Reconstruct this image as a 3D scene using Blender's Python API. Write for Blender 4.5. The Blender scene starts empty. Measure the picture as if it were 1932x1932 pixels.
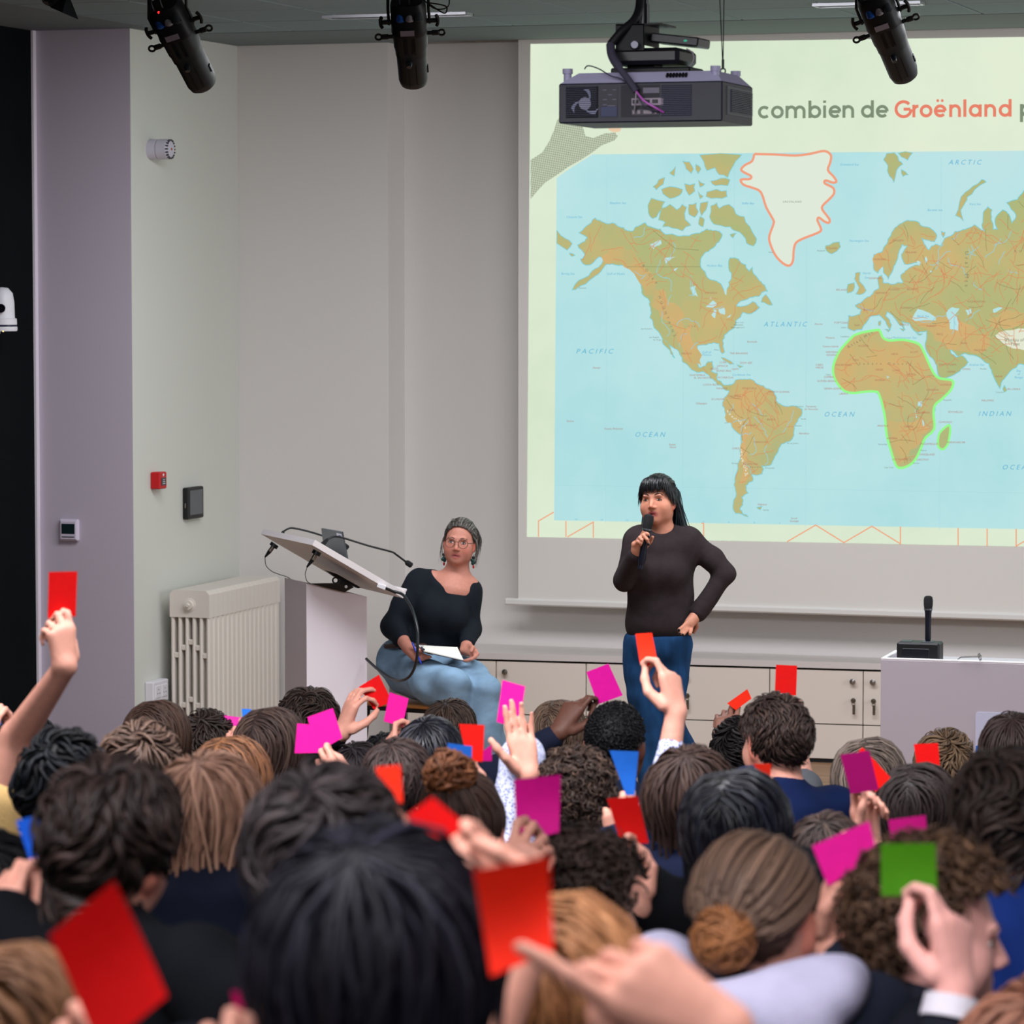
import bpy, bmesh, math, random
import numpy as np
from mathutils import Vector, Matrix, Quaternion
from mathutils.geometry import tessellate_polygon

# ------------------------------------------------------------------ camera, world, lights, exposure
SC = bpy.context.scene
COL = SC.collection
FPX, W = 6515.0, 1932.0
YAW, PITCH, CAMZ = math.radians(18.52), math.radians(3.794), 2.49
cam_data = bpy.data.cameras.new('camera')
cam = bpy.data.objects.new('camera', cam_data); COL.objects.link(cam)
cam.location = (0, 0, CAMZ)
cam.rotation_euler = (math.pi/2 - PITCH, 0, YAW)
cam_data.sensor_width = 36; cam_data.lens = 36*FPX/W
cam_data.clip_end = 100
cam_data.dof.use_dof = True
cam_data.dof.focus_distance = 13.8
cam_data.dof.aperture_fstop = 7.5
SC.camera = cam
SC.view_settings.view_transform = 'Standard'
SC.view_settings.look = 'None'
SC.view_settings.exposure = 0.0
SC.view_settings.gamma = 1.0
SC.view_settings.use_curve_mapping = False
SC.cycles.max_bounces = 5; SC.cycles.diffuse_bounces = 3; SC.cycles.glossy_bounces = 2
SC.cycles.transmission_bounces = 4; SC.cycles.transparent_max_bounces = 4
SC.cycles.caustics_reflective = False; SC.cycles.caustics_refractive = False
SC.cycles.use_denoising = True

world = bpy.data.worlds.new('world'); SC.world = world
world.use_nodes = True
world.node_tree.nodes['Background'].inputs[0].default_value = (0.80, 0.84, 1.0, 1)
world.node_tree.nodes['Background'].inputs[1].default_value = 0.05

def area(name, loc, size, energy, color, rot=(0, 0, 0), spread=180):
    l = bpy.data.lights.new(name, 'AREA'); l.shape = 'RECTANGLE'
    l.size, l.size_y = size; l.energy = energy; l.color = color; l.spread = math.radians(spread)
    o = bpy.data.objects.new(name, l); COL.objects.link(o)
    o.location = loc; o.rotation_euler = rot
    return o
R_ = math.radians
# recessed luminaires in the ceiling above the stage, and above the seats (all outside the frame)
area('stage_lamp', (-4.1, 14.0, 3.70), (4.6, 1.0), 180, (0.94, 0.95, 1.0), (R_(8), 0, 0))
area('right_side_light', (3.4, 14.0, 2.4), (3.0, 2.6), 145, (0.94, 0.96, 1.0), (R_(90), 0, R_(82)))  # unseen area light from the right; the wall behind it has no window
area('seat_lamp_front', (-3.0, 7.0, 3.72), (5.0, 0.9), 270, (0.96, 0.95, 1.0), (R_(29), 0, R_(8)), 124)
area('seat_lamp_middle', (-1.4, 3.2, 3.72), (4.5, 0.9), 130, (0.96, 0.95, 1.0), (R_(24), 0, 0), 115)
area('seat_lamp_rear', (-0.4, -0.6, 3.72), (4.0, 0.9), 125, (0.96, 0.95, 1.0), (R_(26), 0, 0), 125)

# ------------------------------------------------------------------ calibration: photograph ray -> point in the room
FW = Vector((-math.sin(YAW)*math.cos(PITCH), math.cos(YAW)*math.cos(PITCH), -math.sin(PITCH)))
RT = Vector((math.cos(YAW), math.sin(YAW), 0))
UP = RT.cross(FW)
CAM = Vector((0, 0, CAMZ))
AWAY = Vector((-math.sin(YAW), math.cos(YAW), 0))
def ray(px, py): return FW + RT*((px-966)/FPX) + UP*((966-py)/FPX)
def at(px, py, d): return CAM + ray(px, py)*d
def at_y(px, py, Y):
    r = ray(px, py); return CAM + r*(Y/r.y)
def at_x(px, py, X):
    r = ray(px, py); return CAM + r*(X/r.x)
def at_z(px, py, Z):
    r = ray(px, py); return CAM + r*((Z-CAMZ)/r.z)

# ------------------------------------------------------------------ materials
def s2l(c):
    c = c/255.0
    return c/12.92 if c <= 0.04045 else ((c+0.055)/1.055)**2.4
def lin(rgb): return tuple(s2l(v) for v in rgb) + (1.0,)
MATS = {}
def mat(name, rgb=(200, 200, 200), rough=0.6, metal=0.0, spec=0.4, noise=None, bump=None, attr=None, emit=None, alpha=None, coat=0):
    if name in MATS: return MATS[name]
    m = bpy.data.materials.new(name); m.use_nodes = True
    nt = m.node_tree; b = nt.nodes['Principled BSDF']
    b.inputs['Roughness'].default_value = rough
    b.inputs['Metallic'].default_value = metal
    b.inputs['Specular IOR Level'].default_value = spec
    if coat: b.inputs['Coat Weight'].default_value = coat
    col = lin(rgb)
    b.inputs['Base Color'].default_value = col
    src = None
    if attr:
        a = nt.nodes.new('ShaderNodeVertexColor'); a.layer_name = attr; src = a.outputs['Color']
    if noise or bump:
        tc = nt.nodes.new('ShaderNodeTexCoord')
    if noise:
        sc_, amt = noise
        n = nt.nodes.new('ShaderNodeTexNoise'); n.inputs['Detail'].default_value = 4
        mp = nt.nodes.new('ShaderNodeMapping')
        mp.inputs['Scale'].default_value = sc_ if isinstance(sc_, tuple) else (sc_,)*3
        nt.links.new(tc.outputs['Object'], mp.inputs['Vector']); nt.links.new(mp.outputs[0], n.inputs['Vector'])
        n.inputs['Scale'].default_value = 1
        mr = nt.nodes.new('ShaderNodeMapRange'); mr.inputs[1].default_value = 0.3; mr.inputs[2].default_value = 0.7
        mr.inputs[3].default_value = 1-amt; mr.inputs[4].default_value = 1+amt
        nt.links.new(n.outputs['Fac'], mr.inputs[0])
        mx = nt.nodes.new('ShaderNodeVectorMath'); mx.operation = 'SCALE'
        if src: nt.links.new(src, mx.inputs[0])
        else: mx.inputs[0].default_value = col[:3]
        nt.links.new(mr.outputs[0], mx.inputs['Scale']); src = mx.outputs[0]
    if src: nt.links.new(src, b.inputs['Base Color'])
    if bump:
        sc_, st = bump
        n = nt.nodes.new('ShaderNodeTexNoise'); n.inputs['Detail'].default_value = 3
        mp = nt.nodes.new('ShaderNodeMapping'); mp.inputs['Scale'].default_value = sc_ if isinstance(sc_, tuple) else (sc_,)*3
        nt.links.new(tc.outputs['Object'], mp.inputs['Vector']); nt.links.new(mp.outputs[0], n.inputs['Vector'])
        n.inputs['Scale'].default_value = 1
        bp = nt.nodes.new('ShaderNodeBump'); bp.inputs['Strength'].default_value = st; bp.inputs['Distance'].default_value = 0.01
        nt.links.new(n.outputs['Fac'], bp.inputs['Height']); nt.links.new(bp.outputs[0], b.inputs['Normal'])
    if emit is not None:
        b.inputs['Emission Color'].default_value = lin(rgb) if emit is True else lin(emit[0])
        b.inputs['Emission Strength'].default_value = 1.0 if emit is True else emit[1]
    if alpha is not None:
        b.inputs['Alpha'].default_value = alpha
    MATS[name] = m
    return m
def emission(name, rgb, strength=1.0):
    if name in MATS: return MATS[name]
    m = bpy.data.materials.new(name); m.use_nodes = True
    nt = m.node_tree; nt.nodes.remove(nt.nodes['Principled BSDF'])
    e = nt.nodes.new('ShaderNodeEmission'); e.inputs[0].default_value = lin(rgb); e.inputs[1].default_value = strength
    nt.links.new(e.outputs[0], nt.nodes['Material Output'].inputs[0])
    MATS[name] = m; return m

# ------------------------------------------------------------------ mesh building
def ortho(d):
    d = Vector(d).normalized()
    a = Vector((0, 0, 1)) if abs(d.z) < 0.9 else Vector((1, 0, 0))
    u = d.cross(a).normalized(); v = d.cross(u).normalized()
    return u, v
class MB:
    def __init__(s): s.v, s.f, s.c = [], [], []
    def add(s, vs, fs):
        o = len(s.v); s.v.extend(Vector(p) for p in vs); s.f.extend(tuple(i+o for i in f) for f in fs); return s
    def box(s, c, size, R=None, ch=0.0):
        c = Vector(c); hx, hy, hz = size[0]/2, size[1]/2, size[2]/2
        R = R or Matrix.Identity(3)
        ch = min(ch, hx*0.95, hy*0.95, hz*0.95)
        if ch <= 0:
            vs = [c + R @ Vector((x*hx, y*hy, z*hz)) for x in (-1, 1) for y in (-1, 1) for z in (-1, 1)]
            fs = [(0, 1, 3, 2), (4, 6, 7, 5), (0, 4, 5, 1), (2, 3, 7, 6), (0, 2, 6, 4), (1, 5, 7, 3)]
            return s.add(vs, fs)
        vs, idx = [], {}
        for x in (-1, 1):
            for y in (-1, 1):
                for z in (-1, 1):
                    for k in range(3):
                        p = [x*(hx-ch), y*(hy-ch), z*(hz-ch)]
                        p[k] = (x*hx, y*hy, z*hz)[k]
                        idx[(x, y, z, k)] = len(vs); vs.append(c + R @ Vector(p))
        fs = []
        for k in range(3):
            a, b = [(1, 2), (0, 2), (0, 1)][k]
            for sg in (-1, 1):
                q = []
                for sa, sb in ((-1, -1), (1, -1), (1, 1), (-1, 1)):
                    t = [0, 0, 0]; t[k] = sg; t[a] = sa; t[b] = sb; q.append(idx[(*t, k)])
                fs.append(tuple(q))
            for sa in (-1, 1):
                for sb in (-1, 1):
                    q = []
                    for sg, kk in ((-1, a), (1, a), (1, b), (-1, b)):
                        t = [0, 0, 0]; t[k] = sg; t[a] = sa; t[b] = sb; q.append(idx[(*t, kk)])
                    fs.append(tuple(q))
        for x in (-1, 1):
            for y in (-1, 1):
                for z in (-1, 1): fs.append(tuple(idx[(x, y, z, k)] for k in range(3)))
        return s.add(vs, fs)
    def span(s, a, b, R=None, ch=0.0):
        a, b = Vector(a), Vector(b)
        return s.box((a+b)/2, [abs(q) for q in (b-a)], R, ch)
    def tube(s, pts, r, n=8, caps=True, flat=None):
        pts = [Vector(p) for p in pts]; m = len(pts)
        rs = r if isinstance(r, (list, tuple)) else [r]*m
        o = len(s.v); u = None
        for i, p in enumerate(pts):
            d = (pts[min(i+1, m-1)] - pts[max(i-1, 0)])
            d = d.normalized() if d.length > 1e-9 else Vector((0, 0, 1))
            if u is None: u, v = ortho(d)
            else:
                u = (u - d*u.dot(d)).normalized(); v = d.cross(u)
            for j in range(n):
                a = 2*math.pi*j/n
                s.v.append(p + (u*math.cos(a) + v*math.sin(a))*rs[i])
        for i in range(m-1):
            for j in range(n):
                k = (j+1) % n
                s.f.append((o+i*n+j, o+i*n+k, o+(i+1)*n+k, o+(i+1)*n+j))
        if caps:
            s.f.append(tuple(o+j for j in reversed(range(n)))); s.f.append(tuple(o+(m-1)*n+j for j in range(n)))
        return s
    def cyl(s, a, b, r0, r1=None, n=16): return s.tube([a, b], [r0, r1 if r1 is not None else r0], n)
    def lathe(s, base, axis, prof, n=20):
        d = Vector(axis).normalized(); base = Vector(base)
        return s.tube_fixed([base + d*z for r, z in prof], [max(r, 1e-4) for r, z in prof], d, n)
    def tube_fixed(s, pts, rs, d, n):
        u, v = ortho(d); o = len(s.v); m = len(pts)
        for p, r in zip(pts, rs):
            for j in range(n):
                a = 2*math.pi*j/n; s.v.append(p + (u*math.cos(a) + v*math.sin(a))*r)
        for i in range(m-1):
            for j in range(n):
                k = (j+1) % n
                s.f.append((o+i*n+j, o+i*n+k, o+(i+1)*n+k, o+(i+1)*n+j))
        s.f.append(tuple(o+j for j in reversed(range(n)))); s.f.append(tuple(o+(m-1)*n+j for j in range(n)))
        return s
    def ball(s, c, r, R=None, nu=14, nv=9):
        c = Vector(c); r = r if isinstance(r, (tuple, list)) else (r, r, r); R = R or Matrix.Identity(3)
        o = len(s.v)
        for i in range(nv+1):
            th = math.pi*i/nv
            for j in range(nu):
                ph = 2*math.pi*j/nu
                s.v.append(c + R @ Vector((r[0]*math.sin(th)*math.cos(ph), r[1]*math.sin(th)*math.sin(ph), r[2]*math.cos(th))))
        for i in range(nv):
            for j in range(nu):
                k = (j+1) % nu
                s.f.append((o+i*nu+j, o+(i+1)*nu+j, o+(i+1)*nu+k, o+i*nu+k))
        return s
    def torus(s, c, axis, R0, r, n=24, m=8, arc=None):
        u, v = ortho(axis); c = Vector(c)
        a0, a1 = arc or (0, 2*math.pi)
        k = n+1 if arc else n
        pts = [c + (u*math.cos(a0+(a1-a0)*i/n) + v*math.sin(a0+(a1-a0)*i/n))*R0 for i in range(k)]
        if not arc: pts += pts[:2]
        return s.tube(pts, r, m, caps=bool(arc))
    def prism(s, pts, ext):
        pts = [Vector(p) for p in pts]; ext = Vector(ext); n = len(pts)
        tri = tessellate_polygon([pts])
        vs = pts + [p+ext for p in pts]
        fs = [tuple(t) for t in tri] + [tuple(i+n for i in reversed(t)) for t in tri]
        fs += [(i, (i+1) % n, (i+1) % n + n, i+n) for i in range(n)]
        return s.add(vs, fs)
    def flat(s, pts):
        pts = [Vector(p) for p in pts]
        return s.add(pts, [tuple(t) for t in tessellate_polygon([pts])])
    def quad(s, a, b, c, d): return s.add([a, b, c, d], [(0, 1, 2, 3)])
    def ribbon(s, pts, w, nrm, closed=False):
        pts = [Vector(p) for p in pts]; n = len(pts); nrm = Vector(nrm); o = len(s.v)
        for i, p in enumerate(pts):
            a = pts[(i-1) % n] if (closed or i > 0) else p
            b = pts[(i+1) % n] if (closed or i < n-1) else p
            d1 = (p-a); d2 = (b-p)
            d1 = d1.normalized() if d1.length > 1e-9 else d2.normalized()
            d2 = d2.normalized() if d2.length > 1e-9 else d1
            t = d1+d2
            t = t.normalized() if t.length > 1e-6 else d1
            m = t.cross(nrm); cs = max(0.5, abs(t.dot(d1)))
            s.v += [p + m*(w/2/cs), p - m*(w/2/cs)]
        for i in range(n if closed else n-1):
            j = (i+1) % n
            s.f.append((o+2*i, o+2*i+1, o+2*j+1, o+2*j))
        return s
    def mesh(s, name, off=Vector((0, 0, 0)), smooth=False, fixn=True):
        me = bpy.data.meshes.new(name)
        me.from_pydata([tuple(p-off) for p in s.v], [], s.f)
        if fixn:
            bm = bmesh.new(); bm.from_mesh(me); bmesh.ops.recalc_face_normals(bm, faces=bm.faces); bm.to_mesh(me); bm.free()
        if smooth:
            me.polygons.foreach_set('use_smooth', [True]*len(me.polygons))
            try: me.set_sharp_from_angle(angle=math.radians(40))
            except Exception: pass
        return me
def link(name, me, material, parent=None, loc=(0, 0, 0)):
    o = bpy.data.objects.new(name, me); COL.objects.link(o); o.location = loc
    if material is not None:
        if not me.materials: me.materials.append(material)
        else:
            o.material_slots[0].link = 'OBJECT'; o.material_slots[0].material = material
    if parent: o.parent = parent
    return o
class Thing:
    def __init__(s, name, label, cat, loc, group=None):
        s.loc = Vector(loc); s.o = bpy.data.objects.new(name, None); COL.objects.link(s.o)
        s.o.empty_display_size = 0.05
        s.o.location = s.loc; s.o['label'] = label; s.o['category'] = cat
        if group: s.o['group'] = group
    def part(s, name, mb, m, parent=None, label=None, smooth=False, fixn=True, stuff=False):
        me = mb.mesh(name, s.loc, smooth, fixn) if isinstance(mb, MB) else mb
        o = link(name, me, m, parent or s.o)
        if label: o['label'] = label
        if stuff: o['kind'] = 'stuff'
        return o
def struct(name, mb, m, smooth=False):
    o = link(name, mb.mesh(name, smooth=smooth), m); o['kind'] = 'structure'; return o
def catmull(pts, n=6):
    pts = [Vector(p) for p in pts]; out = []
    for i in range(len(pts)-1):
        p0, p1, p2, p3 = pts[max(i-1, 0)], pts[i], pts[i+1], pts[min(i+2, len(pts)-1)]
        for k in range(n):
            t = k/n
            out.append(0.5*((2*p1) + (p2-p0)*t + (2*p0-5*p1+4*p2-p3)*t*t + (3*p1-p0-3*p2+p3)*t**3))
    out.append(pts[-1]); return out

# ------------------------------------------------------------------ implicit surfaces: smooth union of tapered limbs -> one continuous mesh
def cone(a, b, ra, rb, k=0.02): return ('c', np.array(a, float), np.array(b, float), ra, rb, k)
def ell(c, r, R=None, k=0.02): return ('e', np.array(c, float), np.array(r, float), np.array(R if R is not None else np.eye(3), float), k)
def cut(c, r, R=None, k=0.006): return ('s', np.array(c, float), np.array(r, float), np.array(R if R is not None else np.eye(3), float), k)
def limb(pts, rs, k=0.02): return [cone(pts[i], pts[i+1], rs[i], rs[i+1], k) for i in range(len(pts)-1)]
def inflate(prims, t):
    out = []
    for p in prims:
        if p[0] == 'c': out.append(('c', p[1], p[2], p[3]+t, p[4]+t, p[5]))
        elif p[0] == 'e': out.append(('e', p[1], p[2]+t, p[3], p[4]))
    return out
def xform(prims, M):
    """move primitives by a 4x4 (rotation and uniform scale)"""
    M = np.array(M, float); A = M[:3, :3]; sc = np.linalg.det(A)**(1/3); Rm = A/sc; t = M[:3, 3]
    out = []
    for p in prims:
        if p[0] == 'c': out.append(('c', A@p[1]+t, A@p[2]+t, p[3]*sc, p[4]*sc, p[5]*sc))
        else: out.append((p[0], A@p[1]+t, p[2]*sc, Rm@p[3], p[4]*sc))
    return out
def sdf_field(prims, h):
    lo = np.full(3, 1e9); hi = np.full(3, -1e9)
    for p in prims:
        if p[0] == 's': continue
        if p[0] == 'c':
            l = np.minimum(p[1]-p[3], p[2]-p[4]); u = np.maximum(p[1]+p[3], p[2]+p[4])
        else: l = p[1]-p[2].max(); u = p[1]+p[2].max()
        lo = np.minimum(lo, l); hi = np.maximum(hi, u)
    lo -= 3*h; hi += 3*h
    n = np.ceil((hi-lo)/h).astype(int)+1
    F = np.full(n, 0.3, np.float32)
    ax = [lo[i]+h*np.arange(n[i]) for i in range(3)]
    for p in prims:
        k = p[-1]; mg = k+2.5*h
        if p[0] == 'c':
            l = np.minimum(p[1]-p[3], p[2]-p[4])-mg; u = np.maximum(p[1]+p[3], p[2]+p[4])+mg
        else:
            e = np.abs(p[3]) @ p[2]
            l = p[1]-e-mg; u = p[1]+e+mg
        i0 = np.clip(np.floor((l-lo)/h).astype(int), 0, n); i1 = np.clip(np.ceil((u-lo)/h).astype(int)+1, 0, n)
        if (i1 <= i0).any(): continue
        X = ax[0][i0[0]:i1[0]].astype(np.float32)[:, None, None]; Y = ax[1][i0[1]:i1[1]].astype(np.float32)[None, :, None]; Z = ax[2][i0[2]:i1[2]].astype(np.float32)[None, None, :]
        sl = tuple(slice(i0[i], i1[i]) for i in range(3)); f = F[sl]
        if p[0] == 'c':
            a, b = p[1], p[2]; d = b-a; L = max(float(d@d), 1e-12)
            t = np.clip(((X-a[0])*d[0]+(Y-a[1])*d[1]+(Z-a[2])*d[2])/L, 0, 1)
            D = np.sqrt((X-a[0]-t*d[0])**2+(Y-a[1]-t*d[1])**2+(Z-a[2]-t*d[2])**2) - (p[3]+(p[4]-p[3])*t)
        else:
            c, r, Rm = p[1], p[2], p[3]
            q = [(Rm[0, i]*(X-c[0])+Rm[1, i]*(Y-c[1])+Rm[2, i]*(Z-c[2])) for i in range(3)]
            k0 = np.sqrt(sum((q[i]/r[i])**2 for i in range(3))); k1 = np.sqrt(sum((q[i]/r[i]**2)**2 for i in range(3)))
            D = k0*(k0-1)/np.maximum(k1, 1e-6)
        if p[0] == 's':
            g = -D; hh = np.clip(0.5-0.5*(f-g)/k, 0, 1)
            F[sl] = f*(1-hh)+g*hh + k*hh*(1-hh)
        else:
            hh = np.clip(0.5+0.5*(D-f)/k, 0, 1)
            F[sl] = D*(1-hh)+f*hh - k*hh*(1-hh)
    return F, lo
def surface_nets(F, lo, h):
    S = F < 0
    n = np.array(F.shape)
    c = np.zeros(n-1, np.int8)
    corners = [(i, j, k) for i in (0, 1) for j in (0, 1) for k in (0, 1)]
    for i, j, k in corners: c += S[i:n[0]-1+i, j:n[1]-1+j, k:n[2]-1+k]
    act = np.argwhere((c > 0) & (c < 8))
    idx = np.full(n-1, -1, np.int64); idx[act[:, 0], act[:, 1], act[:, 2]] = np.arange(len(act))
    val = {q: F[act[:, 0]+q[0], act[:, 1]+q[1], act[:, 2]+q[2]] for q in corners}
    P = np.zeros((len(act), 3)); cnt = np.zeros(len(act))
    for q in corners:
        for a in range(3):
            if q[a]: continue
            r = list(q); r[a] = 1; r = tuple(r)
            m = (val[q] < 0) != (val[r] < 0)
            dn = val[q]-val[r]; dn[dn == 0] = 1
            t = val[q]/dn
            pt = np.tile(np.array(q, float), (len(act), 1)); pt[:, a] = t
            P[m] += pt[m]; cnt[m] += 1
    P = P/np.maximum(cnt, 1)[:, None] + act
    V = lo + P*h
    quads = []
    for a in range(3):
        b, cc = [(1, 2), (2, 0), (0, 1)][a]
        sl0 = [slice(1, n[i]-1) for i in range(3)]; sl0[a] = slice(0, n[a]-1)
        sl1 = [slice(1, n[i]-1) for i in range(3)]; sl1[a] = slice(1, n[a])
        s0, s1 = S[tuple(sl0)], S[tuple(sl1)]
        e = np.argwhere(s0 != s1)
        if not len(e): continue
        ins = s0[e[:, 0], e[:, 1], e[:, 2]]
        off = np.array([1, 1, 1]); off[a] = 0
        base = e+off
        def at_(db, dc):
            q = base.copy(); q[:, b] += db; q[:, cc] += dc
            return idx[q[:, 0], q[:, 1], q[:, 2]]
        Q = np.stack([at_(-1, -1), at_(0, -1), at_(0, 0), at_(-1, 0)], 1)
        Q[~ins] = Q[~ins][:, ::-1]
        quads.append(Q)
    return V, np.concatenate(quads)
def np_mesh(name, V, Q, col=None, smooth=True):
    me = bpy.data.meshes.new(name)
    nv, nf, kk = len(V), len(Q), Q.shape[1]
    me.vertices.add(nv); me.vertices.foreach_set('co', np.asarray(V, np.float32).ravel())
    me.loops.add(nf*kk); me.loops.foreach_set('vertex_index', np.asarray(Q, np.int32).ravel())
    me.polygons.add(nf); me.polygons.foreach_set('loop_start', np.arange(0, nf*kk, kk, dtype=np.int32))
    me.polygons.foreach_set('use_smooth', np.ones(nf, bool) if smooth else np.zeros(nf, bool))
    me.update(calc_edges=True)
    if col is not None:
        a = me.color_attributes.new('col', 'FLOAT_COLOR', 'POINT')
        c4 = np.ones((nv, 4), np.float32); c4[:, :3] = col
        a.data.foreach_set('color', c4.ravel())
    return me
def sdf_mesh(prims, h, relax=1):
    F, lo = sdf_field(prims, h)
    V, Q = surface_nets(F, lo, h)
    for _ in range(relax):       # one light Laplacian pass to take out the grid
        acc = np.zeros_like(V); cnt = np.zeros(len(V))
        for i in range(4):
            j = Q[:, (i+1) % 4]
            np.add.at(acc, Q[:, i], V[j]); np.add.at(cnt, Q[:, i], 1)
            np.add.at(acc, j, V[Q[:, i]]); np.add.at(cnt, j, 1)
        V = V*0.5 + 0.5*acc/np.maximum(cnt, 1)[:, None]
    return V, Q

# ------------------------------------------------------------------ room shell
YCAB = at_z(1000, 1421, 0).y; YW = YCAB+0.42; YL = YW-0.25; CZ = 3.7763
XB = at_y(450, 600, YL).x; YCOL = 16.08; XA = -7.965; XS = at_y(733, 600, YL).x
YS = YW-0.20           # projection screen plane
XR, YB = 3.6, -3.2
def ramp(y): return max(0.0, 0.115*(10.4-y))
white = mat('wall_paint_white', (220, 216, 212), 0.9, spec=0.2, bump=(60, 0.05))
greypaint = mat('wall_paint_grey', (198, 188, 202), 0.9, spec=0.2, bump=(60, 0.05))
blackpaint = mat('black_panel', (9, 14, 17), 0.9, spec=0.1, noise=(3, 0.15))
floorwood = mat('stage_floor_wood', (146, 112, 84), 0.5, noise=((1.2, 14, 1), 0.25))
carpet = mat('seating_carpet', (52, 50, 55), 0.95, noise=(40, 0.2))
tilem = mat('ceiling_tile_grey', (138, 154, 160), 0.9, spec=0.15, noise=(30, 0.03))
plaster = mat('ceiling_plaster', (124, 134, 138), 0.9, spec=0.15)

b = MB(); b.span((XB, YL, 0), (XS, YL+0.3, CZ)); struct('wall_back', b, white)
b = MB(); b.span((XS, YW, 0), (XR, YW+0.12, CZ+0.3)); struct('wall_screen', b, white)
b = MB(); b.span((XB-0.12, YCOL, 0), (XB, YL+0.3, CZ))
struct('wall_side', b, mat('side_wall_paint', (214, 215, 207), 0.9, spec=0.2, bump=(60, 0.05)))
b = MB(); b.span((XA-0.02, YCOL-0.001, 0), (XB-0.0005, YCOL+0.2, CZ)); struct('wall_column', b, greypaint)
b = MB(); b.span((XA-0.12, YB, 0), (XA, YCOL+0.2, CZ)); struct('wall_left', b, blackpaint)
b = MB(); b.span((XA-0.001, YCOL-0.035, 0), (XA+0.012, YCOL-0.0005, CZ)); struct('trim_1', b, mat('pale_edge_trim', (235, 228, 238), 0.5))
b = MB(); b.span((XR, YB, 0), (XR+0.12, YW, CZ)); struct('wall_right', b, white)
b = MB(); b.span((XA, YB-0.12, 0), (XR, YB, CZ)); struct('wall_rear', b, mat('rear_wall_paint', (120, 118, 118), 0.9))
# floor: flat stage, then a ramp for the seating
b = MB(); b.span((XA, 11.9, -0.1), (XR, YW, 0)); struct('floor', b, floorwood)
b = MB(); ys = [YB, -0.5, 10.4, 11.9]
prof = [(y, ramp(y)) for y in ys]
b.prism([(XA, y, z) for y, z in prof] + [(XA, 11.9, -0.1), (XA, YB, -0.1)], (XR-XA, 0, 0))
floor2 = struct('floor_ramp', b, carpet)
# ceiling: plaster slab with a slot for the screen, lay-in tiles as pieces
SLOT = 17.47
b = MB()
b.span((XA, YB, CZ+0.012), (XR, SLOT-0.001, CZ+0.3)); b.span((XA, SLOT, CZ+0.0), (XS, YW+0.1, CZ+0.3))
b.span((XS, SLOT, CZ+0.25), (XR, YW+0.1, CZ+0.3))
b.span((XA, 16.55, CZ), (XR, SLOT, CZ+0.02)); b.span((XA, YB, CZ), (-7.3, 16.55, CZ+0.02))
ceil = struct('ceiling', b, plaster)
GX, GY = 0.592, 0.66
tme = MB().box((0, 0, 0.008), (GX-0.011, GY-0.011, 0.022), ch=0.003).mesh('tile')
x0, y0 = -4.925 - 4*GX, 16.493
for i in range(-0, 13):
    for j in range(0, 5):
        y = y0 - GY*(j+0.5); x = x0 + GX*(i+0.5)
        o = link('tile', tme, tilem, ceil, (x, y, CZ)); 
o = link('tile_gap_shade', MB().span((x0, y0-5*GY, CZ+0.009), (x0+GX*13, y0, CZ+0.0115)).mesh('tile_gap_shade'), mat('gap_shade_dark', (40, 44, 46), 0.9), ceil)  # dark sheet above the tiles, standing in for the shade in their gaps
b = MB(); b.span((x0+GX*13, YB, CZ), (XR, 16.55, CZ+0.02)); b.span((-7.3, YB, CZ), (x0+GX*13, y0-5*GY, CZ+0.02))
struct('ceiling_far', b, plaster)
# two flush light strips seen edge-on in the ceiling
metal = mat('brushed_aluminium', (190, 190, 195), 0.35, metal=0.8)
for nm, (pa, pb), lab in (('ceiling_strip', ((622, 30), (880, 22)), 'slim white recessed ceiling strip above the middle stage light'),
                     ('ceiling_strip', ((1545, 8), (1735, 1)), 'slim white recessed ceiling strip near the right stage light')):
    a, c = at_z(*pa, CZ), at_z(*pb, CZ)
    t = Thing(nm, lab, 'ceiling light', ((a.x+c.x)/2, (a.y+c.y)/2, CZ))
    yy = (a.y+c.y)/2
    b = MB(); b.span((a.x, yy-0.05, CZ-0.006), (c.x, yy+0.05, CZ-0.003)); t.part('diffuser', b, mat('strip_diffuser', (150, 156, 160), 0.5))
    b = MB()
    for dy in (-0.062, 0.05): b.span((a.x-0.01, yy+dy, CZ-0.016), (c.x+0.01, yy+dy+0.012, CZ+0.001))
    for xx in (a.x-0.01, c.x): b.span((xx, yy-0.06, CZ-0.016), (xx+0.01, yy+0.06, CZ+0.001))
    t.part('frame', b, metal)

# benches the audience sits on, one per row (pieces of the seating floor)
ROWS = [2.9 + 0.75*i for i in range(13)]
bench_m = mat('bench_fabric', (40, 40, 46), 0.9)
for y in ROWS:
    z = ramp(y)
    b = MB(); b.span((-6.9, y-0.26, z+0.38), (2.8, y+0.30, z+0.45), ch=0.02)
    for x in np.arange(-6.6, 2.8, 1.3): b.span((x-0.03, y-0.15, z-0.03), (x+0.03, y+0.15, z+0.39))
    o = link('bench', b.mesh('bench'), bench_m, floor2)

# ------------------------------------------------------------------ wall fixtures
plastic = mat('white_plastic', (226, 224, 230), 0.4)
blackpl = mat('black_plastic', (16, 17, 20), 0.45)
darkmetal = mat('black_metal', (20, 22, 24), 0.45, metal=0.2)
chrome = mat('nickel', (150, 145, 140), 0.3, metal=0.9)
def side_frame(px, py):
    return at_x(px, py, XB)
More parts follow.
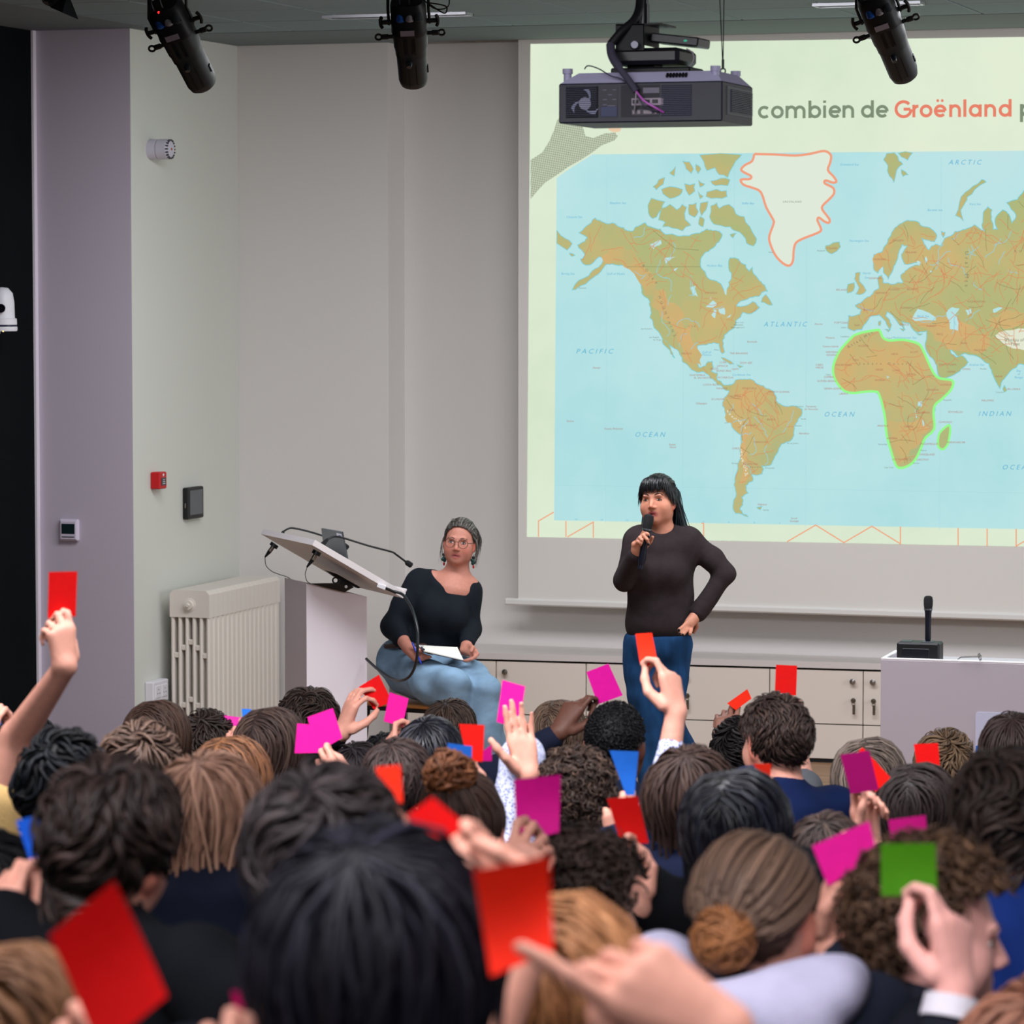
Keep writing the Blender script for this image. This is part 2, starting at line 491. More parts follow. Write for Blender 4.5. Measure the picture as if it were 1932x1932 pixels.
# alarm sounder: axis pointing out of the side wall (+X)
p = side_frame(283, 282)
t = Thing('alarm_sounder', 'white cylindrical alarm sounder high on the pale side wall', 'alarm', p)
b = MB().lathe(p, (1, 0, 0), [(0.052, 0), (0.052, 0.045), (0.046, 0.047), (0.046, 0.05)], 24); t.part('base', b, mat('sounder_white', (205, 200, 214), 0.5), smooth=True)
b = MB().lathe(p, (1, 0, 0), [(0.047, 0.05), (0.052, 0.052), (0.052, 0.105), (0.04, 0.118), (0.0, 0.12)], 24); t.part('cap', b, mat('sounder_white'), smooth=True)
b = MB()
for k in range(18):
    a = 2*math.pi*k/18
    b.box(p+Vector((0.112, 0.047*math.cos(a), 0.047*math.sin(a))), (0.018, 0.007, 0.007), Matrix.Rotation(a, 3, 'X'))
t.part('grille', b, mat('grille_grey', (70, 70, 80), 0.6), stuff=True)
b = MB().ball(p+Vector((0.12, 0, 0)), 0.006); t.part('indicator', b, mat('indicator_amber', (170, 90, 50), 0.4))
# fire call point
p = side_frame(290, 906)
t = Thing('fire_call_point', 'red square fire alarm call point on the pale side wall', 'alarm', p)
red = mat('call_point_red', (196, 14, 22), 0.35)
b = MB().span(p+Vector((0, -0.044, -0.044)), p+Vector((0.055, 0.044, 0.044)), ch=0.006); t.part('housing', b, red)
b = MB().span(p+Vector((0.054, -0.028, -0.026)), p+Vector((0.058, 0.028, 0.014)), ch=0.002); w_ = t.part('break_glass', b, mat('call_glass', (60, 62, 70), 0.2), label='dark break glass window')
b = MB()
for k in range(3): b.box(p+Vector((0.0585, 0, -0.016+0.010*k)), (0.001, 0.03-0.006*k, 0.003))
t.part('marking', b, mat('print_white', (225, 225, 225)), parent=w_)
b = MB().ball(p+Vector((0.055, 0.0, 0.028)), (0.003, 0.008, 0.008)); t.part('indicator', b, mat('print_white'))
# touch panel
p = side_frame(347, 950)
t = Thing('touch_panel', 'black wall control tablet with a grey screen beside the call point', 'control panel', p)
q0 = at_x(344, 950, XB); q1 = at_x(383, 947, XB+0.03)
hy = max(0.08, abs(q1.y-q0.y)/2); cy = (q0.y+q1.y)/2
b = MB().span((XB, cy-hy, p.z-0.084), (XB+0.035, cy+hy, p.z+0.084), ch=0.006); t.part('housing', b, blackpl)
b = MB().span((XB+0.0345, cy-hy+0.02, p.z-0.062), (XB+0.037, cy+hy-0.02, p.z+0.068), ch=0.001); t.part('screen', b, mat('panel_screen', (88, 92, 97), 0.25))
b = MB().box((XB+0.018, cy-hy-0.001, p.z-0.01), (0.006, 0.004, 0.025)); t.part('port', b, chrome)
# thermostat on the column
p = at_y(133, 1000, YCOL)
t = Thing('thermostat', 'white room thermostat with a dark display on the grey column', 'thermostat', p)
b = MB().span(p+Vector((-0.055, -0.024, -0.057)), p+Vector((0.055, 0, 0.057)), ch=0.008); t.part('housing', b, mat('thermostat_white', (214, 205, 222), 0.4))
b = MB().span(p+Vector((-0.046, -0.029, -0.048)), p+Vector((0.046, -0.022, 0.048)), ch=0.004); fc = t.part('face', b, mat('thermostat_white'))
b = MB().span(p+Vector((-0.037, -0.031, -0.018)), p+Vector((0.037, -0.0285, 0.034)), ch=0.001); t.part('display', b, mat('display_dark', (24, 40, 44), 0.2), parent=fc)
b = MB().span(p+Vector((-0.035, -0.031, -0.036)), p+Vector((0.035, -0.0285, -0.031))); t.part('slot', b, mat('grille_grey'), parent=fc)
# socket outlet on the side wall
p = side_frame(276, 1306)
t = Thing('power_outlet', 'white boxed double power outlet low on the side wall by the radiator', 'outlet', p)
b = MB().span(p+Vector((0, -0.02, -0.06)), p+Vector((0.05, 0.17, 0.055)), ch=0.006); t.part('housing', b, plastic)
for k in (0, 1):
    c = p+Vector((0.05, 0.035+0.08*k, 0.0))
    b = MB().box(c, (0.008, 0.066, 0.066), ch=0.003); s_ = t.part('socket', b, plastic)
    b = MB()
    for dy, dz in ((-0.012, -0.008), (0.012, -0.008), (0, 0.012)): b.box(c+Vector((0.004, dy, dz)), (0.003, 0.007, 0.004))
    t.part('pin_hole', b, mat('grille_grey'), parent=s_)
# wall camera at the far left
p = at_x(4, 600, XA)
p = Vector((XA, 15.55, at(5, 623, at_x(4, 600, XA).dot(FW) if False else (Vector((XA, 15.55, 2.3))-CAM).dot(FW)).z))
t = Thing('dome_camera', 'white domed conference camera on the black wall at the edge', 'camera', p)
c = p+Vector((0.075, 0, 0))
b = MB().lathe(c+Vector((0, 0, -0.004)), (0, 0, 1), [(0.072, 0), (0.075, 0.01), (0.073, 0.022), (0.06, 0.024)], 28); t.part('base', b, plastic, smooth=True)
b = MB().lathe(c+Vector((0, 0, 0.02)), (0, 0, 1), [(0.072, 0), (0.072, 0.008)], 28); t.part('band', b, mat('band_dark', (24, 26, 60), 0.3), smooth=True)
b = MB().lathe(c+Vector((0, 0, 0.028)), (0, 0, 1), [(0.073, 0), (0.071, 0.03), (0.06, 0.033)], 28); t.part('collar', b, plastic, smooth=True)
b = MB().lathe(c+Vector((0, 0, 0.06)), (0, 0, 1), [(0.062, 0), (0.06, 0.08), (0.052, 0.125), (0.03, 0.15), (0.0, 0.155)], 28); hd = t.part('head', b, plastic, smooth=True)
b = MB().cyl(c+Vector((0.02, -0.05, 0.11)), c+Vector((0.03, -0.075, 0.11)), 0.022, n=20); t.part('lens', b, mat('lens_glass', (10, 8, 16), 0.1), parent=hd, smooth=True)
b = MB().box(c+Vector((-0.06, 0, -0.01)), (0.05, 0.1, 0.02), ch=0.004); t.part('bracket', b, plastic)
b = MB().ball(c+Vector((0.035, -0.062, -0.004)), 0.004); t.part('indicator', b, emission('led_amber', (255, 225, 150), 1.5))

# ------------------------------------------------------------------ cast iron radiator
radm = mat('radiator_enamel', (224, 216, 206), 0.35, spec=0.5)
RX0, RX1, RZ0, RZ1 = XB+0.07, XB+0.29, 0.10, 0.90
RY0, RY1, NS = 16.37, 17.33, 16
t = Thing('radiator', 'cream cast iron column radiator along the side wall', 'radiator', ((RX0+RX1)/2, (RY0+RY1)/2, 0))
sec = MB()
pit = (RY1-RY0)/NS; th = pit*0.86; tq = pit*0.975
w = RX1-RX0; n_bar = 6; gap = 0.019; bw = (w-(n_bar-1)*gap)/n_bar
for i in range(n_bar):
    x = -w/2 + i*(bw+gap)
    sec.span((x, -th/2, RZ0), (x+bw, th/2, RZ1-0.03), ch=0.009)
hw = w/2+0.002
sec.prism([(-hw, -tq/2, RZ1-0.14), (-hw, -tq/2, RZ1-0.02), (-hw+0.02, -tq/2, RZ1), (hw-0.02, -tq/2, RZ1), (hw, -tq/2, RZ1-0.02), (hw, -tq/2, RZ1-0.14)], (0, tq, 0))
sec.span((-w/2-0.002, -tq/2, RZ0-0.01), (w/2+0.002, tq/2, RZ0+0.06), ch=0.01)
for i in range(n_bar-1):
    x = -w/2 + i*(bw+gap)+bw
    for z in ((0.56, 0.26) if i in (0, 4) else (0.60, 0.30) if i in (1, 3) else (0.63, 0.33)):
        sec.span((x-0.004, -th/2+0.004, z-0.014), (x+gap+0.004, th/2-0.004, z+0.014), ch=0.004)
sme = sec.mesh('section')
for k in range(NS):
    o = link('section', sme, radm, t.o, Vector(((RX0+RX1)/2, RY0+pit*(k+0.5), 0))-t.loc)
xc = (RX0+RX1)/2
b = MB().lathe((xc, RY0+0.01, RZ1-0.075), (0, -1, 0), [(0.036, 0), (0.036, 0.012), (0.026, 0.014), (0.024, 0.03), (0.0, 0.032)], 20)
b.box((xc, RY0-0.025, RZ1-0.075), (0.018, 0.014, 0.018), Matrix.Rotation(0.6, 3, 'Y'), ch=0.002); t.part('plug', b, radm, smooth=True)
for zz in (0.16, RZ1-0.075): t.part('connecting_tube', MB().cyl((xc, RY0+0.02, zz), (xc, RY1-0.02, zz), 0.02), radm)
b = MB().cyl((xc, RY1-0.02, RZ1-0.075), (xc, YL-0.03, RZ1-0.075), 0.016).box((xc, YL-0.015, RZ1-0.075), (0.06, 0.03, 0.1)); t.part('valve', b, mat('valve_grey', (150, 148, 146), 0.4, metal=0.3))
for k in (1, NS-2):
    for x in (RX0+0.02, RX1-0.02): t.part('foot', MB().cyl((x, RY0+pit*(k+0.5), 0), (x, RY0+pit*(k+0.5), RZ0+0.02), 0.016, 0.012, 10), radm)

# ------------------------------------------------------------------ low cabinets under one worktop
CA = math.radians(4.5)
cdir = Vector((math.cos(CA), math.sin(CA), 0)); cnor = Vector((-math.sin(CA), math.cos(CA), 0))
C0 = Vector((-5.8814, YCAB, 0))      # meeting line of the first pair of doors
CR = Matrix((cdir, cnor, (0, 0, 1))).transposed()
def cab(u, v, z): return C0 + cdir*u + cnor*v + Vector((0, 0, z))
door_m = mat('cabinet_laminate', (228, 217, 206), 0.5, spec=0.3)
gap_m = mat('cabinet_gap', (45, 40, 38), 0.9)
DW = 0.4905; ZTOP = 0.495
def cbox(m, u0, u1, v0, v1, z0, z1, ch=0.0):
    return m.box(cab((u0+u1)/2, (v0+v1)/2, (z0+z1)/2), (u1-u0, v1-v0, z1-z0), CR, ch)
units = [(-1, 'low cream cabinet with a pair of doors beside the lectern'), (1, 'low cream cabinet with a pair of doors behind the standing woman'),
         (3, 'low cream cabinet with keys in its locks beside the white desk'), (5, 'low cream cabinet standing behind the white desk')]
for ui, (k, lab) in enumerate(units):
    u0 = (k-0)*DW; u1 = u0+2*DW
    if ui == 0: pass
    t = Thing('cabinet', lab, 'cabinet', cab((u0+u1)/2, 0.15, 0), 'low cabinets under the worktop')
    b = MB(); cbox(b, u0+0.001, u1-0.001, 0.019, 0.13, 0.02, ZTOP-0.01); t.part('body', b, gap_m)
    b = MB(); cbox(b, u0+0.002, u1-0.002, 0.012, 0.05, 0.0, 0.03); t.part('plinth', b, blackpl)
    for j in (0, 1):
        a0 = u0+j*DW+0.0025; a1 = u0+(j+1)*DW-0.0025
        b = MB(); cbox(b, a0, a1, 0, 0.02, 0.205, ZTOP-0.012, 0.001); d = t.part('door', b, door_m)
        b = MB(); cbox(b, a0, a1, 0, 0.02, 0.022, 0.199, 0.001); t.part('drawer', b, door_m)
        ku = a1-0.05 if j == 0 else a0+0.05
        c = cab(ku, 0, 0.43)
        b = MB().lathe(c, -cnor, [(0.009, 0), (0.006, 0.006), (0.006, 0.014), (0.015, 0.018), (0.0155, 0.024), (0.0, 0.028)], 14); t.part('knob', b, chrome, parent=d, smooth=True)
        if ui >= 1 and not (ui == 1 and j == 0):
            c = cab(ku+0.002, 0, 0.365-0.035)
            b = MB().lathe(c, -cnor, [(0.013, 0), (0.013, 0.006), (0.004, 0.007), (0.004, 0.014)], 12)
            b.box(c-cnor*0.022+Vector((0, 0, 0)), (0.004, 0.02, 0.02), CR, 0.001)
            b.box(c-cnor*0.024+Vector((0.006, 0, -0.045)), (0.014, 0.003, 0.05), CR, 0.001).torus(c-cnor*0.024+Vector((0.004, 0, -0.016)), cnor, 0.009, 0.0016, 10, 5)
            t.part('lock_and_key', b, mat('old_brass', (112, 104, 92), 0.35, metal=0.8), parent=d)
# cabinets: shift so that pair meeting lines sit on multiples of the door width
t = Thing('worktop', 'long white worktop running over the low cabinets', 'worktop', cab(2, 0.1, ZTOP))
b = MB(); pts = [cab(-1.02*DW*1, -0.012, ZTOP), cab(7*DW, -0.012, ZTOP)]
e = pts[1]; s0 = pts[0]
b.prism([s0, e, Vector((e.x, YW-0.002, ZTOP)), Vector((s0.x, YW-0.002, ZTOP))], (0, 0, 0.033)); t.part('slab', b, mat('worktop_laminate', (214, 206, 202), 0.4))

# ------------------------------------------------------------------ white desk with raised rim
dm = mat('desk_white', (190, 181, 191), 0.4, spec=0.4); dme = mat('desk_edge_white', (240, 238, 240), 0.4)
D0 = at(1662, 1241, 15.2); ZD = D0.z
ddx = (at(1932, 1249.5, 15.2) - D0); 
f1 = (1932-966)/FPX; dd = (CAMZ-ZD); r = ray(1932, 1249.5); P1 = CAM + r*((ZD-CAMZ)/r.z)
du = (P1-D0).normalized(); du.z = 0; dv = Vector((-du.y, du.x, 0))
DR = Matrix((du, dv, (0, 0, 1))).transposed()
def dk(u, v, z): return D0+du*u+dv*v+Vector((0, 0, z-ZD))
t = Thing('desk', 'white desk with a raised rim and a sign on its front', 'desk', dk(0.7, 0.2, 0))
LD, DD = 1.7, 0.34
def dbox(m, u0, u1, v0, v1, z0, z1, ch=0.002): return m.box(dk((u0+u1)/2, (v0+v1)/2, (z0+z1)/2), (u1-u0, v1-v0, z1-z0), DR, ch)
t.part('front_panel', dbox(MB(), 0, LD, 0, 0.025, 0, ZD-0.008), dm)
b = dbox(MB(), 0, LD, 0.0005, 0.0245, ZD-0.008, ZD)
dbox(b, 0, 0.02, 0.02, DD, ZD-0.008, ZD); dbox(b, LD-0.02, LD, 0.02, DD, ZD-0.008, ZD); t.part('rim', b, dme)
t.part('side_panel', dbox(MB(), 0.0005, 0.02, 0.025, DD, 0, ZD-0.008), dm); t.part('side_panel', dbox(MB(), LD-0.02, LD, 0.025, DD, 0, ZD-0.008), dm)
t.part('top', dbox(MB(), 0.02, LD-0.02, 0.025, DD, ZD-0.05, ZD-0.022), mat('desk_top_grey', (196, 192, 198), 0.5))
# sign on the front
def dpx(px, py):      # photograph point on the desk front
    r = ray(px, py); n = dv; return CAM + r*((D0-CAM).dot(n)/r.dot(n))
sg = [dpx(1841, 1343), dpx(1990, 1347), dpx(1990, 1440), dpx(1841, 1440)]
t2 = sg
b = MB(); A, Bq = sg[0], sg[2]
uu = lambda p: (p-D0).dot(du)
rr = 0.012; u0, u1, z1, z0 = uu(A), uu(sg[1]), A.z, sg[2].z
pts = []
for cx_, cz_, a0 in ((u1-rr, z1-rr, 0), (u0+rr, z1-rr, 90), (u0+rr, z0+rr, 180), (u1-rr, z0+rr, 270)):
    for k in range(6):
        a = math.radians(a0+18*k); pts.append(dk(cx_+rr*math.cos(a), -0.003, cz_+rr*math.sin(a)))
sp = t.part('sign_panel', b.prism(pts, dv*0.003), mat('sign_pale_blue', (202, 204, 228), 0.4))
b = MB(); zb = dpx(1845, 1407).z
b.prism([dk(u0+0.002, -0.0045, zb), dk(u1-0.002, -0.0045, zb), dk(u1-0.002, -0.0045, z0+0.002), dk(u0+0.002, -0.0045, z0+0.002)], dv*0.0015)
t.part('band', b, mat('sign_blue', (48, 112, 200), 0.4), parent=sp)
def desk_stroke(pxs, w, closed=False):
    return MB().ribbon(catmull([dpx(*q)-dv*0.0052 for q in pxs], 5), w, dv, closed)
b = desk_stroke([(1884, 1366), (1877, 1360), (1869, 1361), (1865, 1368), (1869, 1375), (1877, 1379), (1882, 1385), (1880, 1392), (1872, 1395), (1864, 1391), (1862, 1388)], 0.014)
t.part('lettering', b, mat('sign_red', (190, 12, 40), 0.4), parent=sp, label='red lettering')
b = desk_stroke([(1872, 1407), (1866, 1404), (1863, 1408), (1864, 1414), (1872, 1416)], 0.006)
t.part('lettering', b, mat('sign_red'), parent=sp, label='small red lettering')

# microphone charger, spare microphone and spectacles on the desk
c = dk(uu(dpx(1729, 1240)), 0.09, ZD-0.0205)
s_ = 15.3/FPX
t = Thing('charging_station', 'black microphone charging station on the white desk', 'charger', c)
cw = 0.19; chh = 0.088
b = MB().prism([c+du*(-cw/2)-dv*0.055, c+du*(cw/2)-dv*0.055, c+du*(cw/2)+dv*0.055, c-du*(cw/2)+dv*0.055], (0, 0, chh*0.5))
b = MB().box(c+Vector((0, 0, chh/2)), (cw, 0.11, chh), DR, 0.008); t.part('housing', b, blackpl)
b = MB().box(c-dv*0.055+Vector((-0.01, 0, chh*0.42)), (0.12, 0.004, 0.05), DR, 0.002); t.part('front_cover', b, mat('charger_cover', (24, 27, 34), 0.3))
for u in (-0.06, 0.035): t.part('cradle', MB().box(c+du*u+Vector((0, 0, chh)), (0.05, 0.06, 0.006), DR, 0.002), mat('cradle_grey', (44, 50, 56), 0.4))
m0 = c+du*0.035+Vector((0, 0, chh+0.003))
def handheld(t, base, axis, L=0.25, part_names=True):
    k = L/0.25
    b = MB().lathe(base, axis, [(0.013*k, 0), (0.0165*k, 0.012*k), (0.0165*k, 0.07*k), (0.018*k, 0.15*k), (0.021*k, 0.168*k)], 16); t.part('handle', b, mat('mic_body', (22, 26, 40), 0.35), smooth=True)
    b = MB().lathe(Vector(base)+Vector(axis).normalized()*0.168*k, axis, [(0.0235*k, 0), (0.0235*k, 0.008*k)], 16); t.part('ring', b, mat('mic_ring', (120, 125, 130), 0.3, metal=0.7), smooth=True)
    b = MB().lathe(Vector(base)+Vector(axis).normalized()*0.176*k, axis, [(0.022*k, 0), (0.025*k, 0.02*k), (0.0255*k, 0.045*k), (0.022*k, 0.062*k), (0.012*k, 0.068*k), (0.0, 0.069*k)], 16); t.part('grille', b, mat('mic_grille', (14, 15, 20), 0.6, bump=(900, 0.6)), smooth=True)
t = Thing('microphone', 'black wireless microphone upright in the charger on the desk', 'microphone', m0)
handheld(t, m0, (0, 0, 1), 0.205)
# spectacles lying on the desk rim
g0 = dpx(1808, 1241); gx = dpx(1851, 1242)
gz = ZD
gl = dk(uu(dpx(1808, 1246)), 0.012, gz); gr = dk(uu(dpx(1850, 1246)), 0.014, gz)
t = Thing('spectacles', 'thin framed spectacles lying folded on the white desk edge', 'glasses', (gl+gr)/2)
fr = mat('spectacle_frame', (50, 46, 44), 0.3, metal=0.4)
b = MB()
for u in (0.016, -0.016):
    cc = gr+Vector((0, 0, 0.016))+dv*u*0.9-du*0.006
    b.torus(cc, du+Vector((0, 0, 0.3)), 0.0155, 0.0012, 20, 6)
b.tube([gr+Vector((0, 0, 0.02))-dv*0.003-du*0.006, gr+Vector((0, 0, 0.02))+dv*0.003-du*0.006], 0.0012, 6); t.part('frame', b, fr)
b = MB().tube(catmull([gr+Vector((0, 0, 0.018))-dv*0.026, gl+Vector((0, 0, 0.012))+du*0.012-dv*0.022, gl+Vector((0, 0, 0.003))-dv*0.022]), 0.0013, 6); t.part('temple', b, fr)
b = MB().tube(catmull([gr+Vector((0, 0, 0.018))+dv*0.026, gl+Vector((0, 0, 0.012))+du*0.012+dv*0.022, gl+Vector((0, 0, 0.003))+dv*0.022]), 0.0013, 6); t.part('temple', b, fr)

# ------------------------------------------------------------------ projection screen with the projected slide
NV = Vector((0, -1, 0))
def sp_(px, py, k=0): 
    p = at_y(px, py, YS); p.y = YS-0.0012*k; return p
CR1 = lambda u, v: (990+u/3.8646, 60+v/3.8646)
CR2 = lambda u, v: (1390+u/3.5646, 60+v/3.5646)
CR3 = lambda u, v: (990+u/3.7146, 540+v/3.7146)
CR4 = lambda u, v: (1390+u/3.5646, 540+v/3.5646)
def C(f, s):
    n = [float(x) for x in s.replace(',', ' ').split()]
    return [f(n[i], n[i+1]) for i in range(0, len(n), 2)]
rng = random.Random(5)
def rough(poly, amp=0.16, it=2, closed=True):
    for _ in range(it):
        out = []
        m = len(poly)
        for i in range(m if closed else m-1):
            a, b_ = poly[i], poly[(i+1) % m]
            dx, dy = b_[0]-a[0], b_[1]-a[1]
            k = rng.uniform(-amp, amp)
            out += [a, (a[0]+dx*0.5-dy*k, a[1]+dy*0.5+dx*k)]
        if not closed: out.append(poly[-1])
        poly = out
    return poly
p = sp_(1500, 600)
scr = Thing('projection_screen', 'large pull-down projection screen showing a world map slide', 'screen', (p.x, YS, 1.0))
fab = mat('screen_fabric', (226, 222, 216), 0.9, spec=0.1)
xl, xr2 = at_y(978, 600, YS).x, 2.4
b = MB().span((xl, YS, 0.79), (xr2, YS+0.004, CZ+0.22)); scr.part('fabric', b, fab)
b = MB().span((at_y(953, 1132, YS).x, YS-0.018, 0.765), (xr2+0.07, YS+0.022, 0.802), ch=0.008); scr.part('bottom_bar', b, mat('screen_bar', (226, 224, 220), 0.4))
b = MB().cyl((xl-0.02, YS, CZ+0.19), (xr2+0.05, YS, CZ+0.19), 0.05); scr.part('roller', b, mat('screen_bar'))
b = MB().span((xl-0.05, YS-0.06, CZ+0.235), (xr2+0.1, YS+0.06, CZ+0.2495)); scr.part('case', b, mat('screen_bar'))
for k, x in enumerate((xl, xr2)):
    pass
LIGHT = 1.0
def land_mat(name, c0, c1, c2, sc):
    m = bpy.data.materials.new(name); m.use_nodes = True; nt = m.node_tree; nt.nodes.remove(nt.nodes['Principled BSDF'])
    tc = nt.nodes.new('ShaderNodeTexCoord'); n = nt.nodes.new('ShaderNodeTexNoise'); n.inputs['Scale'].default_value = sc; n.inputs['Detail'].default_value = 6
    n.inputs['Roughness'].default_value = 0.62
    r = nt.nodes.new('ShaderNodeValToRGB'); e = nt.nodes.new('ShaderNodeEmission')
    r.color_ramp.elements[0].position = 0.36; r.color_ramp.elements[0].color = lin(c0)
    r.color_ramp.elements[1].position = 0.66; r.color_ramp.elements[1].color = lin(c2)
    q = r.color_ramp.elements.new(0.5); q.color = lin(c1)
    nt.links.new(tc.outputs['Object'], n.inputs['Vector']); nt.links.new(n.outputs['Fac'], r.inputs[0]); nt.links.new(r.outputs[0], e.inputs[0])
    nt.links.new(e.outputs[0], nt.nodes['Material Output'].inputs[0]); e.inputs[1].default_value = LIGHT
    return m
cream = land_mat('slide_cream', (212, 228, 202), (221, 235, 210), (230, 238, 214), 0.5)
sea = land_mat('slide_sea', (172, 221, 225), (184, 227, 229), (195, 228, 230), 0.6)
landm = land_mat('slide_land', (174, 182, 130), (194, 182, 124), (212, 176, 116), 2.4)
landn = land_mat('slide_land_north', (174, 184, 126), (184, 183, 125), (205, 180, 120), 1.6)
def pic(name, mb, m, label=None):
    return scr.part(name, mb, m, fixn=False, label=label)
pict = pic('slide', MB().quad(sp_(1001, 83, 1), sp_(2480, 62, 1), sp_(2480, 1042, 1), sp_(994, 1013, 1)), cream)
def sub(name, mb, m, label=None):
    o = link(name, mb.mesh(name, scr.loc, fixn=False), m, pict)
    if label: o['label'] = label
    return o
MTL, MBL = (1050.8, 291.8), (1045.7, 981.6)
sub('map_sea', MB().quad(sp_(*MTL, 2), sp_(2400, 280.5, 2), sp_(2400, 1007, 2), sp_(*MBL, 2)), sea, 'pale blue sea of the projected map')
def P(poly, k): return [sp_(x, y, k) for x, y in poly]
def inside(pt, poly):
    x, y = pt; r = False
    for i in range(len(poly)):
        (x1, y1), (x2, y2) = poly[i], poly[i-1]
        if (y1 > y) != (y2 > y) and x < (x2-x1)*(y-y1)/(y2-y1)+x1: r = not r
    return r
NA = C(CR1, "400 1465 450 1420 515 1360 560 1385 640 1395 720 1430 790 1455 830 1420 880 1395 935 1430 990 1440 1040 1480 1110 1490 1200 1490 1280 1470 1330 1440 1390 1450 1440 1480 1400 1540 1340 1600 1290 1640 1285 1720 1330 1790 1400 1820 1440 1860 1470 1910 1490 1860 1510 1800 1490 1720 1500 1650 1560 1660 1610 1700 1640 1750 1660 1720 1700 1800 1750 1850 1770 1890") + \
  C(CR3, "1690 30 1640 70 1560 90 1480 140 1600 110 1645 150 1590 190 1530 180 1480 240 1470 280 1455 300 1400 340 1385 380 1400 460 1385 470 1365 400 1290 400 1210 415 1190 500 1220 570 1270 560 1290 530 1315 530 1305 600 1350 610 1350 660 1390 690 1440 690 1450 720 1430 730 1380 695 1330 660 1290 620 1230 600 1160 570 1110 530 1090 480 1030 420 980 370 1050 500 1040 490 990 420 960 350 910 290 880 220 885 150 880 110 840 70 820 10") + \
  C(CR1, "840 1790 780 1740 700 1700 640 1690 580 1710 560 1740 500 1790 380 1870 350 1880 470 1780 540 1720 580 1660 540 1640 450 1700 410 1660 440 1620 390 1555 440 1530 460 1500")
SA = C(CR3, "1440 700 1480 660 1520 655 1600 660 1640 690 1700 720 1745 740 1760 770") + \
  C(CR4, "265 770 300 800 400 810 440 830 435 870 400 920 385 970 370 1030 300 1060 280 1100 250 1160 220 1205 165 1200 180 1230 170 1260 100 1260 105 1310 60 1340 75 1390 30 1420 40 1470 20 1500 75 1550") + \
  C(CR3, "1540 1600 1480 1590 1465 1520 1480 1430 1475 1350 1495 1250 1510 1150 1515 1040 1450 960 1410 890 1390 840 1400 790 1430 750")
GL = C(CR2, "120 822 250 825 400 832 500 820 590 802 635 830 630 880 615 930 650 970 672 1005 650 1015 600 1000 595 1020 650 1050 655 1090 620 1130 580 1170 580 1200 625 1260 620 1285 590 1275 555 1250 545 1270 570 1330 540 1355 450 1390 400 1420 385 1470 380 1540 355 1573 310 1555 260 1500 225 1420 222 1370 250 1290 245 1260 200 1180 165 1080 110 1050 50 1030 28 1000 45 992 90 990 98 970 50 945 32 925 60 895 105 870")
AF = C(CR4, "790 330 850 310 940 295 965 300 985 345 1030 365 1120 360 1220 385 1255 430 1290 510 1330 590 1370 620 1440 630 1458 650 1440 700 1380 760 1335 800 1325 860 1330 960 1270 1020 1240 1090 1200 1170 1150 1210 1100 1222 1070 1200 1040 1110 1010 1000 995 860 960 730 930 708 860 710 780 718 720 700 670 640 650 580 655 520 690 440 740 380")
MG = C(CR4, "1430 930 1438 960 1425 1050 1400 1090 1375 1095 1355 1070 1360 1000 1390 960")
EU = C(CR2, "920 1540 925 1500 980 1480 1010 1430 1040 1370 1080 1310 1150 1270 1220 1280 1250 1310 1310 1330 1345 1370 1330 1410 1290 1400 1240 1385 1260 1430 1290 1470 1340 1430 1380 1440 1400 1390 1470 1345 1540 1330 1600 1300 1640 1330 1670 1340 1650 1300 1660 1220 1690 1180 1715 1200 1710 1260 1725 1330 1760 1330 1740 1260 1790 1200 1830 1230 1850 1290 1880 1230 1820 1150 1890 1130 1932 1070 2100 1000 2400 960 2800 1000 3400 1020 3500 1060 3500 1700") + \
  C(CR4, "3500 200 3000 300 2700 500 2300 560 2100 700 2060 600 1990 540 1900 520 1850 560 1800 620 1770 685 1745 640 1715 560 1700 520 1650 490 1570 460 1530 450 1500 470 1460 440 1420 400 1440 450 1480 480 1520 470 1555 510 1500 570 1420 610 1370 610 1350 560 1300 470 1270 400 1280 340 1280 300 1220 310 1180 280 1165 250 1110 230 1130 290 1090 250 1060 210 1010 170 1000 200 1040 260 1030 290 990 220 960 190 900 200 880 230 840 290 790 300 750 280 755 200 830 190 840 160 800 130 840 110 900 70 930 30 960 15") + \
  C(CR2, "955 1650 975 1640 985 1690 1050 1700 1120 1690 1105 1640 1150 1600 1180 1580 1230 1570 1240 1550 1200 1550 1130 1560 1110 1500 1150 1440 1110 1430 1090 1480 1070 1550 1050 1600 1020 1660 990 1620 985 1570 950 1620 925 1600")
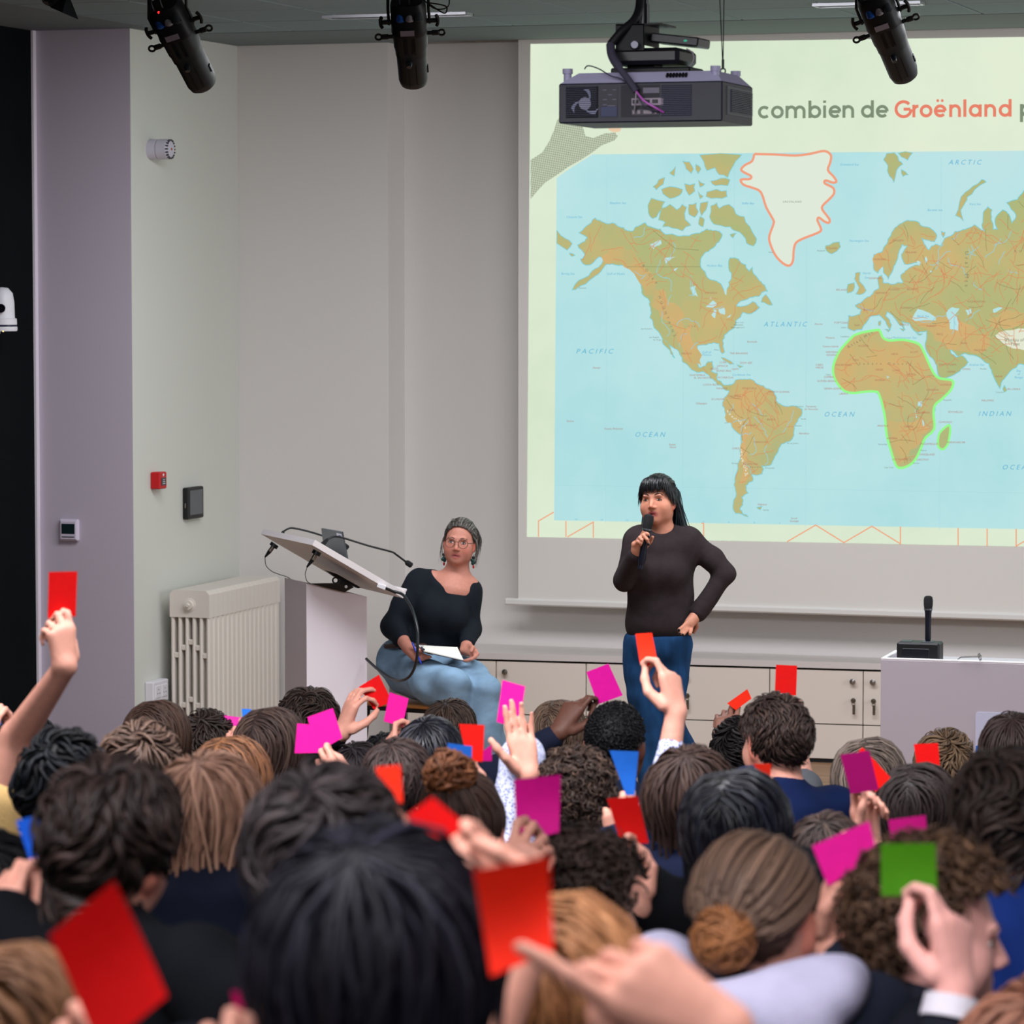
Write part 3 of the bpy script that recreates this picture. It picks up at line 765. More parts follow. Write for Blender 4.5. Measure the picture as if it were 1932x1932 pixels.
islands = [C(CR1, s) for s in ("925 1215 1020 1240 1000 1290 960 1350 935 1360 905 1320", "1000 1290 1060 1260 1110 1300 1150 1260 1180 1280 1170 1370 1210 1410 1150 1450 1080 1430 1010 1420 1030 1390 980 1370",
 "1200 1260 1250 1250 1265 1310 1240 1350 1200 1330", "1285 1250 1335 1240 1320 1300 1290 1340", "1280 1350 1310 1370 1300 1420 1270 1400",
 "1360 1270 1400 1250 1420 1290 1490 1260 1540 1330 1600 1350 1640 1420 1690 1510 1670 1560 1620 1540 1590 1480 1540 1450 1500 1420 1430 1410 1380 1400 1350 1350",
 "1500 1480 1540 1470 1520 1500", "1330 1170 1400 1150 1470 1160 1475 1200 1400 1210 1325 1200", "1280 900 1580 898 1540 940 1500 1010 1480 1060 1420 1040 1390 990 1330 1010 1310 950",
 "1360 1090 1430 1070 1495 1080 1480 1120 1390 1120", "1155 945 1200 950 1230 1000 1215 1030 1180 1000", "1250 970 1285 1000 1265 1030", "1000 1150 1060 1130 1150 1150 1130 1190 1060 1215 1010 1180",
 "940 1130 980 1080 1020 1065 1010 1110 960 1150", "1170 1110 1240 1110 1240 1160 1200 1190", "1270 1085 1310 1110 1280 1130", "1060 1030 1100 985 1090 1050", "1265 1165 1300 1200 1280 1215", "236 1450 300 1510 345 1545 310 1590 236 1540", "330 1615 365 1630 345 1635")]
islands += [C(CR3, s) for s in ("1660 110 1690 60 1735 130 1700 125", "1380 500 1420 515 1465 545 1440 545 1400 520", "1490 550 1530 560 1510 570", "1630 1550 1660 1545 1650 1565")]
islands += [C(CR2, s) for s in ("600 1440 650 1420 690 1415 698 1445 640 1492 605 1470", "990 860 1010 820 1060 815 1090 870 1115 890 1075 930 1058 1010 1030 970 1020 900", "1090 818 1180 816 1150 860 1110 840", "1110 930 1150 960 1120 970",
 "1650 995 1675 1010 1600 1060 1550 1110 1535 1150 1505 1200 1525 1270 1475 1235 1500 1150 1540 1080 1590 1040", "800 1625 830 1620 825 1680 870 1740 850 1760 805 1762 825 1720 795 1660", "750 1700 790 1690 785 1740 745 1755", "1380 1345 1400 1350 1390 1380")]
islands += [C(CR4, s) for s in ("1800 670 1815 700 1800 710 1792 690", "955 240 968 235 965 262 955 262", "1100 285 1130 290 1120 300", "1210 315 1250 320 1230 328", "1000 290 1030 295 1020 305")]
lakes = [C(CR4, s) for s in ("1180 220 1220 150 1250 160 1340 210 1340 230 1200 235", "1410 180 1450 140 1500 150 1470 190 1495 240 1490 300 1435 290 1430 230", "1540 160 1575 150 1580 180 1555 195", "1225 775 1250 775 1245 810 1220 805", "1195 825 1205 850 1215 880 1205 885", "1250 895 1262 930 1258 945", "1005 600 1030 610 1015 620", "1725 155 1760 142 1790 145 1760 165 1730 180")]
lakes += [C(CR3, s) for s in ("1270 145 1320 100 1350 125 1320 150", "1310 200 1330 160 1345 170 1335 225", "1360 160 1400 150 1405 200 1370 190", "1370 230 1450 195 1440 215", "1160 10 1190 0 1215 75 1185 60", "1395 0 1420 0 1415 65 1405 55", "1300 75 1312 80 1305 95")]
lakes += [C(CR1, s) for s in ("910 1550 950 1535 990 1515 1000 1545 965 1560 940 1585", "1020 1650 1105 1640 1060 1665 1030 1690", "1080 1735 1120 1720 1100 1745", "1210 1870 1250 1850 1230 1932")]
lakes += [C(CR2, s) for s in ("1265 1530 1275 1510 1285 1545 1270 1555", "1210 1540 1240 1550 1230 1575", "1300 1605 1315 1610 1305 1620")]
na, sa, eu, af = rough(NA), rough(SA), rough(EU, 0.12), rough(AF, 0.05, 1)
shore = emission('slide_shore', (120, 205, 215)); road = emission('slide_road', (214, 140, 96)); river = emission('slide_river', (150, 205, 214)); border = emission('slide_border', (120, 112, 78))
bsh = MB()
for nm, pl, m in (('north_america', na, landn), ('south_america', sa, landm), ('africa', af, landm), ('eurasia', eu, landn)):
    sub(nm, MB().flat(P(pl, 3)), m); bsh.ribbon(P(pl, 2.5), 0.007, NV, True)
bi = MB()
for pl in islands + [MG]:
    pl = rough(pl, 0.14, 1); bi.flat(P(pl, 3)); bsh.ribbon(P(pl, 2.5), 0.006, NV, True)
sub('island', bi, landn)['kind'] = 'stuff'
sub('shoreline', bsh, shore)['kind'] = 'stuff'
bl = MB()
for pl in lakes: bl.flat(P(rough(pl, 0.12, 1), 4))
sub('lake', bl, sea)['kind'] = 'stuff'
# mountain relief: broad orange uplands and the white plateau
upl = emission('slide_upland', (218, 172, 108))
bu = MB()
for f, s in ((CR3, "1120 300 1180 250 1200 420 1240 560 1160 540 1100 420 1020 250 900 150 900 60 960 20 1050 120"), (CR1, "560 1640 640 1580 720 1560 800 1600 900 1740 960 1840 980 1925 880 1925 820 1800 700 1680 600 1690"),
             (CR3, "1410 800 1450 850 1480 940 1540 980 1570 1040 1560 1180 1540 1380 1500 1390 1510 1200 1520 1050 1450 960 1400 860"), (CR4, "1180 240 1400 200 1640 330 1700 300 1690 420 1560 440 1400 380 1300 300"),
             (CR4, "1020 900 1240 880 1300 960 1240 1050 1150 1190 1080 1200 1040 1080"), (CR2, "930 1500 1010 1470 1060 1390 1020 1480 960 1600"), (CR4, "1690 220 1932 180 2100 200 2000 260 1800 290 1720 280")):
    bu.flat(P(rough(C(f, s), 0.25, 2), 3.4))
sub('upland', bu, land_mat('slide_upland_n', (190, 180, 122), (206, 177, 118), (218, 176, 120), 3.0))['kind'] = 'stuff'
tib = rough(C(CR4, "1740 330 1800 300 1880 290 1932 285 2000 300 2030 380 1932 430 1870 420 1800 390"), 0.12, 2)
snow = emission('slide_snow', (226, 230, 208))
sub('plateau', MB().flat(P(tib, 4)), snow)
bb = MB()
for k in range(60):
    x, y = CR3(1430+k*2.2+rng.uniform(-14, 14), 880+k*7.5+rng.uniform(-6, 6)) if k > 14 else CR3(1420+k*9+rng.uniform(-9, 9), 870+k*8+rng.uniform(-6, 6))
    if not inside((x, y), SA): continue
    bb.flat(P([(x, y), (x+1.2, y+1.8), (x+0.2, y+3.6), (x-1.1, y+1.9)], 4.2))
sub('snow_peak', bb, snow)['kind'] = 'stuff'
# roads, rivers and borders
br, bv, bo = MB(), MB(), MB()
def walk(poly, n, L, w, mbx, k, turn=0.5):
    xs = [q[0] for q in poly]; ys = [q[1] for q in poly]; done = 0; tries = 0
    while done < n and tries < n*30:
        tries += 1
        x, y = rng.uniform(min(xs), min(max(xs), 1960)), rng.uniform(min(ys), max(ys))
        if not inside((x, y), poly): continue
        a = rng.uniform(0, 6.28); pts = [(x, y)]
        for _ in range(rng.randint(3, L)):
            a += rng.uniform(-turn, turn); x += 7*math.cos(a); y += 7*math.sin(a)
            if not inside((x, y), poly): break
            pts.append((x, y))
        if len(pts) > 2:
            mbx.ribbon(P(pts, k), w, NV); done += 1
low = lambda poly: [q for q in poly]
walk(NA, 60, 9, 0.0026, br, 4.5); walk(SA, 34, 9, 0.0026, br, 4.5); walk(AF, 44, 9, 0.0026, br, 4.5); walk(EU, 150, 9, 0.0026, br, 4.5)
walk(NA, 14, 8, 0.003, bv, 4.4, 0.9); walk(SA, 10, 8, 0.003, bv, 4.4, 0.9); walk(EU, 20, 8, 0.003, bv, 4.4, 0.9)
walk(AF, 16, 7, 0.0016, bo, 4.6, 0.3); walk(EU, 36, 7, 0.0016, bo, 4.6, 0.3); walk(SA, 8, 7, 0.0016, bo, 4.6, 0.3)
bo.ribbon(P([CR1(*q) for q in ((750, 1714), (1285, 1714))], 4.6), 0.0016, NV).ribbon(P([CR1(*q) for q in ((940, 1450), (1100, 1580), (1270, 1592))], 4.6), 0.0016, NV)
sub('road', br, road)['kind'] = 'stuff'; sub('river', bv, river)['kind'] = 'stuff'; sub('border', bo, border)['kind'] = 'stuff'
# highlighted outlines
gl = P(catmull_2 := [tuple(q) for q in GL], 4)
sub('greenland', MB().flat(P(GL, 3.5)), emission('slide_ice', (224, 234, 218)), 'white Greenland shape')
sub('greenland_outline', MB().ribbon(catmull(P(GL+[GL[0]], 5), 3), 0.0125, NV), emission('slide_coral', (240, 160, 128)), 'coral outline round Greenland')
grn = emission('slide_green', (150, 250, 140))
sub('africa_outline', MB().ribbon(catmull(P(AF+[AF[0]], 5), 3), 0.0125, NV), grn, 'bright green outline round Africa')
sub('madagascar_outline', MB().ribbon(catmull(P(MG+[MG[0]], 5), 3), 0.011, NV), grn, 'bright green outline round Madagascar')
# faint graticule
bg = MB()
for x in (1146, 1291, 1386, 1523, 1776): bg.ribbon(P([(x, 296 if x != 1386 else 292), (x-3, 985+(x-1050)*0.02)], 2.3), 0.0014, NV)
bg.ribbon(P([(1048, 915), (1932, 930)], 2.3), 0.0014, NV)
sub('graticule', bg, emission('slide_grid', (165, 214, 222)))['kind'] = 'stuff'
# coral chevrons along the slide's lower edge
cor = emission('slide_coral_line', (240, 165, 130))
for pts in (C(CR3, "205 1583 98 1645 98 1757"), C(CR3, "290 1645 290 1757"), C(CR3, "300 1757 482 1653 482 1762"), C(CR3, "1240 1660 1255 1662 1255 1775"), C(CR4, "340 1718 532 1606 722 1724 910 1614 1102 1732 1102 1616"),
            C(CR4, "1490 1625 1490 1742"), C(CR4, "1685 1630 1685 1747"), C(CR4, "2080 1755 2080 1640"), C(CR4, "1880 1632 1880 1748 2060 1640")):
    sub('chevron', MB().ribbon(P(pts, 3), 0.006, NV), cor)
# halftone hand at the upper left
HAND = C(CR1, "45 935 130 880 180 800 215 720 240 640 300 600 420 610 425 690 445 760 500 775 590 740 660 735 680 760 660 790 560 830 480 890 400 940 320 985 235 1045 150 1100 95 1160 45 1220")
HMAR = C(CR1, "45 900 120 870 200 640 420 600 700 640 700 800 560 850 480 905 320 1005 240 1062 150 1125 100 1180 45 1250")
sub('hand_margin', MB().flat(P(HMAR, 3)), cream)
m = bpy.data.materials.new('slide_halftone'); m.use_nodes = True; nt = m.node_tree; nt.nodes.remove(nt.nodes['Principled BSDF'])
tc = nt.nodes.new('ShaderNodeTexCoord'); mp = nt.nodes.new('ShaderNodeMapping'); mp.inputs['Rotation'].default_value = (0, 0.6, 0); mp.inputs['Scale'].default_value = (120, 0, 120)
ck = nt.nodes.new('ShaderNodeTexChecker'); ck.inputs['Scale'].default_value = 1; ck.inputs[1].default_value = lin((196, 206, 184)); ck.inputs[2].default_value = lin((158, 166, 142))
e = nt.nodes.new('ShaderNodeEmission'); nt.links.new(tc.outputs['Object'], mp.inputs[0]); nt.links.new(mp.outputs[0], ck.inputs[0]); nt.links.new(ck.outputs[0], e.inputs[0]); nt.links.new(e.outputs[0], nt.nodes['Material Output'].inputs[0])
sub('printed_hand', MB().flat(P(HAND, 4)), m, 'grey halftone hand printed on the slide')
sub('coral_dot', MB().flat(P(C(CR1, "610 700 705 700 700 725 660 735 620 722"), 3)), emission('slide_peach', (238, 196, 160)))

# ---- lettering
_fc = bpy.data.curves.new('letters', 'FONT'); _fo = bpy.data.objects.new('letters', _fc)
def text_tris(s, spacing=1.0, shear=0.0):
    _fc.body = s; _fc.space_character = spacing; _fc.shear = shear; _fc.size = 1.0; _fc.resolution_u = 2
    COL.objects.link(_fo); dg = bpy.context.evaluated_depsgraph_get(); dg.update()
    me = _fo.evaluated_get(dg).to_mesh()
    v = [tuple(q.co[:2]) for q in me.vertices]; f = [tuple(p.vertices) for p in me.polygons]
    _fo.evaluated_get(dg).to_mesh_clear(); COL.objects.unlink(_fo)
    return v, f
def put_text(mb, s, px, py, hpx, spacing=1.0, shear=0.0, k=6, ang=0.0, wpx=None, center=True):
    v, f = text_tris(s, spacing, shear)
    if not v: return
    x0, x1 = min(q[0] for q in v), max(q[0] for q in v)
    sc = hpx/0.70
    sx = (wpx/(x1-x0)) if wpx else sc
    cx = (x0+x1)/2 if center else x0
    ca, sa_ = math.cos(ang), math.sin(ang)
    pts = []
    for x, y in v:
        u, w = (x-cx)*sx, -(y-0.35)*sc
        pts.append(sp_(px+u*ca-w*sa_, py+u*sa_+w*ca, k))
    mb.add(pts, f)
sea_t, land_t, city_t = MB(), MB(), MB()
for s, f, x, y, w_, h_ in (('PACIFIC', CR3, 495, 455, 255, 33), ('OCEAN', CR3, 885, 1038, 205, 33), ('ATLANTIC', CR4, 330, 255, 298, 33), ('OCEAN', CR4, 695, 860, 205, 33), ('INDIAN', CR4, 1740, 856, 225, 33), ('ARCTIC', CR2, 1538, 877, 228, 33), ('OCEAN', CR4, 1895, 1216, 210, 33)):
    px, py = f(x, y); put_text(sea_t, s, px, py, h_/3.6, 1.5, 0.3, wpx=w_/3.6)
for s, f, x, y in (('Beaufort Sea', CR1, 683, 1247), ('Chukchi Sea', CR1, 365, 1350), ('Bering Sea', CR1, 318, 1763), ('Gulf of Alaska', CR1, 668, 1764), ('Hudson Bay', CR1, 1388, 1704), ('Baffin Bay', CR1, 1632, 1250), ('Greenland Sea', CR2, 760, 892), ('Norwegian Sea', CR2, 825, 1405), ('Barents Sea', CR2, 1335, 1198), ('Kara Sea', CR2, 1605, 1158), ('North', CR2, 876, 1623), ('Sea', CR2, 876, 1652), ('Mediterranean Sea', CR4, 1130, 345), ('Arabian Sea', CR4, 1615, 527), ('Caribbean Sea', CR3, 1522, 620), ('Gulf of', CR3, 1278, 462), ('Mexico', CR3, 1278, 480), ('Black Sea', CR4, 1255, 201), ('Bay', CR4, 1899, 568), ('of', CR4, 1899, 590), ('Bengal', CR4, 1899, 612)):
    px, py = f(x, y); put_text(sea_t, s, px, py, 4.2, 1.0, 0.2)
for i in range(9): put_text(sea_t, "%d'" % (160-20*i), 1088+i*48, 979.5+i*0.9, 2.6)
for s, f, x, y in (('CANADA', CR3, 1311, 46), ('U. S. A.', CR3, 1175, 280), ('MEXICO', CR3, 1138, 472), ('THE BAHAMAS', CR3, 1503, 470), ('DOM. REP.', CR3, 1556, 537), ('CUBA', CR3, 1392, 533), ('JAMAICA', CR3, 1388, 558), ('HAITI', CR3, 1478, 581), ('BELIZE', CR3, 1332, 578), ('HONDURAS', CR3, 1398, 593), ('GUATEMALA', CR3, 1213, 623), ('EL SALVADOR', CR3, 1250, 641), ('NICARAGUA', CR3, 1410, 639), ('COSTA RICA', CR3, 1307, 690), ('PANAMA', CR3, 1385, 716), ('ECUADOR', CR3, 1357, 791), ('Galapagos', CR3, 1241, 820), ('COLOMBIA', CR3, 1470, 770), ('VENEZUELA', CR3, 1578, 715), ('PERU', CR3, 1455, 868), ('CHILE', CR3, 1481, 1136), ('Bermuda', CR3, 1597, 388), ('Hawaii', CR3, 505, 571), ('Samoa', CR3, 321, 944), ('French Polynesia', CR3, 627, 998), ('Easter', CR3, 1039, 1109), ('Island', CR3, 1041, 1127), ('Falkland', CR3, 1667, 1529), ('FRENCH GUIANA', CR4, 285, 710), ('BRAZIL', CR4, 235, 896), ('BOLIVIA', CR4, 98, 934), ('PARAGUAY', CR4, 165, 1047), ('ARGENTINA', CR4, 92, 1195), ('Fernando', CR4, 503, 808), ('de Noronha', CR4, 503, 826), ('Abrolhos', CR4, 455, 989), ('South', CR4, 389, 1560), ('Georgia', CR4, 389, 1578), ('IRELAND', CR2, 707, 1735), ('DENMARK', CR2, 935, 1657), ('ICELAND', CR2, 643, 1455), ('NORWAY', CR2, 966, 1530), ('SWEDEN', CR2, 1086, 1403), ('FINLAND', CR2, 1175, 1483), ('GERMANY', CR2, 975, 1756), ('POLAND', CR2, 1060, 1733), ('BELARUS', CR2, 1183, 1731), ('PORTUGAL', CR4, 705, 245), ('Spain', CR4, 812, 260), ('FRANCE', CR4, 886, 158), ('ROMANIA', CR4, 1145, 145), ('GREECE', CR4, 1128, 258), ('TURKEY', CR4, 1310, 268), ('Azores', CR4, 552, 253), ('Madeira', CR4, 632, 346), ('Canary Islands', CR4, 633, 404), ('WESTERN', CR4, 640, 443), ('SAHARA', CR4, 640, 462), ('CABO', CR4, 558, 528), ('VERDE', CR4, 558, 547), ('GAMBIA', CR4, 622, 610), ('GUINEA BISSAU', CR4, 607, 637), ('SIERRA LEONE', CR4, 648, 688), ('LIBERIA', CR4, 722, 723), ('ALGERIA', CR4, 855, 400), ('LIBYA', CR4, 1065, 456), ('EGYPT', CR4, 1197, 443), ('MALI', CR4, 803, 495), ('NIGER', CR4, 962, 561), ('CHAD', CR4, 1074, 565), ('SUDAN', CR4, 1172, 592), ('MAURITANIA', CR4, 722, 529), ('NIGERIA', CR4, 965, 631), ('ETHIOPIA', CR4, 1320, 697), ('KENYA', CR4, 1297, 760), ('TANZANIA', CR4, 1254, 849), ('ANGOLA', CR4, 985, 938), ('ZAMBIA', CR4, 1157, 943), ('NAMIBIA', CR4, 1047, 1022), ('SOUTH AFRICA', CR4, 1112, 1164), ('LESOTHO', CR4, 1253, 1166), ('SWAZILAND', CR4, 1283, 1131), ('MOZAMBIQUE', CR4, 1297, 1060), ('MADAGASCAR', CR4, 1478, 1049), ('COMOROS', CR4, 1404, 914), ('SEYCHELLES', CR4, 1473, 845), ('MALDIVES', CR4, 1690, 768), ('SRI LANKA', CR4, 1865, 691), ('INDIA', CR4, 1765, 606), ('SAUDI ARABIA', CR4, 1420, 526), ('YEMEN', CR4, 1443, 575), ('OMAN', CR4, 1545, 557), ('IRAQ', CR4, 1368, 322), ('IRAN', CR4, 1530, 383), ('PAKISTAN', CR4, 1640, 430), ('KAZAKHSTAN', CR4, 1615, 103), ('SOMALIA', CR4, 1410, 662)):
    px, py = f(x, y); put_text(land_t, s, px, py, 3.6)
put_text(city_t, 'GREENLAND', *CR2(375, 1143), 3.6, 1.3)
put_text(city_t, 'Plateau of', *CR4(1873, 360), 6); put_text(city_t, 'Tibet', *CR4(1873, 388), 6)
for s, f, x, y, a in (('ROCKY', CR1, 915, 1770, 0.95), ('MOUNTAINS', CR3, 1000, 210, 1.2)):
    px, py = f(x, y); put_text(city_t, s, px, py, 5, 2.4, ang=a)
put_text(city_t, 'Ural Mts', *CR2(1550, 1595), 7, 1.9, ang=1.57); put_text(city_t, 'Atlas Mts', *CR4(830, 360), 5.5, 1.8, ang=-0.55); put_text(city_t, 'Sahara Desert', *CR4(1000, 520), 4.5, 2.6)
put_text(city_t, 'R U S S I A', 1937, 474, 4.2, 1.6)
for s, f, x, y in (('San Francisco', CR3, 857, 298), ('Los Angeles', CR3, 910, 357), ('San Diego', CR3, 931, 375), ('New York', CR3, 1508, 254), ('Philadelphia', CR3, 1500, 270), ('Washington D.C.', CR3, 1496, 289), ('Honolulu', CR1, 425, 1868), ('Miami', CR3, 1347, 445), ('Lima', CR3, 1418, 956), ('Santiago', CR3, 1475, 1240), ('Rio de Janeiro', CR4, 380, 1056), ('Salvador', CR4, 418, 938), ('Recife', CR4, 452, 892), ('Fortaleza', CR4, 426, 808), ('Buenos Aires', CR4, 128, 1215), ('Montevideo', CR4, 225, 1222), ('Cape Town', CR4, 1025, 1218), ('Durban', CR4, 1210, 1190), ('Maputo', CR4, 1260, 1103), ('Mogadishu', CR4, 1420, 765), ('Mumbai', CR4, 1660, 555), ('Colombo', CR4, 1770, 712), ('Lisbon', CR4, 722, 277), ('Casablanca', CR4, 730, 338), ('Tripoli', CR4, 1027, 348), ('Dakar', CR4, 620, 594), ('Walvis Bay', CR4, 983, 1063), ('Nuuk', CR2, 232, 1482), ('Reykjavik', CR2, 570, 1472), ('Stanley', CR3, 1693, 1567)):
    px, py = f(x, y); put_text(city_t, s, px, py, 2.7)
sub('sea_lettering', sea_t, emission('slide_sea_text', (100, 180, 212)), 'blue names of seas and oceans')['kind'] = 'stuff'
sub('country_lettering', land_t, emission('slide_land_text', (176, 112, 92)), 'dark red country names')['kind'] = 'stuff'
sub('city_lettering', city_t, emission('slide_city_text', (118, 124, 104)), 'small dark place names')['kind'] = 'stuff'
# headline in a geometric sans, drawn with round-cornered strokes
def arc(cx, cy, r, a0, a1, n=14): return [(cx+r*math.cos(math.radians(a0+(a1-a0)*i/n)), cy+r*math.sin(math.radians(a0+(a1-a0)*i/n))) for i in range(n+1)]
S_ = 0.235; r0 = 0.5-S_/2+0.01
O = lambda: [arc(0.5, 0.5, r0, 0, 360, 28)]
GLY = {'c': [arc(0.5, 0.5, r0, 45, 315, 20)], 'o': O(), 'e': [[(0.12, 0.5), (0.5+r0, 0.5)], arc(0.5, 0.5, r0, 0, 318, 24)],
 'b': [[(0.1, 0), (0.1, 1.4)], *O()], 'd': [[(0.9, 0), (0.9, 1.4)], *O()], 'p': [[(0.1, -0.45), (0.1, 1.0)], *O()], 'a': [[(0.9, 0), (0.9, 1.0)], *O()],
 'i': [[(0.1, 0), (0.1, 1.0)], [(0.1, 1.2), (0.1, 1.4)]], 'l': [[(0.1, 0), (0.1, 1.4)]],
 'n': [[(0.1, 0), (0.1, 1.0)], [(0.1, 0.55), *arc(0.45, 0.55, 0.35, 180, 0, 12), (0.8, 0)]],
 'm': [[(0.1, 0), (0.1, 1.0)], [(0.1, 0.58), *arc(0.4425, 0.56, 0.3425, 180, 0, 12), (0.785, 0)], [(0.785, 0.56), *arc(1.1275, 0.56, 0.3425, 180, 0, 12), (1.47, 0)]],
 'r': [[(0.1, 0), (0.1, 1.0)], [(0.1, 0.5), *arc(0.48, 0.52, 0.38, 180, 92, 8)]],
 'G': [[(0.68, 0.66), (1.22, 0.66)], arc(0.68, 0.66, 0.6, 42, 360, 26)], 'x': [], ':': [[(-0.2, 1.28), (0.0, 1.28)], [(0.0, 1.28), (0.2, 1.28)]]}
ADV = {'c': 0.98, 'o': 1.09, 'e': 1.06, 'b': 1.09, 'd': 1.09, 'p': 1.09, 'a': 1.09, 'i': 0.33, 'l': 0.33, 'n': 1.0, 'm': 1.58, 'r': 0.58, 'G': 1.4}
def headline(name, items, m):
    mbx = MB()
    for ch, u in items:       # u = left edge in photograph crop units
        base = 583 - (u-147)*0.0075; U = 84.0
        for st in GLY[ch]:
            pts = [sp_(*CR2(u+x*U, base-y*U), 4) for x, y in st]
            mbx.ribbon(pts, S_*U/3.5646*(18.47/FPX), NV)
        if ch == 'e' and name == 'headline_word' :
            for dx in (0.3, 0.66):
                mbx.flat([sp_(*CR2(u+(dx+0.115*math.cos(a))*U, base-(1.32+0.115*math.sin(a))*U), 4) for a in [k*math.pi/6 for k in range(12)]])
    o = sub(name, mbx, m); o['kind'] = 'stuff'; return o
hg = emission('slide_headline', (126, 142, 118)); hr = emission('slide_headline_coral', (232, 130, 106))
headline('headline_lettering', [('c', 145), ('o', 233), ('m', 331), ('b', 485), ('i', 584), ('e', 620), ('n', 714), ('d', 838), ('e', 938), ('p', 1908)], hg)
headline('headline_word', [('G', 1066), ('r', 1184), ('o', 1233), ('e', 1328), ('n', 1432), ('l', 1527), ('a', 1563), ('n', 1668), ('d', 1764)], hr)['label'] = 'coral word in the headline'

# ------------------------------------------------------------------ ceiling projector
X_, Y_, Z_ = Vector((1, 0, 0)), Vector((0, 1, 0)), Vector((0, 0, 1))
pa, pb = at(1054, 195, 10.45), None
YPR = pa.y
ql = at_y(1054, 157, YPR); qr = at_y(1363, 153, YPR); qb = at_y(1054, 233, YPR)
PX0, PX1, PZ0, PZ1 = ql.x, qr.x, qb.z, (ql.z+qr.z)/2
PD = 0.36; PZT = at_y(1200, 137, YPR+0.05).z
PW = PX1-PX0
t = Thing('projector', 'big dark ceiling projector hanging in front of the screen', 'projector', ((PX0+PX1)/2, YPR+PD/2, PZ0))
shell = mat('projector_shell', (36, 36, 52), 0.45, spec=0.5); shell2 = mat('projector_upper', (186, 182, 214), 0.5, spec=0.5)
greyl = mat('port_plate', (165, 150, 165), 0.4)
b = MB().span((PX0, YPR, PZ0), (PX1, YPR+PD, PZ1), ch=0.004); t.part('body', b, shell)
zt = PZT; i_ = 0.03
b = MB(); lo = [(PX0+0.004, YPR+0.004, PZ1), (PX1-0.004, YPR+0.004, PZ1), (PX1-0.004, YPR+PD-0.004, PZ1), (PX0+0.004, YPR+PD-0.004, PZ1)]
up = [(PX0+0.055, YPR+0.03, zt), (PX1-0.03, YPR+0.03, zt), (PX1-0.03, YPR+PD-0.06, zt), (PX0+0.055, YPR+PD-0.06, zt)]
b.add(lo+up, [(0, 1, 5, 4), (1, 2, 6, 5), (2, 3, 7, 6), (3, 0, 4, 7), (4, 5, 6, 7), (3, 2, 1, 0)]); t.part('upper_cover', b, shell2)
def pj(u, v, dy=0): return Vector((PX0+PW*u, YPR+dy, PZ0+(PZ1-PZ0)*v))     # u,v on the rear face
def pbx(mb, u0, u1, v0, v1, dy0=-0.002, dy1=0.002, ch=0): return mb.span(pj(u0, v0, dy0), pj(u1, v1, dy1), ch=ch)
# fan behind louvres
fd = t.part('fan_duct', pbx(MB(), 0.045, 0.245, 0.13, 0.92, -0.001, 0.001), mat('duct_black', (10, 12, 20), 0.7))
c = pj(0.165, 0.49, -0.002); R0 = 0.045
b = MB().cyl(c, c+Vector((0, -0.002, 0)), 0.019, n=24); t.part('fan_hub', b, mat('fan_grey', (170, 170, 195), 0.5), parent=fd)
for k in range(3):
    a0 = 0.6+k*2.09; pts = []
    for j in range(9): pts.append(c+Vector((math.cos(a0+j*0.09)*(0.018+j*0.0034), -0.0015, math.sin(a0+j*0.09)*(0.018+j*0.0034))))
    for j in range(8, -1, -1): pts.append(c+Vector((math.cos(a0+0.22+j*0.12)*(0.018+j*0.0034), -0.0015, math.sin(a0+0.22+j*0.12)*(0.018+j*0.0034))))
    t.part('fan_blade', MB().prism(pts, (0, 0.001, 0)), mat('fan_blade_grey', (160, 164, 195), 0.5), parent=fd)
slm = mat('louvre_black', (40, 46, 74), 0.4)
def louvres(par, u0, u1, v0, v1, n, name='louvre'):
    me = None
    for k in range(n):
        z = v0+(v1-v0)*(k+0.5)/n
        mbx = MB().box(pj((u0+u1)/2, z, -0.006), ((u1-u0)*PW, 0.003, 0.0016))
        t.part(name, mbx, slm, parent=par)
louvres(fd, 0.05, 0.24, 0.15, 0.92, 17)
vd = t.part('vent', pbx(MB(), 0.63, 0.815, 0.14, 0.93, -0.001, 0.001), mat('vent_blue', (40, 44, 66), 0.5)); louvres(vd, 0.632, 0.813, 0.15, 0.93, 17)
b = pbx(MB(), 0.255, 0.365, 0.13, 0.92, -0.0015, 0); kp = t.part('keypad', b, mat('keypad_dark', (40, 38, 52), 0.4))
for u, v in ((0.285, 0.82), (0.345, 0.82), (0.318, 0.70), (0.287, 0.58), (0.345, 0.58), (0.287, 0.45), (0.315, 0.42), (0.34, 0.42)):
    t.part('key', pbx(MB(), u-0.012, u+0.012, v-0.008, v+0.008, -0.003, -0.001), mat('key_print', (120, 118, 140), 0.4), parent=kp)
t.part('display', pbx(MB(), 0.262, 0.362, 0.15, 0.40, -0.003, -0.001, 0.0005), mat('lcd_blue', (40, 48, 92), 0.25), parent=kp)
b = pbx(MB(), 0.385, 0.62, 0.13, 0.93, -0.001, 0); pt_ = t.part('port_bay', b, mat('bay_dark', (28, 26, 38), 0.5))
for (u0, u1, v0, v1, m_) in ((0.45, 0.645, 0.42, 0.60, greyl), (0.45, 0.62, 0.17, 0.33, mat('bay_mid', (60, 54, 68), 0.4)), (0.52, 0.62, 0.72, 0.86, mat('rating_label', (120, 116, 132), 0.5)), (0.46, 0.50, 0.74, 0.84, mat('mains_socket', (12, 12, 16), 0.5))):
    t.part('port_plate', pbx(MB(), u0, u1, v0, v1, -0.0025, -0.0005, 0.0005), m_, parent=pt_)
for u in (0.475, 0.545, 0.595):
    t.part('connector', pbx(MB(), u-0.017, u+0.017, 0.47, 0.56, -0.006, -0.002, 0.001), mat('connector_dark', (30, 28, 40), 0.4), parent=pt_)
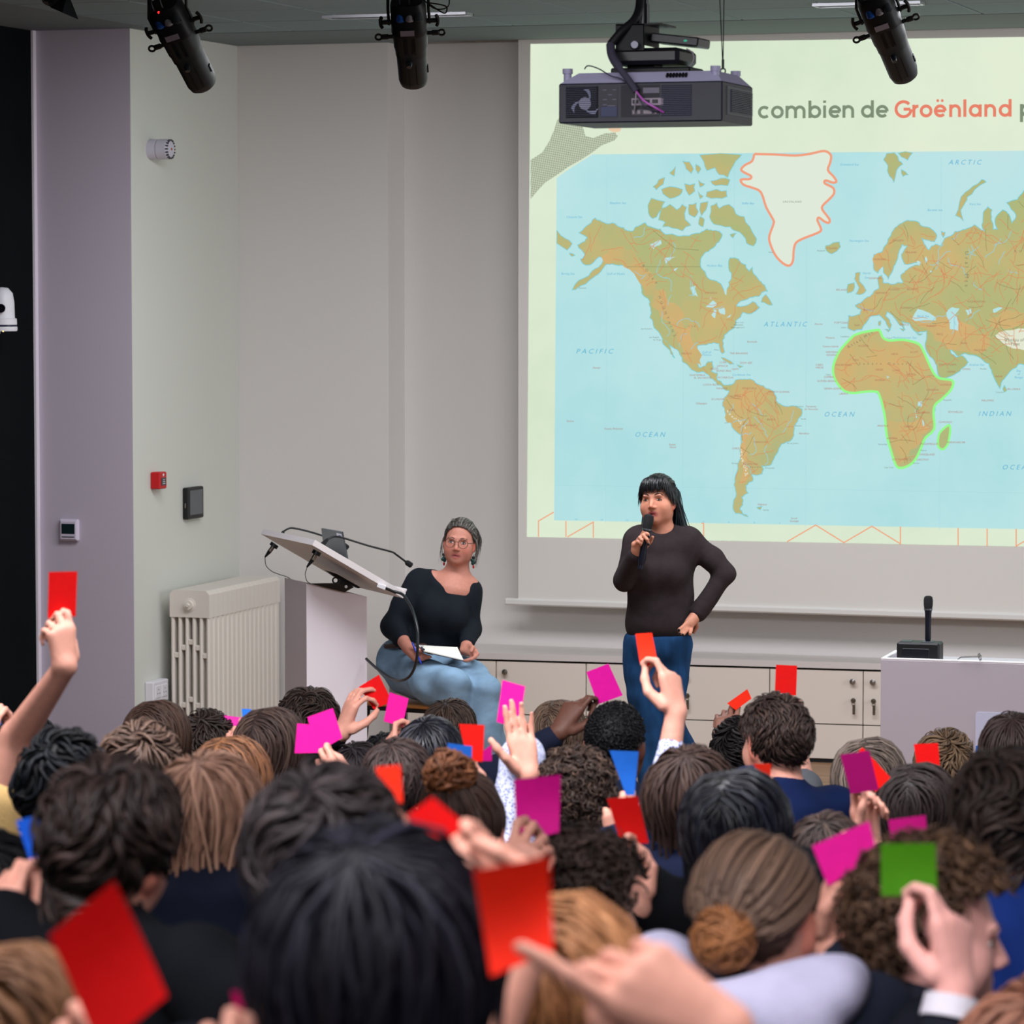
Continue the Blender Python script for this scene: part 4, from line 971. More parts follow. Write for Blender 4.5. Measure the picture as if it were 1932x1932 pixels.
for u, w_ in ((0.465, 0.008), (0.497, 0.010), (0.55, 0.026), (0.60, 0.008)):
    t.part('connector', pbx(MB(), u-w_, u+w_, 0.20, 0.30, -0.006, -0.002, 0.001), mat('connector_light', (150, 138, 146), 0.4), parent=pt_)
# right side vent
sv = t.part('side_vent', MB().span((PX1-0.001, YPR+0.05, PZ0+0.022), (PX1+0.003, YPR+PD-0.02, PZ1-0.012), ch=0.001), mat('side_vent_frame', (88, 92, 98), 0.45))
for k in range(13):
    z = PZ0+0.03+(PZ1-PZ0-0.05)*(k+0.5)/13
    t.part('louvre', MB().box((PX1+0.004, YPR+0.21, z), (0.006, 0.25, 0.003), Matrix.Rotation(0.5, 3, 'Y')), slm, parent=sv)
for k in range(7):
    x = PX0+PW*(0.66+0.019*k); z = (PZ1+zt)/2
    t.part('slot', MB().box((x, YPR+0.013, z+0.004), (0.006, 0.008, 0.014), Matrix.Rotation(-0.9, 3, 'X')), mat('duct_black'))
for (px, py, dy) in ((1071, 140, 0.03), (1350, 136, 0.03), (1388, 147, 0.30)):
    p = at_y(px, py, YPR+dy); p.z = PZT-0.006
    t.part('foot', MB().lathe(p, Z_, [(0.012, -0.02), (0.012, 0.004), (0.0155, 0.005), (0.0155, 0.02), (0.0, 0.021)], 16), shell2, smooth=True)
# mount: plates, pole, control box
pc = at_y(1212, 70, YPR+0.16); MX = pc.x; MY = YPR+0.16
b = MB().span((MX-0.08, MY-0.07, PZT), (MX+0.17, MY+0.09, PZT+0.018), ch=0.004); b.span((MX-0.035, MY-0.04, PZT), (MX+0.05, MY+0.05, PZT+0.06)); t.part('mount_plate', b, darkmetal)
zp = at_y(1212, 52, MY).z
b = MB().span((MX-0.055, MY-0.10, zp-0.075), (MX+0.035, MY-0.095, zp+0.004)).span((MX-0.055, MY-0.10, zp), (MX+0.09, MY+0.06, zp+0.005)).span((MX+0.032, MY-0.1, zp-0.06), (MX+0.036, MY+0.06, zp+0.004)); t.part('mount_bracket', b, darkmetal)
b = MB().cyl((MX, MY, zp), (MX, MY, zp+0.07), 0.021, n=20).cyl((MX, MY, zp+0.07), (MX, MY, CZ), 0.0175, n=20); t.part('pole', b, mat('pole_black', (14, 14, 20), 0.3, spec=0.6), smooth=True)
b = MB().lathe((MX, MY, CZ), (0, 0, -1), [(0.07, 0), (0.07, 0.008), (0.03, 0.02)], 20); t.part('ceiling_flange', b, darkmetal)
b = MB().cyl((MX+0.005, MY-0.1, zp-0.06), (MX+0.012, MY-0.125, zp-0.06), 0.014, 0.011); t.part('clamp_knob', b, mat('knob_steel', (110, 110, 122), 0.35, metal=0.6), smooth=True)
zb = at_y(1240, 122, MY-0.06).z
b = MB().span((MX-0.075, MY-0.09, zb), (MX+0.14, MY+0.12, zb+0.05), ch=0.012); t.part('control_box', b, mat('box_black', (26, 26, 34), 0.35, spec=0.6))
b = MB().box((MX+0.115, MY+0.02, zb+0.075), (0.15, 0.14, 0.028), Matrix.Rotation(0.12, 3, 'Y'), 0.004); t.part('receiver', b, mat('box_black'))
b = MB().ball((MX+0.15, MY-0.05, zb+0.071), (0.006, 0.002, 0.003)); t.part('indicator', b, emission('led_green', (70, 190, 150), 0.8))
# cables
slv = mat('cable_sleeve', (84, 80, 100), 0.7, bump=(700, 0.5)); pur = mat('cable_purple', (150, 72, 160), 0.4)
def pxy(px, py, dy): return at_y(px, py, YPR+dy)
cab_ = [pxy(1207, -40, 0.15), pxy(1207, 10, 0.12), pxy(1196, 38, 0.08), pxy(1172, 60, 0.05), pxy(1152, 84, 0.04)]
t.part('cable_trunk', MB().tube(catmull(cab_), 0.013, 10), mat('trunk_black', (22, 20, 28), 0.6), smooth=True)
t.part('cable_sleeve', MB().tube(catmull([pxy(1152, 84, 0.04), pxy(1155, 106, 0.01), pxy(1170, 130, -0.015), pxy(1187, 152, -0.02), pxy(1200, 172, -0.02)]), [0.0135]*12+[0.010]*13, 10), slv, smooth=True)
t.part('purple_cable', MB().tube(catmull([pxy(1200, 172, -0.02), pxy(1215, 190, -0.03), pxy(1238, 204, -0.025), pxy(1252, 212, -0.006)]), 0.0035, 8), mat('cable_magenta', (196, 96, 196), 0.4), smooth=True)
t.part('signal_cable', MB().tube(catmull([pxy(1200, 172, -0.02), pxy(1212, 196, -0.03), pxy(1228, 207, -0.02), pxy(1242, 211, -0.006)]), 0.003, 8), mat('cable_grey', (70, 68, 84), 0.4), smooth=True)
t.part('signal_cable', MB().tube(catmull([pxy(1200, 172, -0.02), pxy(1199, 188, -0.03), pxy(1197, 210, -0.006)]), 0.0022, 8), mat('cable_pale', (170, 160, 170), 0.4), smooth=True)
t.part('signal_cable', MB().tube(catmull([pxy(1103, 130, 0.02), pxy(1110, 124, 0.0), pxy(1130, 130, 0.0), pxy(1152, 143, -0.01), pxy(1172, 149, -0.015), pxy(1195, 168, -0.02)]), 0.002, 7), mat('cable_grey'), smooth=True)
t.part('power_lead', MB().tube(catmull([pxy(1295, 92, 0.14), pxy(1307, 100, 0.14), pxy(1308, 114, 0.14), pxy(1300, 126, 0.14)]), 0.002, 7), mat('cable_pale'), smooth=True)
for px in (1345, 1369):
    t.part('safety_wire', MB().tube([pxy(1364, 130, 0.2), at_z(px, -42, CZ) if False else Vector((pxy(px, -10, 0.2).x, YPR+0.2, CZ))], 0.0016, 6), darkmetal)
t.part('shackle', MB().torus(pxy(1364, 134, 0.2), Y_, 0.008, 0.0022, 16, 6).cyl(pxy(1364, 131, 0.2), pxy(1364, 112, 0.2), 0.004), darkmetal)

# ------------------------------------------------------------------ stage lights on a lighting bar
spot_m = mat('spotlight_black', (30, 36, 38), 0.5, spec=0.5, bump=(500, 0.15)); spot_d = mat('spotlight_dark', (10, 11, 14), 0.5)
def stage_light(pr, pf, d, lab, led=False, rollx=0.0):
    A = at(pr[0], pr[1], d); B = at(pf[0], pf[1], d+0.22)
    ax = (B-A).normalized(); side = (RT - ax*RT.dot(ax)).normalized(); up = side.cross(ax)       # up: away from camera / upward
    if up.dot(AWAY) < 0: up = -up
    M = Matrix((side, up, ax)).transposed(); L = (B-A).length
    t = Thing('stage_light', lab, 'spotlight', A-Z_*0.0, 'stage lights on the lighting bar')
    def q(u, v, w): return A + side*u + up*v + ax*(w*L)
    def ring(w, hx, hy, e=3.0, n=24):
        out = []
        for k in range(n):
            a = 2*math.pi*k/n; cx, sx = math.cos(a), math.sin(a)
            out.append(q(hx*abs(cx)**(2/e)*(1 if cx >= 0 else -1), hy*abs(sx)**(2/e)*(1 if sx >= 0 else -1), w))
        return out
    def loft(rings):
        m_ = MB(); n = len(rings[0])
        for r in rings: m_.v += r
        for i in range(len(rings)-1):
            for j in range(n):
                k = (j+1) % n; m_.f.append((i*n+j, i*n+k, (i+1)*n+k, (i+1)*n+j))
        m_.f.append(tuple(range(n))[::-1]); m_.f.append(tuple((len(rings)-1)*n+j for j in range(n)))
        return m_
    s = 0.070
    t.part('rear_housing', loft([ring(-0.12, s*0.85, s*0.8), ring(-0.05, s*0.98, s*0.95), ring(0.20, s*1.0, s*1.0), ring(0.24, s*1.03, s*1.02), ring(0.27, s*1.0, s)]), spot_d, smooth=True)
    t.part('body', loft([ring(0.27, s*0.97, s*0.97), ring(0.45, s*0.95, s*0.95), ring(0.48, s*0.90, s*0.92), ring(0.56, s*0.88, s*0.92)]), spot_m, smooth=True)
    t.part('lens_tube', loft([ring(0.50, s*0.86, s*0.90, 2.6), ring(0.90, s*0.83, s*0.88, 2.6), ring(0.97, s*0.74, s*0.80, 2.4), ring(1.0, s*0.55, s*0.62, 2.2)]), spot_m, smooth=True)
    t.part('lens', MB().cyl(q(0, 0, 0.985), q(0, 0, 1.004), s*0.5, n=20), mat('lens_glass', (10, 8, 16), 0.1))
    for k in range(6): t.part('cooling_slot', MB().box(q(-0.022+(k % 3)*0.006+(k//3)*0.030, -s*0.965, 0.38), (0.0022, 0.004, 0.075), M), spot_d)
    t.part('focus_knob', MB().cyl(q(-0.008, -s*0.88, 0.61), q(-0.008, -s*1.15, 0.63), 0.013, 0.010, 14), mat('knob_dark', (34, 40, 46), 0.3), smooth=True)
    for u, w0, w1 in ((-0.012, 0.68, 0.93), (0.018, 0.64, 0.90)): t.part('groove', MB().box(q(u, -s*0.865, (w0+w1)/2), (0.002, 0.004, (w1-w0)*L), M), spot_d)
    t.part('label', MB().box(q(-0.006, -s*1.005, 0.20), (0.054, 0.003, 0.024), M), mat('spot_label', (150, 140, 150), 0.5))
    t.part('latch', MB().box(q(0.005, -s*0.2, 1.0), (0.024, 0.02, 0.018), M, 0.003), mat('latch_grey', (74, 74, 88), 0.4)); t.part('latch', MB().box(q(s*0.84, -0.01, 0.78), (0.008, 0.02, 0.03), M, 0.002), spot_d)
    # yoke with T-handles
    yk = 0.16
    for sg in (-1, 1):
        t.part('yoke_arm', MB().tube([q(sg*s*1.12, 0.0, 0.20), q(sg*s*1.12, 0.0, 0.08), q(sg*s*1.12, 0, 0.0)+Z_*0.0, q(sg*s*1.10, 0.0, 0.0)+Z_*0.20], 0.006, 8), spot_d)
        hd = t.part('tilt_handle', MB().cyl(q(sg*s*0.98, 0, 0.17), q(sg*s*1.5, 0, 0.17), 0.009).tube(catmull([q(sg*s*1.50, 0, 0.10), q(sg*s*1.58, 0, 0.14), q(sg*s*1.58, 0, 0.20), q(sg*s*1.50, 0, 0.24)], 4), 0.007, 8), spot_d, smooth=True)
        w = 0.33 if sg > 0 else 0.36
        t.part('shutter_handle', MB().cyl(q(sg*s*0.9, 0, w), q(sg*s*1.55, 0, w), 0.008).box(q(sg*s*1.4, 0, w), (0.03, 0.014, 0.02), M, 0.003).torus(q(sg*s*1.75, 0, w), up, 0.012, 0.0045, 18, 7), spot_d, smooth=True)
    t.part('yoke_bridge', MB().tube([q(-s*1.10, 0, 0)+Z_*0.20, q(s*1.10, 0, 0)+Z_*0.20], 0.007, 8), spot_d)
    top = q(0, 0, 0)+Z_*0.20
    t.part('hook_clamp', MB().tube([top, Vector((top.x, top.y, CZ-0.04))], 0.014, 10).span(Vector((top.x-0.03, top.y-0.03, CZ-0.06)), Vector((top.x+0.03, top.y+0.03, CZ))), spot_d)
    for k, (u, cc, nm) in enumerate(((-0.03, (24, 84, 170), 'blue connector'), (0.006, (172, 164, 168), 'grey connector'), (0.04, (52, 58, 64), 'dark round cap'))):
        c0 = q(u, -s*0.55, -0.06); c1 = q(u, -s*1.02, 0.04)
        cm = mat('conn_%d' % k, cc, 0.4)
        b = MB().tube([c1+up*0.012, c1, c0], [0.016, 0.015, 0.012], 12); cn = t.part('connector', b, cm, label=nm, smooth=True)
        if k < 2:
            e = c0-ax*0.06; t.part('cable', MB().tube(catmull([c0, e, e+Z_*0.08+up*0.02, top+side*u+Z_*0.04]), 0.006, 8), spot_d if k else mat('cable_navy', (14, 20, 40), 0.5), parent=cn, smooth=True)
    if led: t.part('status_lamp', MB().ball(q(-0.014, -s*0.75, -0.115), 0.005), emission('led_red', (255, 40, 40), 2.0))
    if not led:
        c = q(s*1.5, 0, 0.02)
        t.part('safety_cable', MB().tube(catmull([q(s*0.9, 0, -0.1), c, c+side*0.05-ax*0.01, c+side*0.052-Z_*-0.07, Vector((c.x, c.y, CZ))+side*0.05]), 0.0025, 6), spot_d, smooth=True)
        t.part('carabiner', MB().tube(catmull([c-side*0.03-ax*0.03, c+side*0.03-ax*0.015, c+side*0.045, c+side*0.03+ax*0.02, c-side*0.03-ax*0.03]), 0.003, 6), spot_d, smooth=True)
    return t
stage_light((316, 24), (386, 163), 13.3, 'black stage light with a red lamp, leftmost of three', True)
stage_light((770, 16), (781, 158), 13.3, 'black stage light pointing straight down in the middle')
stage_light((1652, 4), (1709, 146), 13.3, 'black tilted stage light in front of the slide')
# dark flap of another fixture at the top left
p = at(120, 12, 13.3)
t = Thing('barn_door_light', 'dark hanging flap of a lamp at the top left ceiling', 'spotlight', p)
fl = [at(85, -6, 13.3), at(128, -14, 13.3), at(148, 37, 13.3), at(118, 24, 13.25), at(95, 14, 13.3)]
t.part('flap', MB().prism(fl, AWAY*0.004), mat('flap_dark', (36, 40, 44), 0.5))
fa = at(100, -70, 13.4); t.part('lamp_body', MB().cyl(at(106, -8, 13.33), at(96, -50, 13.4), 0.06, 0.075, 18).cyl(at(96, -50, 13.4), Vector((at(96, -50, 13.4).x, at(96, -50, 13.4).y, CZ)), 0.012), spot_m)
t.part('hinge', MB().cyl(at(83, 0, 13.3), at(100, 1, 13.3), 0.008), spot_d)

# ------------------------------------------------------------------ lectern
TL, TRr, BR = at(492, 1008, 16.6), at(589, 1028, 15.9), at(763, 1129.5, 16.07)
e1 = (TRr-TL); e1.z = 0; W1 = e1.length; e1.normalize()
TRr.z = TL.z = (TL.z+TRr.z)/2
e2 = BR-TRr; e2 = e2 - e1*e2.dot(e1); L2 = e2.length; e2.normalize(); nrm = e1.cross(e2).normalized()
if nrm.z < 0: nrm = -nrm
BL = TL+e2*L2; BR = TRr+e2*L2
eh = Vector((e2.x, e2.y, 0)).normalized()
lect_m = mat('lectern_white', (240, 232, 240), 0.45, spec=0.4)
A0, B0, C0_ = at(534, 1094, 16.42), at(578, 1101, 16.10), at(692, 1126, 16.21)
t = Thing('lectern', 'white lectern with a tilted reading board', 'lectern', (B0.x, B0.y, 0))
wd = (C0_-B0); wd.z = 0; wl = wd.length; wd.normalize(); dp = Vector((-wd.y, wd.x, 0)); 
if dp.dot(Vector((A0.x-B0.x, A0.y-B0.y, 0))) < 0: dp = -dp
dl = Vector((A0.x-B0.x, A0.y-B0.y, 0)).dot(dp)
zB, zC = B0.z, C0_.z
foot = [Vector((B0.x, B0.y, 0)), Vector((B0.x, B0.y, 0))+wd*wl, Vector((B0.x, B0.y, 0))+wd*wl+dp*dl, Vector((B0.x, B0.y, 0))+dp*dl]
b = MB()
zs = [zB, zC, zC, zB]
b.add(foot+[f+Z_*z for f, z in zip(foot, zs)], [(0, 1, 5, 4), (1, 2, 6, 5), (2, 3, 7, 6), (3, 0, 4, 7), (4, 5, 6, 7), (0, 3, 2, 1)])
t.part('column', b, lect_m)
b = MB(); th = 0.028
b.add([TL, TRr, BR, BL, TL+nrm*th, TRr+nrm*th, BR+nrm*th, BL+nrm*th], [(0, 1, 2, 3), (4, 5, 6, 7), (0, 1, 5, 4), (1, 2, 6, 5), (2, 3, 7, 6), (3, 0, 4, 7)])
bd = t.part('reading_board', b, mat('board_white', (226, 220, 220), 0.4))
def onb(a, c, h=0.0): return TL+e1*(W1*a)+e2*(L2*c)+nrm*h     # point on the board: a along the top edge, c downhill
RB = Matrix((e1, e2, nrm)).transposed()
t.part('ledge', MB().box(onb(0.5, 0.985, th+0.008), (W1, 0.012, 0.02), RB, 0.002), mat('board_white'), parent=bd)
# hinge bracket between column and board
hc = foot[0]+wd*wl*0.42+dp*dl*0.06+Z_*(zB*0.58+zC*0.42+0.01)
k1 = at(586, 1101.5, 16.08); k2 = at(650, 1117.5, 16.14); k3 = at(680, 1107, 16.14); k4 = at(640, 1085, 16.1)
b = MB().prism([k1, k2, at(668, 1108, 16.14), at(645, 1092, 16.12), at(640, 1101, 16.11)], dp*0.03)
t.part('bracket', b, darkmetal)
b = MB().prism([at(618, 1077, 16.1), at(636, 1083, 16.12), at(681, 1108.5, 16.16), at(676, 1110, 16.15), at(632, 1088, 16.1)], dp*0.04); t.part('bracket_plate', b, darkmetal)
b = MB().torus(at(633, 1095, 16.1), AWAY*-1, 0.013, 0.004, 18, 6); t.part('spring', b, darkmetal)
t.part('bolt', MB().cyl(at(653, 1107, 16.11), at(653, 1107, 16.09), 0.007, n=12), mat('bolt_steel', (170, 165, 165), 0.3, metal=0.5))
# two gooseneck microphones, with their plugs and leads
mic_k = mat('gooseneck_black', (12, 13, 16), 0.4)
def on_px(px, py, d): return at(px, py, d)
for (lab, base, pts, tip, plug, lead, dd_) in (
    ('black gooseneck microphone nearer the lectern edge', (609, 1027), [(617.5, 1018, 16.0), (629, 1013, 16.02), (645.6, 1014.5, 16.05), (695, 1029.6, 16.1), (738, 1041, 16.15), (747, 1046, 16.16), (765, 1059.5, 16.2)], (777, 1067.5, 16.21), [(597, 1043), (590, 1056), (579, 1070)], [(579, 1072), (576, 1083), (579, 1096), (586, 1101)], 15.97),
    ('black gooseneck microphone passing behind the laptop', (532, 1010), [(534.6, 1003, 16.4), (543, 998, 16.42), (553, 996.5, 16.43), (579, 1002, 16.45), (606, 1010, 16.48), (640, 1022, 16.5)], (657, 1035, 16.5), [(517, 1029), (509, 1040), (500, 1051)], [(500, 1053), (502, 1067), (513, 1078), (528, 1084), (543, 1089), (552, 1096)], 16.38)):
    bp = at(base[0], base[1], dd_)
    mt = Thing('gooseneck_microphone', lab, 'microphone', bp, 'gooseneck microphones on the lectern')
    first = Vector(at(*pts[0]))
    mt.part('base', MB().tube([bp-(first-bp)*0.3, bp, first], [0.013, 0.012, 0.007], 12), mic_k, smooth=True)
    mt.part('stem', MB().tube(catmull([first]+[at(*q) for q in pts[1:]]), 0.0048, 8), mic_k, smooth=True)
    e_ = at(*pts[-1]); tp = at(*tip)
    mt.part('windscreen', MB().tube([e_, e_.lerp(tp, 0.15), e_.lerp(tp, 0.3), e_.lerp(tp, 0.9), tp], [0.006, 0.011, 0.0135, 0.0135, 0.009], 14), mat('windscreen_foam', (16, 16, 19), 0.9), smooth=True)
    q0, q1, q2 = [at(x, y, dd_-0.02) for x, y in plug]
    mt.part('socket', MB().cyl(q0+(q0-q1)*0.25, q0-(q0-q1)*0.25, 0.021, n=16), mic_k)
    pg = mt.part('plug', MB().cyl(q0.lerp(q1, 0.2), q1, 0.0105, n=14), mat('plug_nickel', (150, 142, 132), 0.25, metal=0.8), smooth=True)
    mt.part('plug_boot', MB().cyl(q1, q2, 0.0105, 0.004, 12), mic_k, parent=pg, smooth=True)
    mt.part('lead', MB().tube(catmull([q2]+[at(x, y, dd_+0.02) for x, y in lead]), 0.0018, 6), mat('lead_dark', (40, 40, 44), 0.5), smooth=True)
# laptop, seen from the back of its lid
l0, l1, l2, l3 = at(606, 997, 16.34), at(645, 1004, 16.06), at(657.5, 1069, 16.14), at(612, 1046, 16.42)
lm = mat('laptop_grey', (76, 84, 86), 0.45, spec=0.4)
hx = onb(0.12, 0.5, th); 
t = Thing('laptop', 'open grey laptop on the lectern board, seen from behind its lid', 'laptop', onb(0.45, 0.6, th))
ln = (l1-l0).cross(l2-l1).normalized()
if ln.dot(AWAY) < 0: ln = -ln
lid = t.part('lid', MB().prism([l0, l1, l2, l3], ln*0.007), lm)
def lq(u, v): return l0.lerp(l1, u).lerp(l3.lerp(l2, u), v)
st = t.part('sticker', MB().prism([lq(0.73, 0.05)-ln*0.001, lq(0.97, 0.06)-ln*0.001, lq(0.97, 0.20)-ln*0.001, lq(0.73, 0.19)-ln*0.001], ln*0.001), mat('sticker_white', (214, 214, 222), 0.4), parent=lid)
t.part('sticker_print', MB().prism([lq(0.82, 0.10)-ln*0.0018, lq(0.93, 0.105)-ln*0.0018, lq(0.93, 0.15)-ln*0.0018, lq(0.82, 0.145)-ln*0.0018], ln*0.0005), mat('sticker_blue', (44, 62, 132), 0.4), parent=lid)
t.part('screen', MB().prism([lq(0.04, 0.05)+ln*0.0071, lq(0.96, 0.05)+ln*0.0071, lq(0.96, 0.93)+ln*0.0071, lq(0.04, 0.93)+ln*0.0071], ln*0.0008), mat('laptop_screen', (60, 66, 80), 0.2), parent=lid)
kb = [l3, l2, l2+e2*0.2+ln*0.0, l3+e2*0.2]
a_ = [onb(0.10, 0.60, th+0.001), onb(0.50, 0.60, th+0.001), onb(0.50, 0.97, th+0.001), onb(0.10, 0.97, th+0.001)]
t.part('keyboard_base', MB().prism(a_, nrm*0.012), lm)
# white adapter with black plug, and the thick black lead that loops to the column
p = onb(0.93, 0.83, th)
t = Thing('power_adapter', 'small white adapter with a black plug on the lectern board', 'adapter', p)
t.part('housing', MB().prism([at(713, 1101.5, 16.02), at(728, 1106, 16.02), at(726.5, 1113, 16.02), at(711, 1107, 16.02)], AWAY*0.03), plastic)
t.part('plug', MB().tube([at(728, 1110, 16.03), at(747, 1118, 16.05)], 0.007, 10), mic_k)
t = Thing('black_lead', 'thick black lead looping from the lectern board to its column', 'cable', at(766, 1131, 16.0))
lp = [(744, 1116, 16.05), (757, 1120, 16.04), (766, 1129, 16.0), (778, 1151, 15.9), (787, 1184, 15.82), (788, 1221, 15.8), (784, 1253, 15.82), (773, 1275.5, 15.86), (756, 1284, 15.92), (738, 1280, 16.0), (713, 1263, 16.1), (691, 1243, 16.2)]
t.part('lead', MB().tube(catmull([at(*q) for q in lp]), 0.0068, 10), mat('lead_rubber', (16, 24, 30), 0.35, spec=0.6), smooth=True)

# ------------------------------------------------------------------ people: shared anatomy
def rotz(a): return Matrix.Rotation(a, 3, 'Z')
def head_prims(fine=False, mouth=0.0, cheek=1.0):
    p = [ell((0, -0.015, 0.030), (0.074, 0.093, 0.085), k=0.02), ell((0, 0.022, -0.030), (0.060, 0.064, 0.078), k=0.03),
         ell((0, 0.034, -0.074), (0.044, 0.046, 0.036), k=0.025), ell((0, 0.062, -0.094), (0.020, 0.016, 0.015), k=0.02)]
    for s in (-1, 1):
        p.append(ell((s*0.040, 0.052, -0.032), (0.022*cheek, 0.022, 0.026), k=0.02))
        p.append(ell((s*0.046, 0.012, -0.045), (0.022, 0.045, 0.045), k=0.03))
        p.append(ell((s*0.0775, -0.008, -0.008), (0.0075, 0.019, 0.032), Matrix.Rotation(s*-0.35, 3, 'Z') @ Matrix.Rotation(-0.15, 3, 'X'), k=0.008))
        p.append(ell((s*0.074, 0.002, -0.036), (0.007, 0.009, 0.010), k=0.006))
    if fine:
        p += [cone((-0.036, 0.078, 0.020), (0.036, 0.078, 0.020), 0.009, 0.009, 0.012)]
        for s in (-1, 1):
            p.append(cut((s*0.032, 0.094, 0.001), (0.020, 0.015, 0.012), k=0.010))
            p.append(cut((s*0.084, -0.004, -0.006), (0.006, 0.010, 0.018), k=0.004))
        p += [cone((0, 0.080, 0.008), (0, 0.100, -0.030), 0.0070, 0.0098, 0.010)]
        for s in (-1, 1): p.append(ell((s*0.0115, 0.091, -0.035), (0.0075, 0.009, 0.0065), k=0.006))
        for s in (-1, 1): p.append(cut((s*0.007, 0.098, -0.0445), (0.0035, 0.005, 0.003), k=0.003))
        o = mouth
        p += [cone((-0.025, 0.0745, -0.064+o*0.2), (0, 0.0840, -0.0600), 0.0036, 0.0048, 0.006), cone((0.025, 0.0745, -0.064+o*0.2), (0, 0.0840, -0.0600), 0.0036, 0.0048, 0.006),
              cone((-0.023, 0.074, -0.067-o), (0, 0.0825, -0.0710-o), 0.0036, 0.0054, 0.006), cone((0.023, 0.074, -0.067-o), (0, 0.0825, -0.0710-o), 0.0036, 0.0054, 0.006)]
        p += [cut((0, 0.094, -0.0650-o*0.5), (0.024, 0.011, 0.0016+o*0.6), k=0.0025)]
    else:
        p += [cone((0, 0.080, 0.006), (0, 0.098, -0.030), 0.009, 0.013, 0.012), cone((-0.034, 0.076, 0.020), (0.034, 0.076, 0.020), 0.010, 0.010, 0.015), cone((-0.02, 0.078, -0.066), (0.02, 0.078, -0.066), 0.009, 0.009, 0.01)]
    return p
def torso_prims(k=1.0, w=1.0, y0=0.0):
    """seated trunk; origin on the seat under the pelvis, y forward, z up"""
    s = lambda z: z*k
    return [ell((0, 0.0, 0.105), (0.165*w, 0.125, 0.115), k=0.05), ell((0, 0.01, s(0.24)), (0.142*w, 0.108, 0.16*k), k=0.06),
            ell((0, 0.0, s(0.40)), (0.165*w, 0.112, 0.155*k), k=0.06), cone((-0.145*w, -0.012, s(0.525)), (0.145*w, -0.012, s(0.525)), 0.052, 0.052, 0.06),
            cone((0, -0.02, s(0.52)), (0, -0.005, s(0.585)), 0.075, 0.056, 0.05)]
def leg_prims():
    p = []
    for s in (-1, 1):
        p += limb([(s*0.085, 0.04, 0.075), (s*0.085, 0.26, 0.075), (s*0.085, 0.36, 0.06)], [0.080, 0.070, 0.058], 0.03)
        p += limb([(s*0.085, 0.36, 0.05), (s*0.085, 0.35, -0.15), (s*0.085, 0.30, -0.38)], [0.057, 0.052, 0.040], 0.03)
    return p
def shoe_prims():
    return [q for s in (-1, 1) for q in limb([(s*0.085, 0.29, -0.405), (s*0.09, 0.42, -0.415)], [0.042, 0.032], 0.02)]
def ik(S, Wp, L1, L2, pole):
    d = Wp-S; D = d.length; D2 = min(D, (L1+L2)*0.995); 
    if D > (L1+L2)*0.995:
        f = D/((L1+L2)*0.995); L1 *= f; L2 *= f; D2 = D*0.9999
    dn = d.normalized(); a = (L1*L1-L2*L2+D2*D2)/(2*D2); h = math.sqrt(max(L1*L1-a*a, 0))
    pl = (pole-dn*pole.dot(dn)); pl = pl.normalized() if pl.length > 1e-6 else Vector((0, 0, -1))
    return S+dn*a+pl*h
PINCH = [(15, 60, 35), (38, 74, 45), (58, 80, 50), (64, 82, 50)]
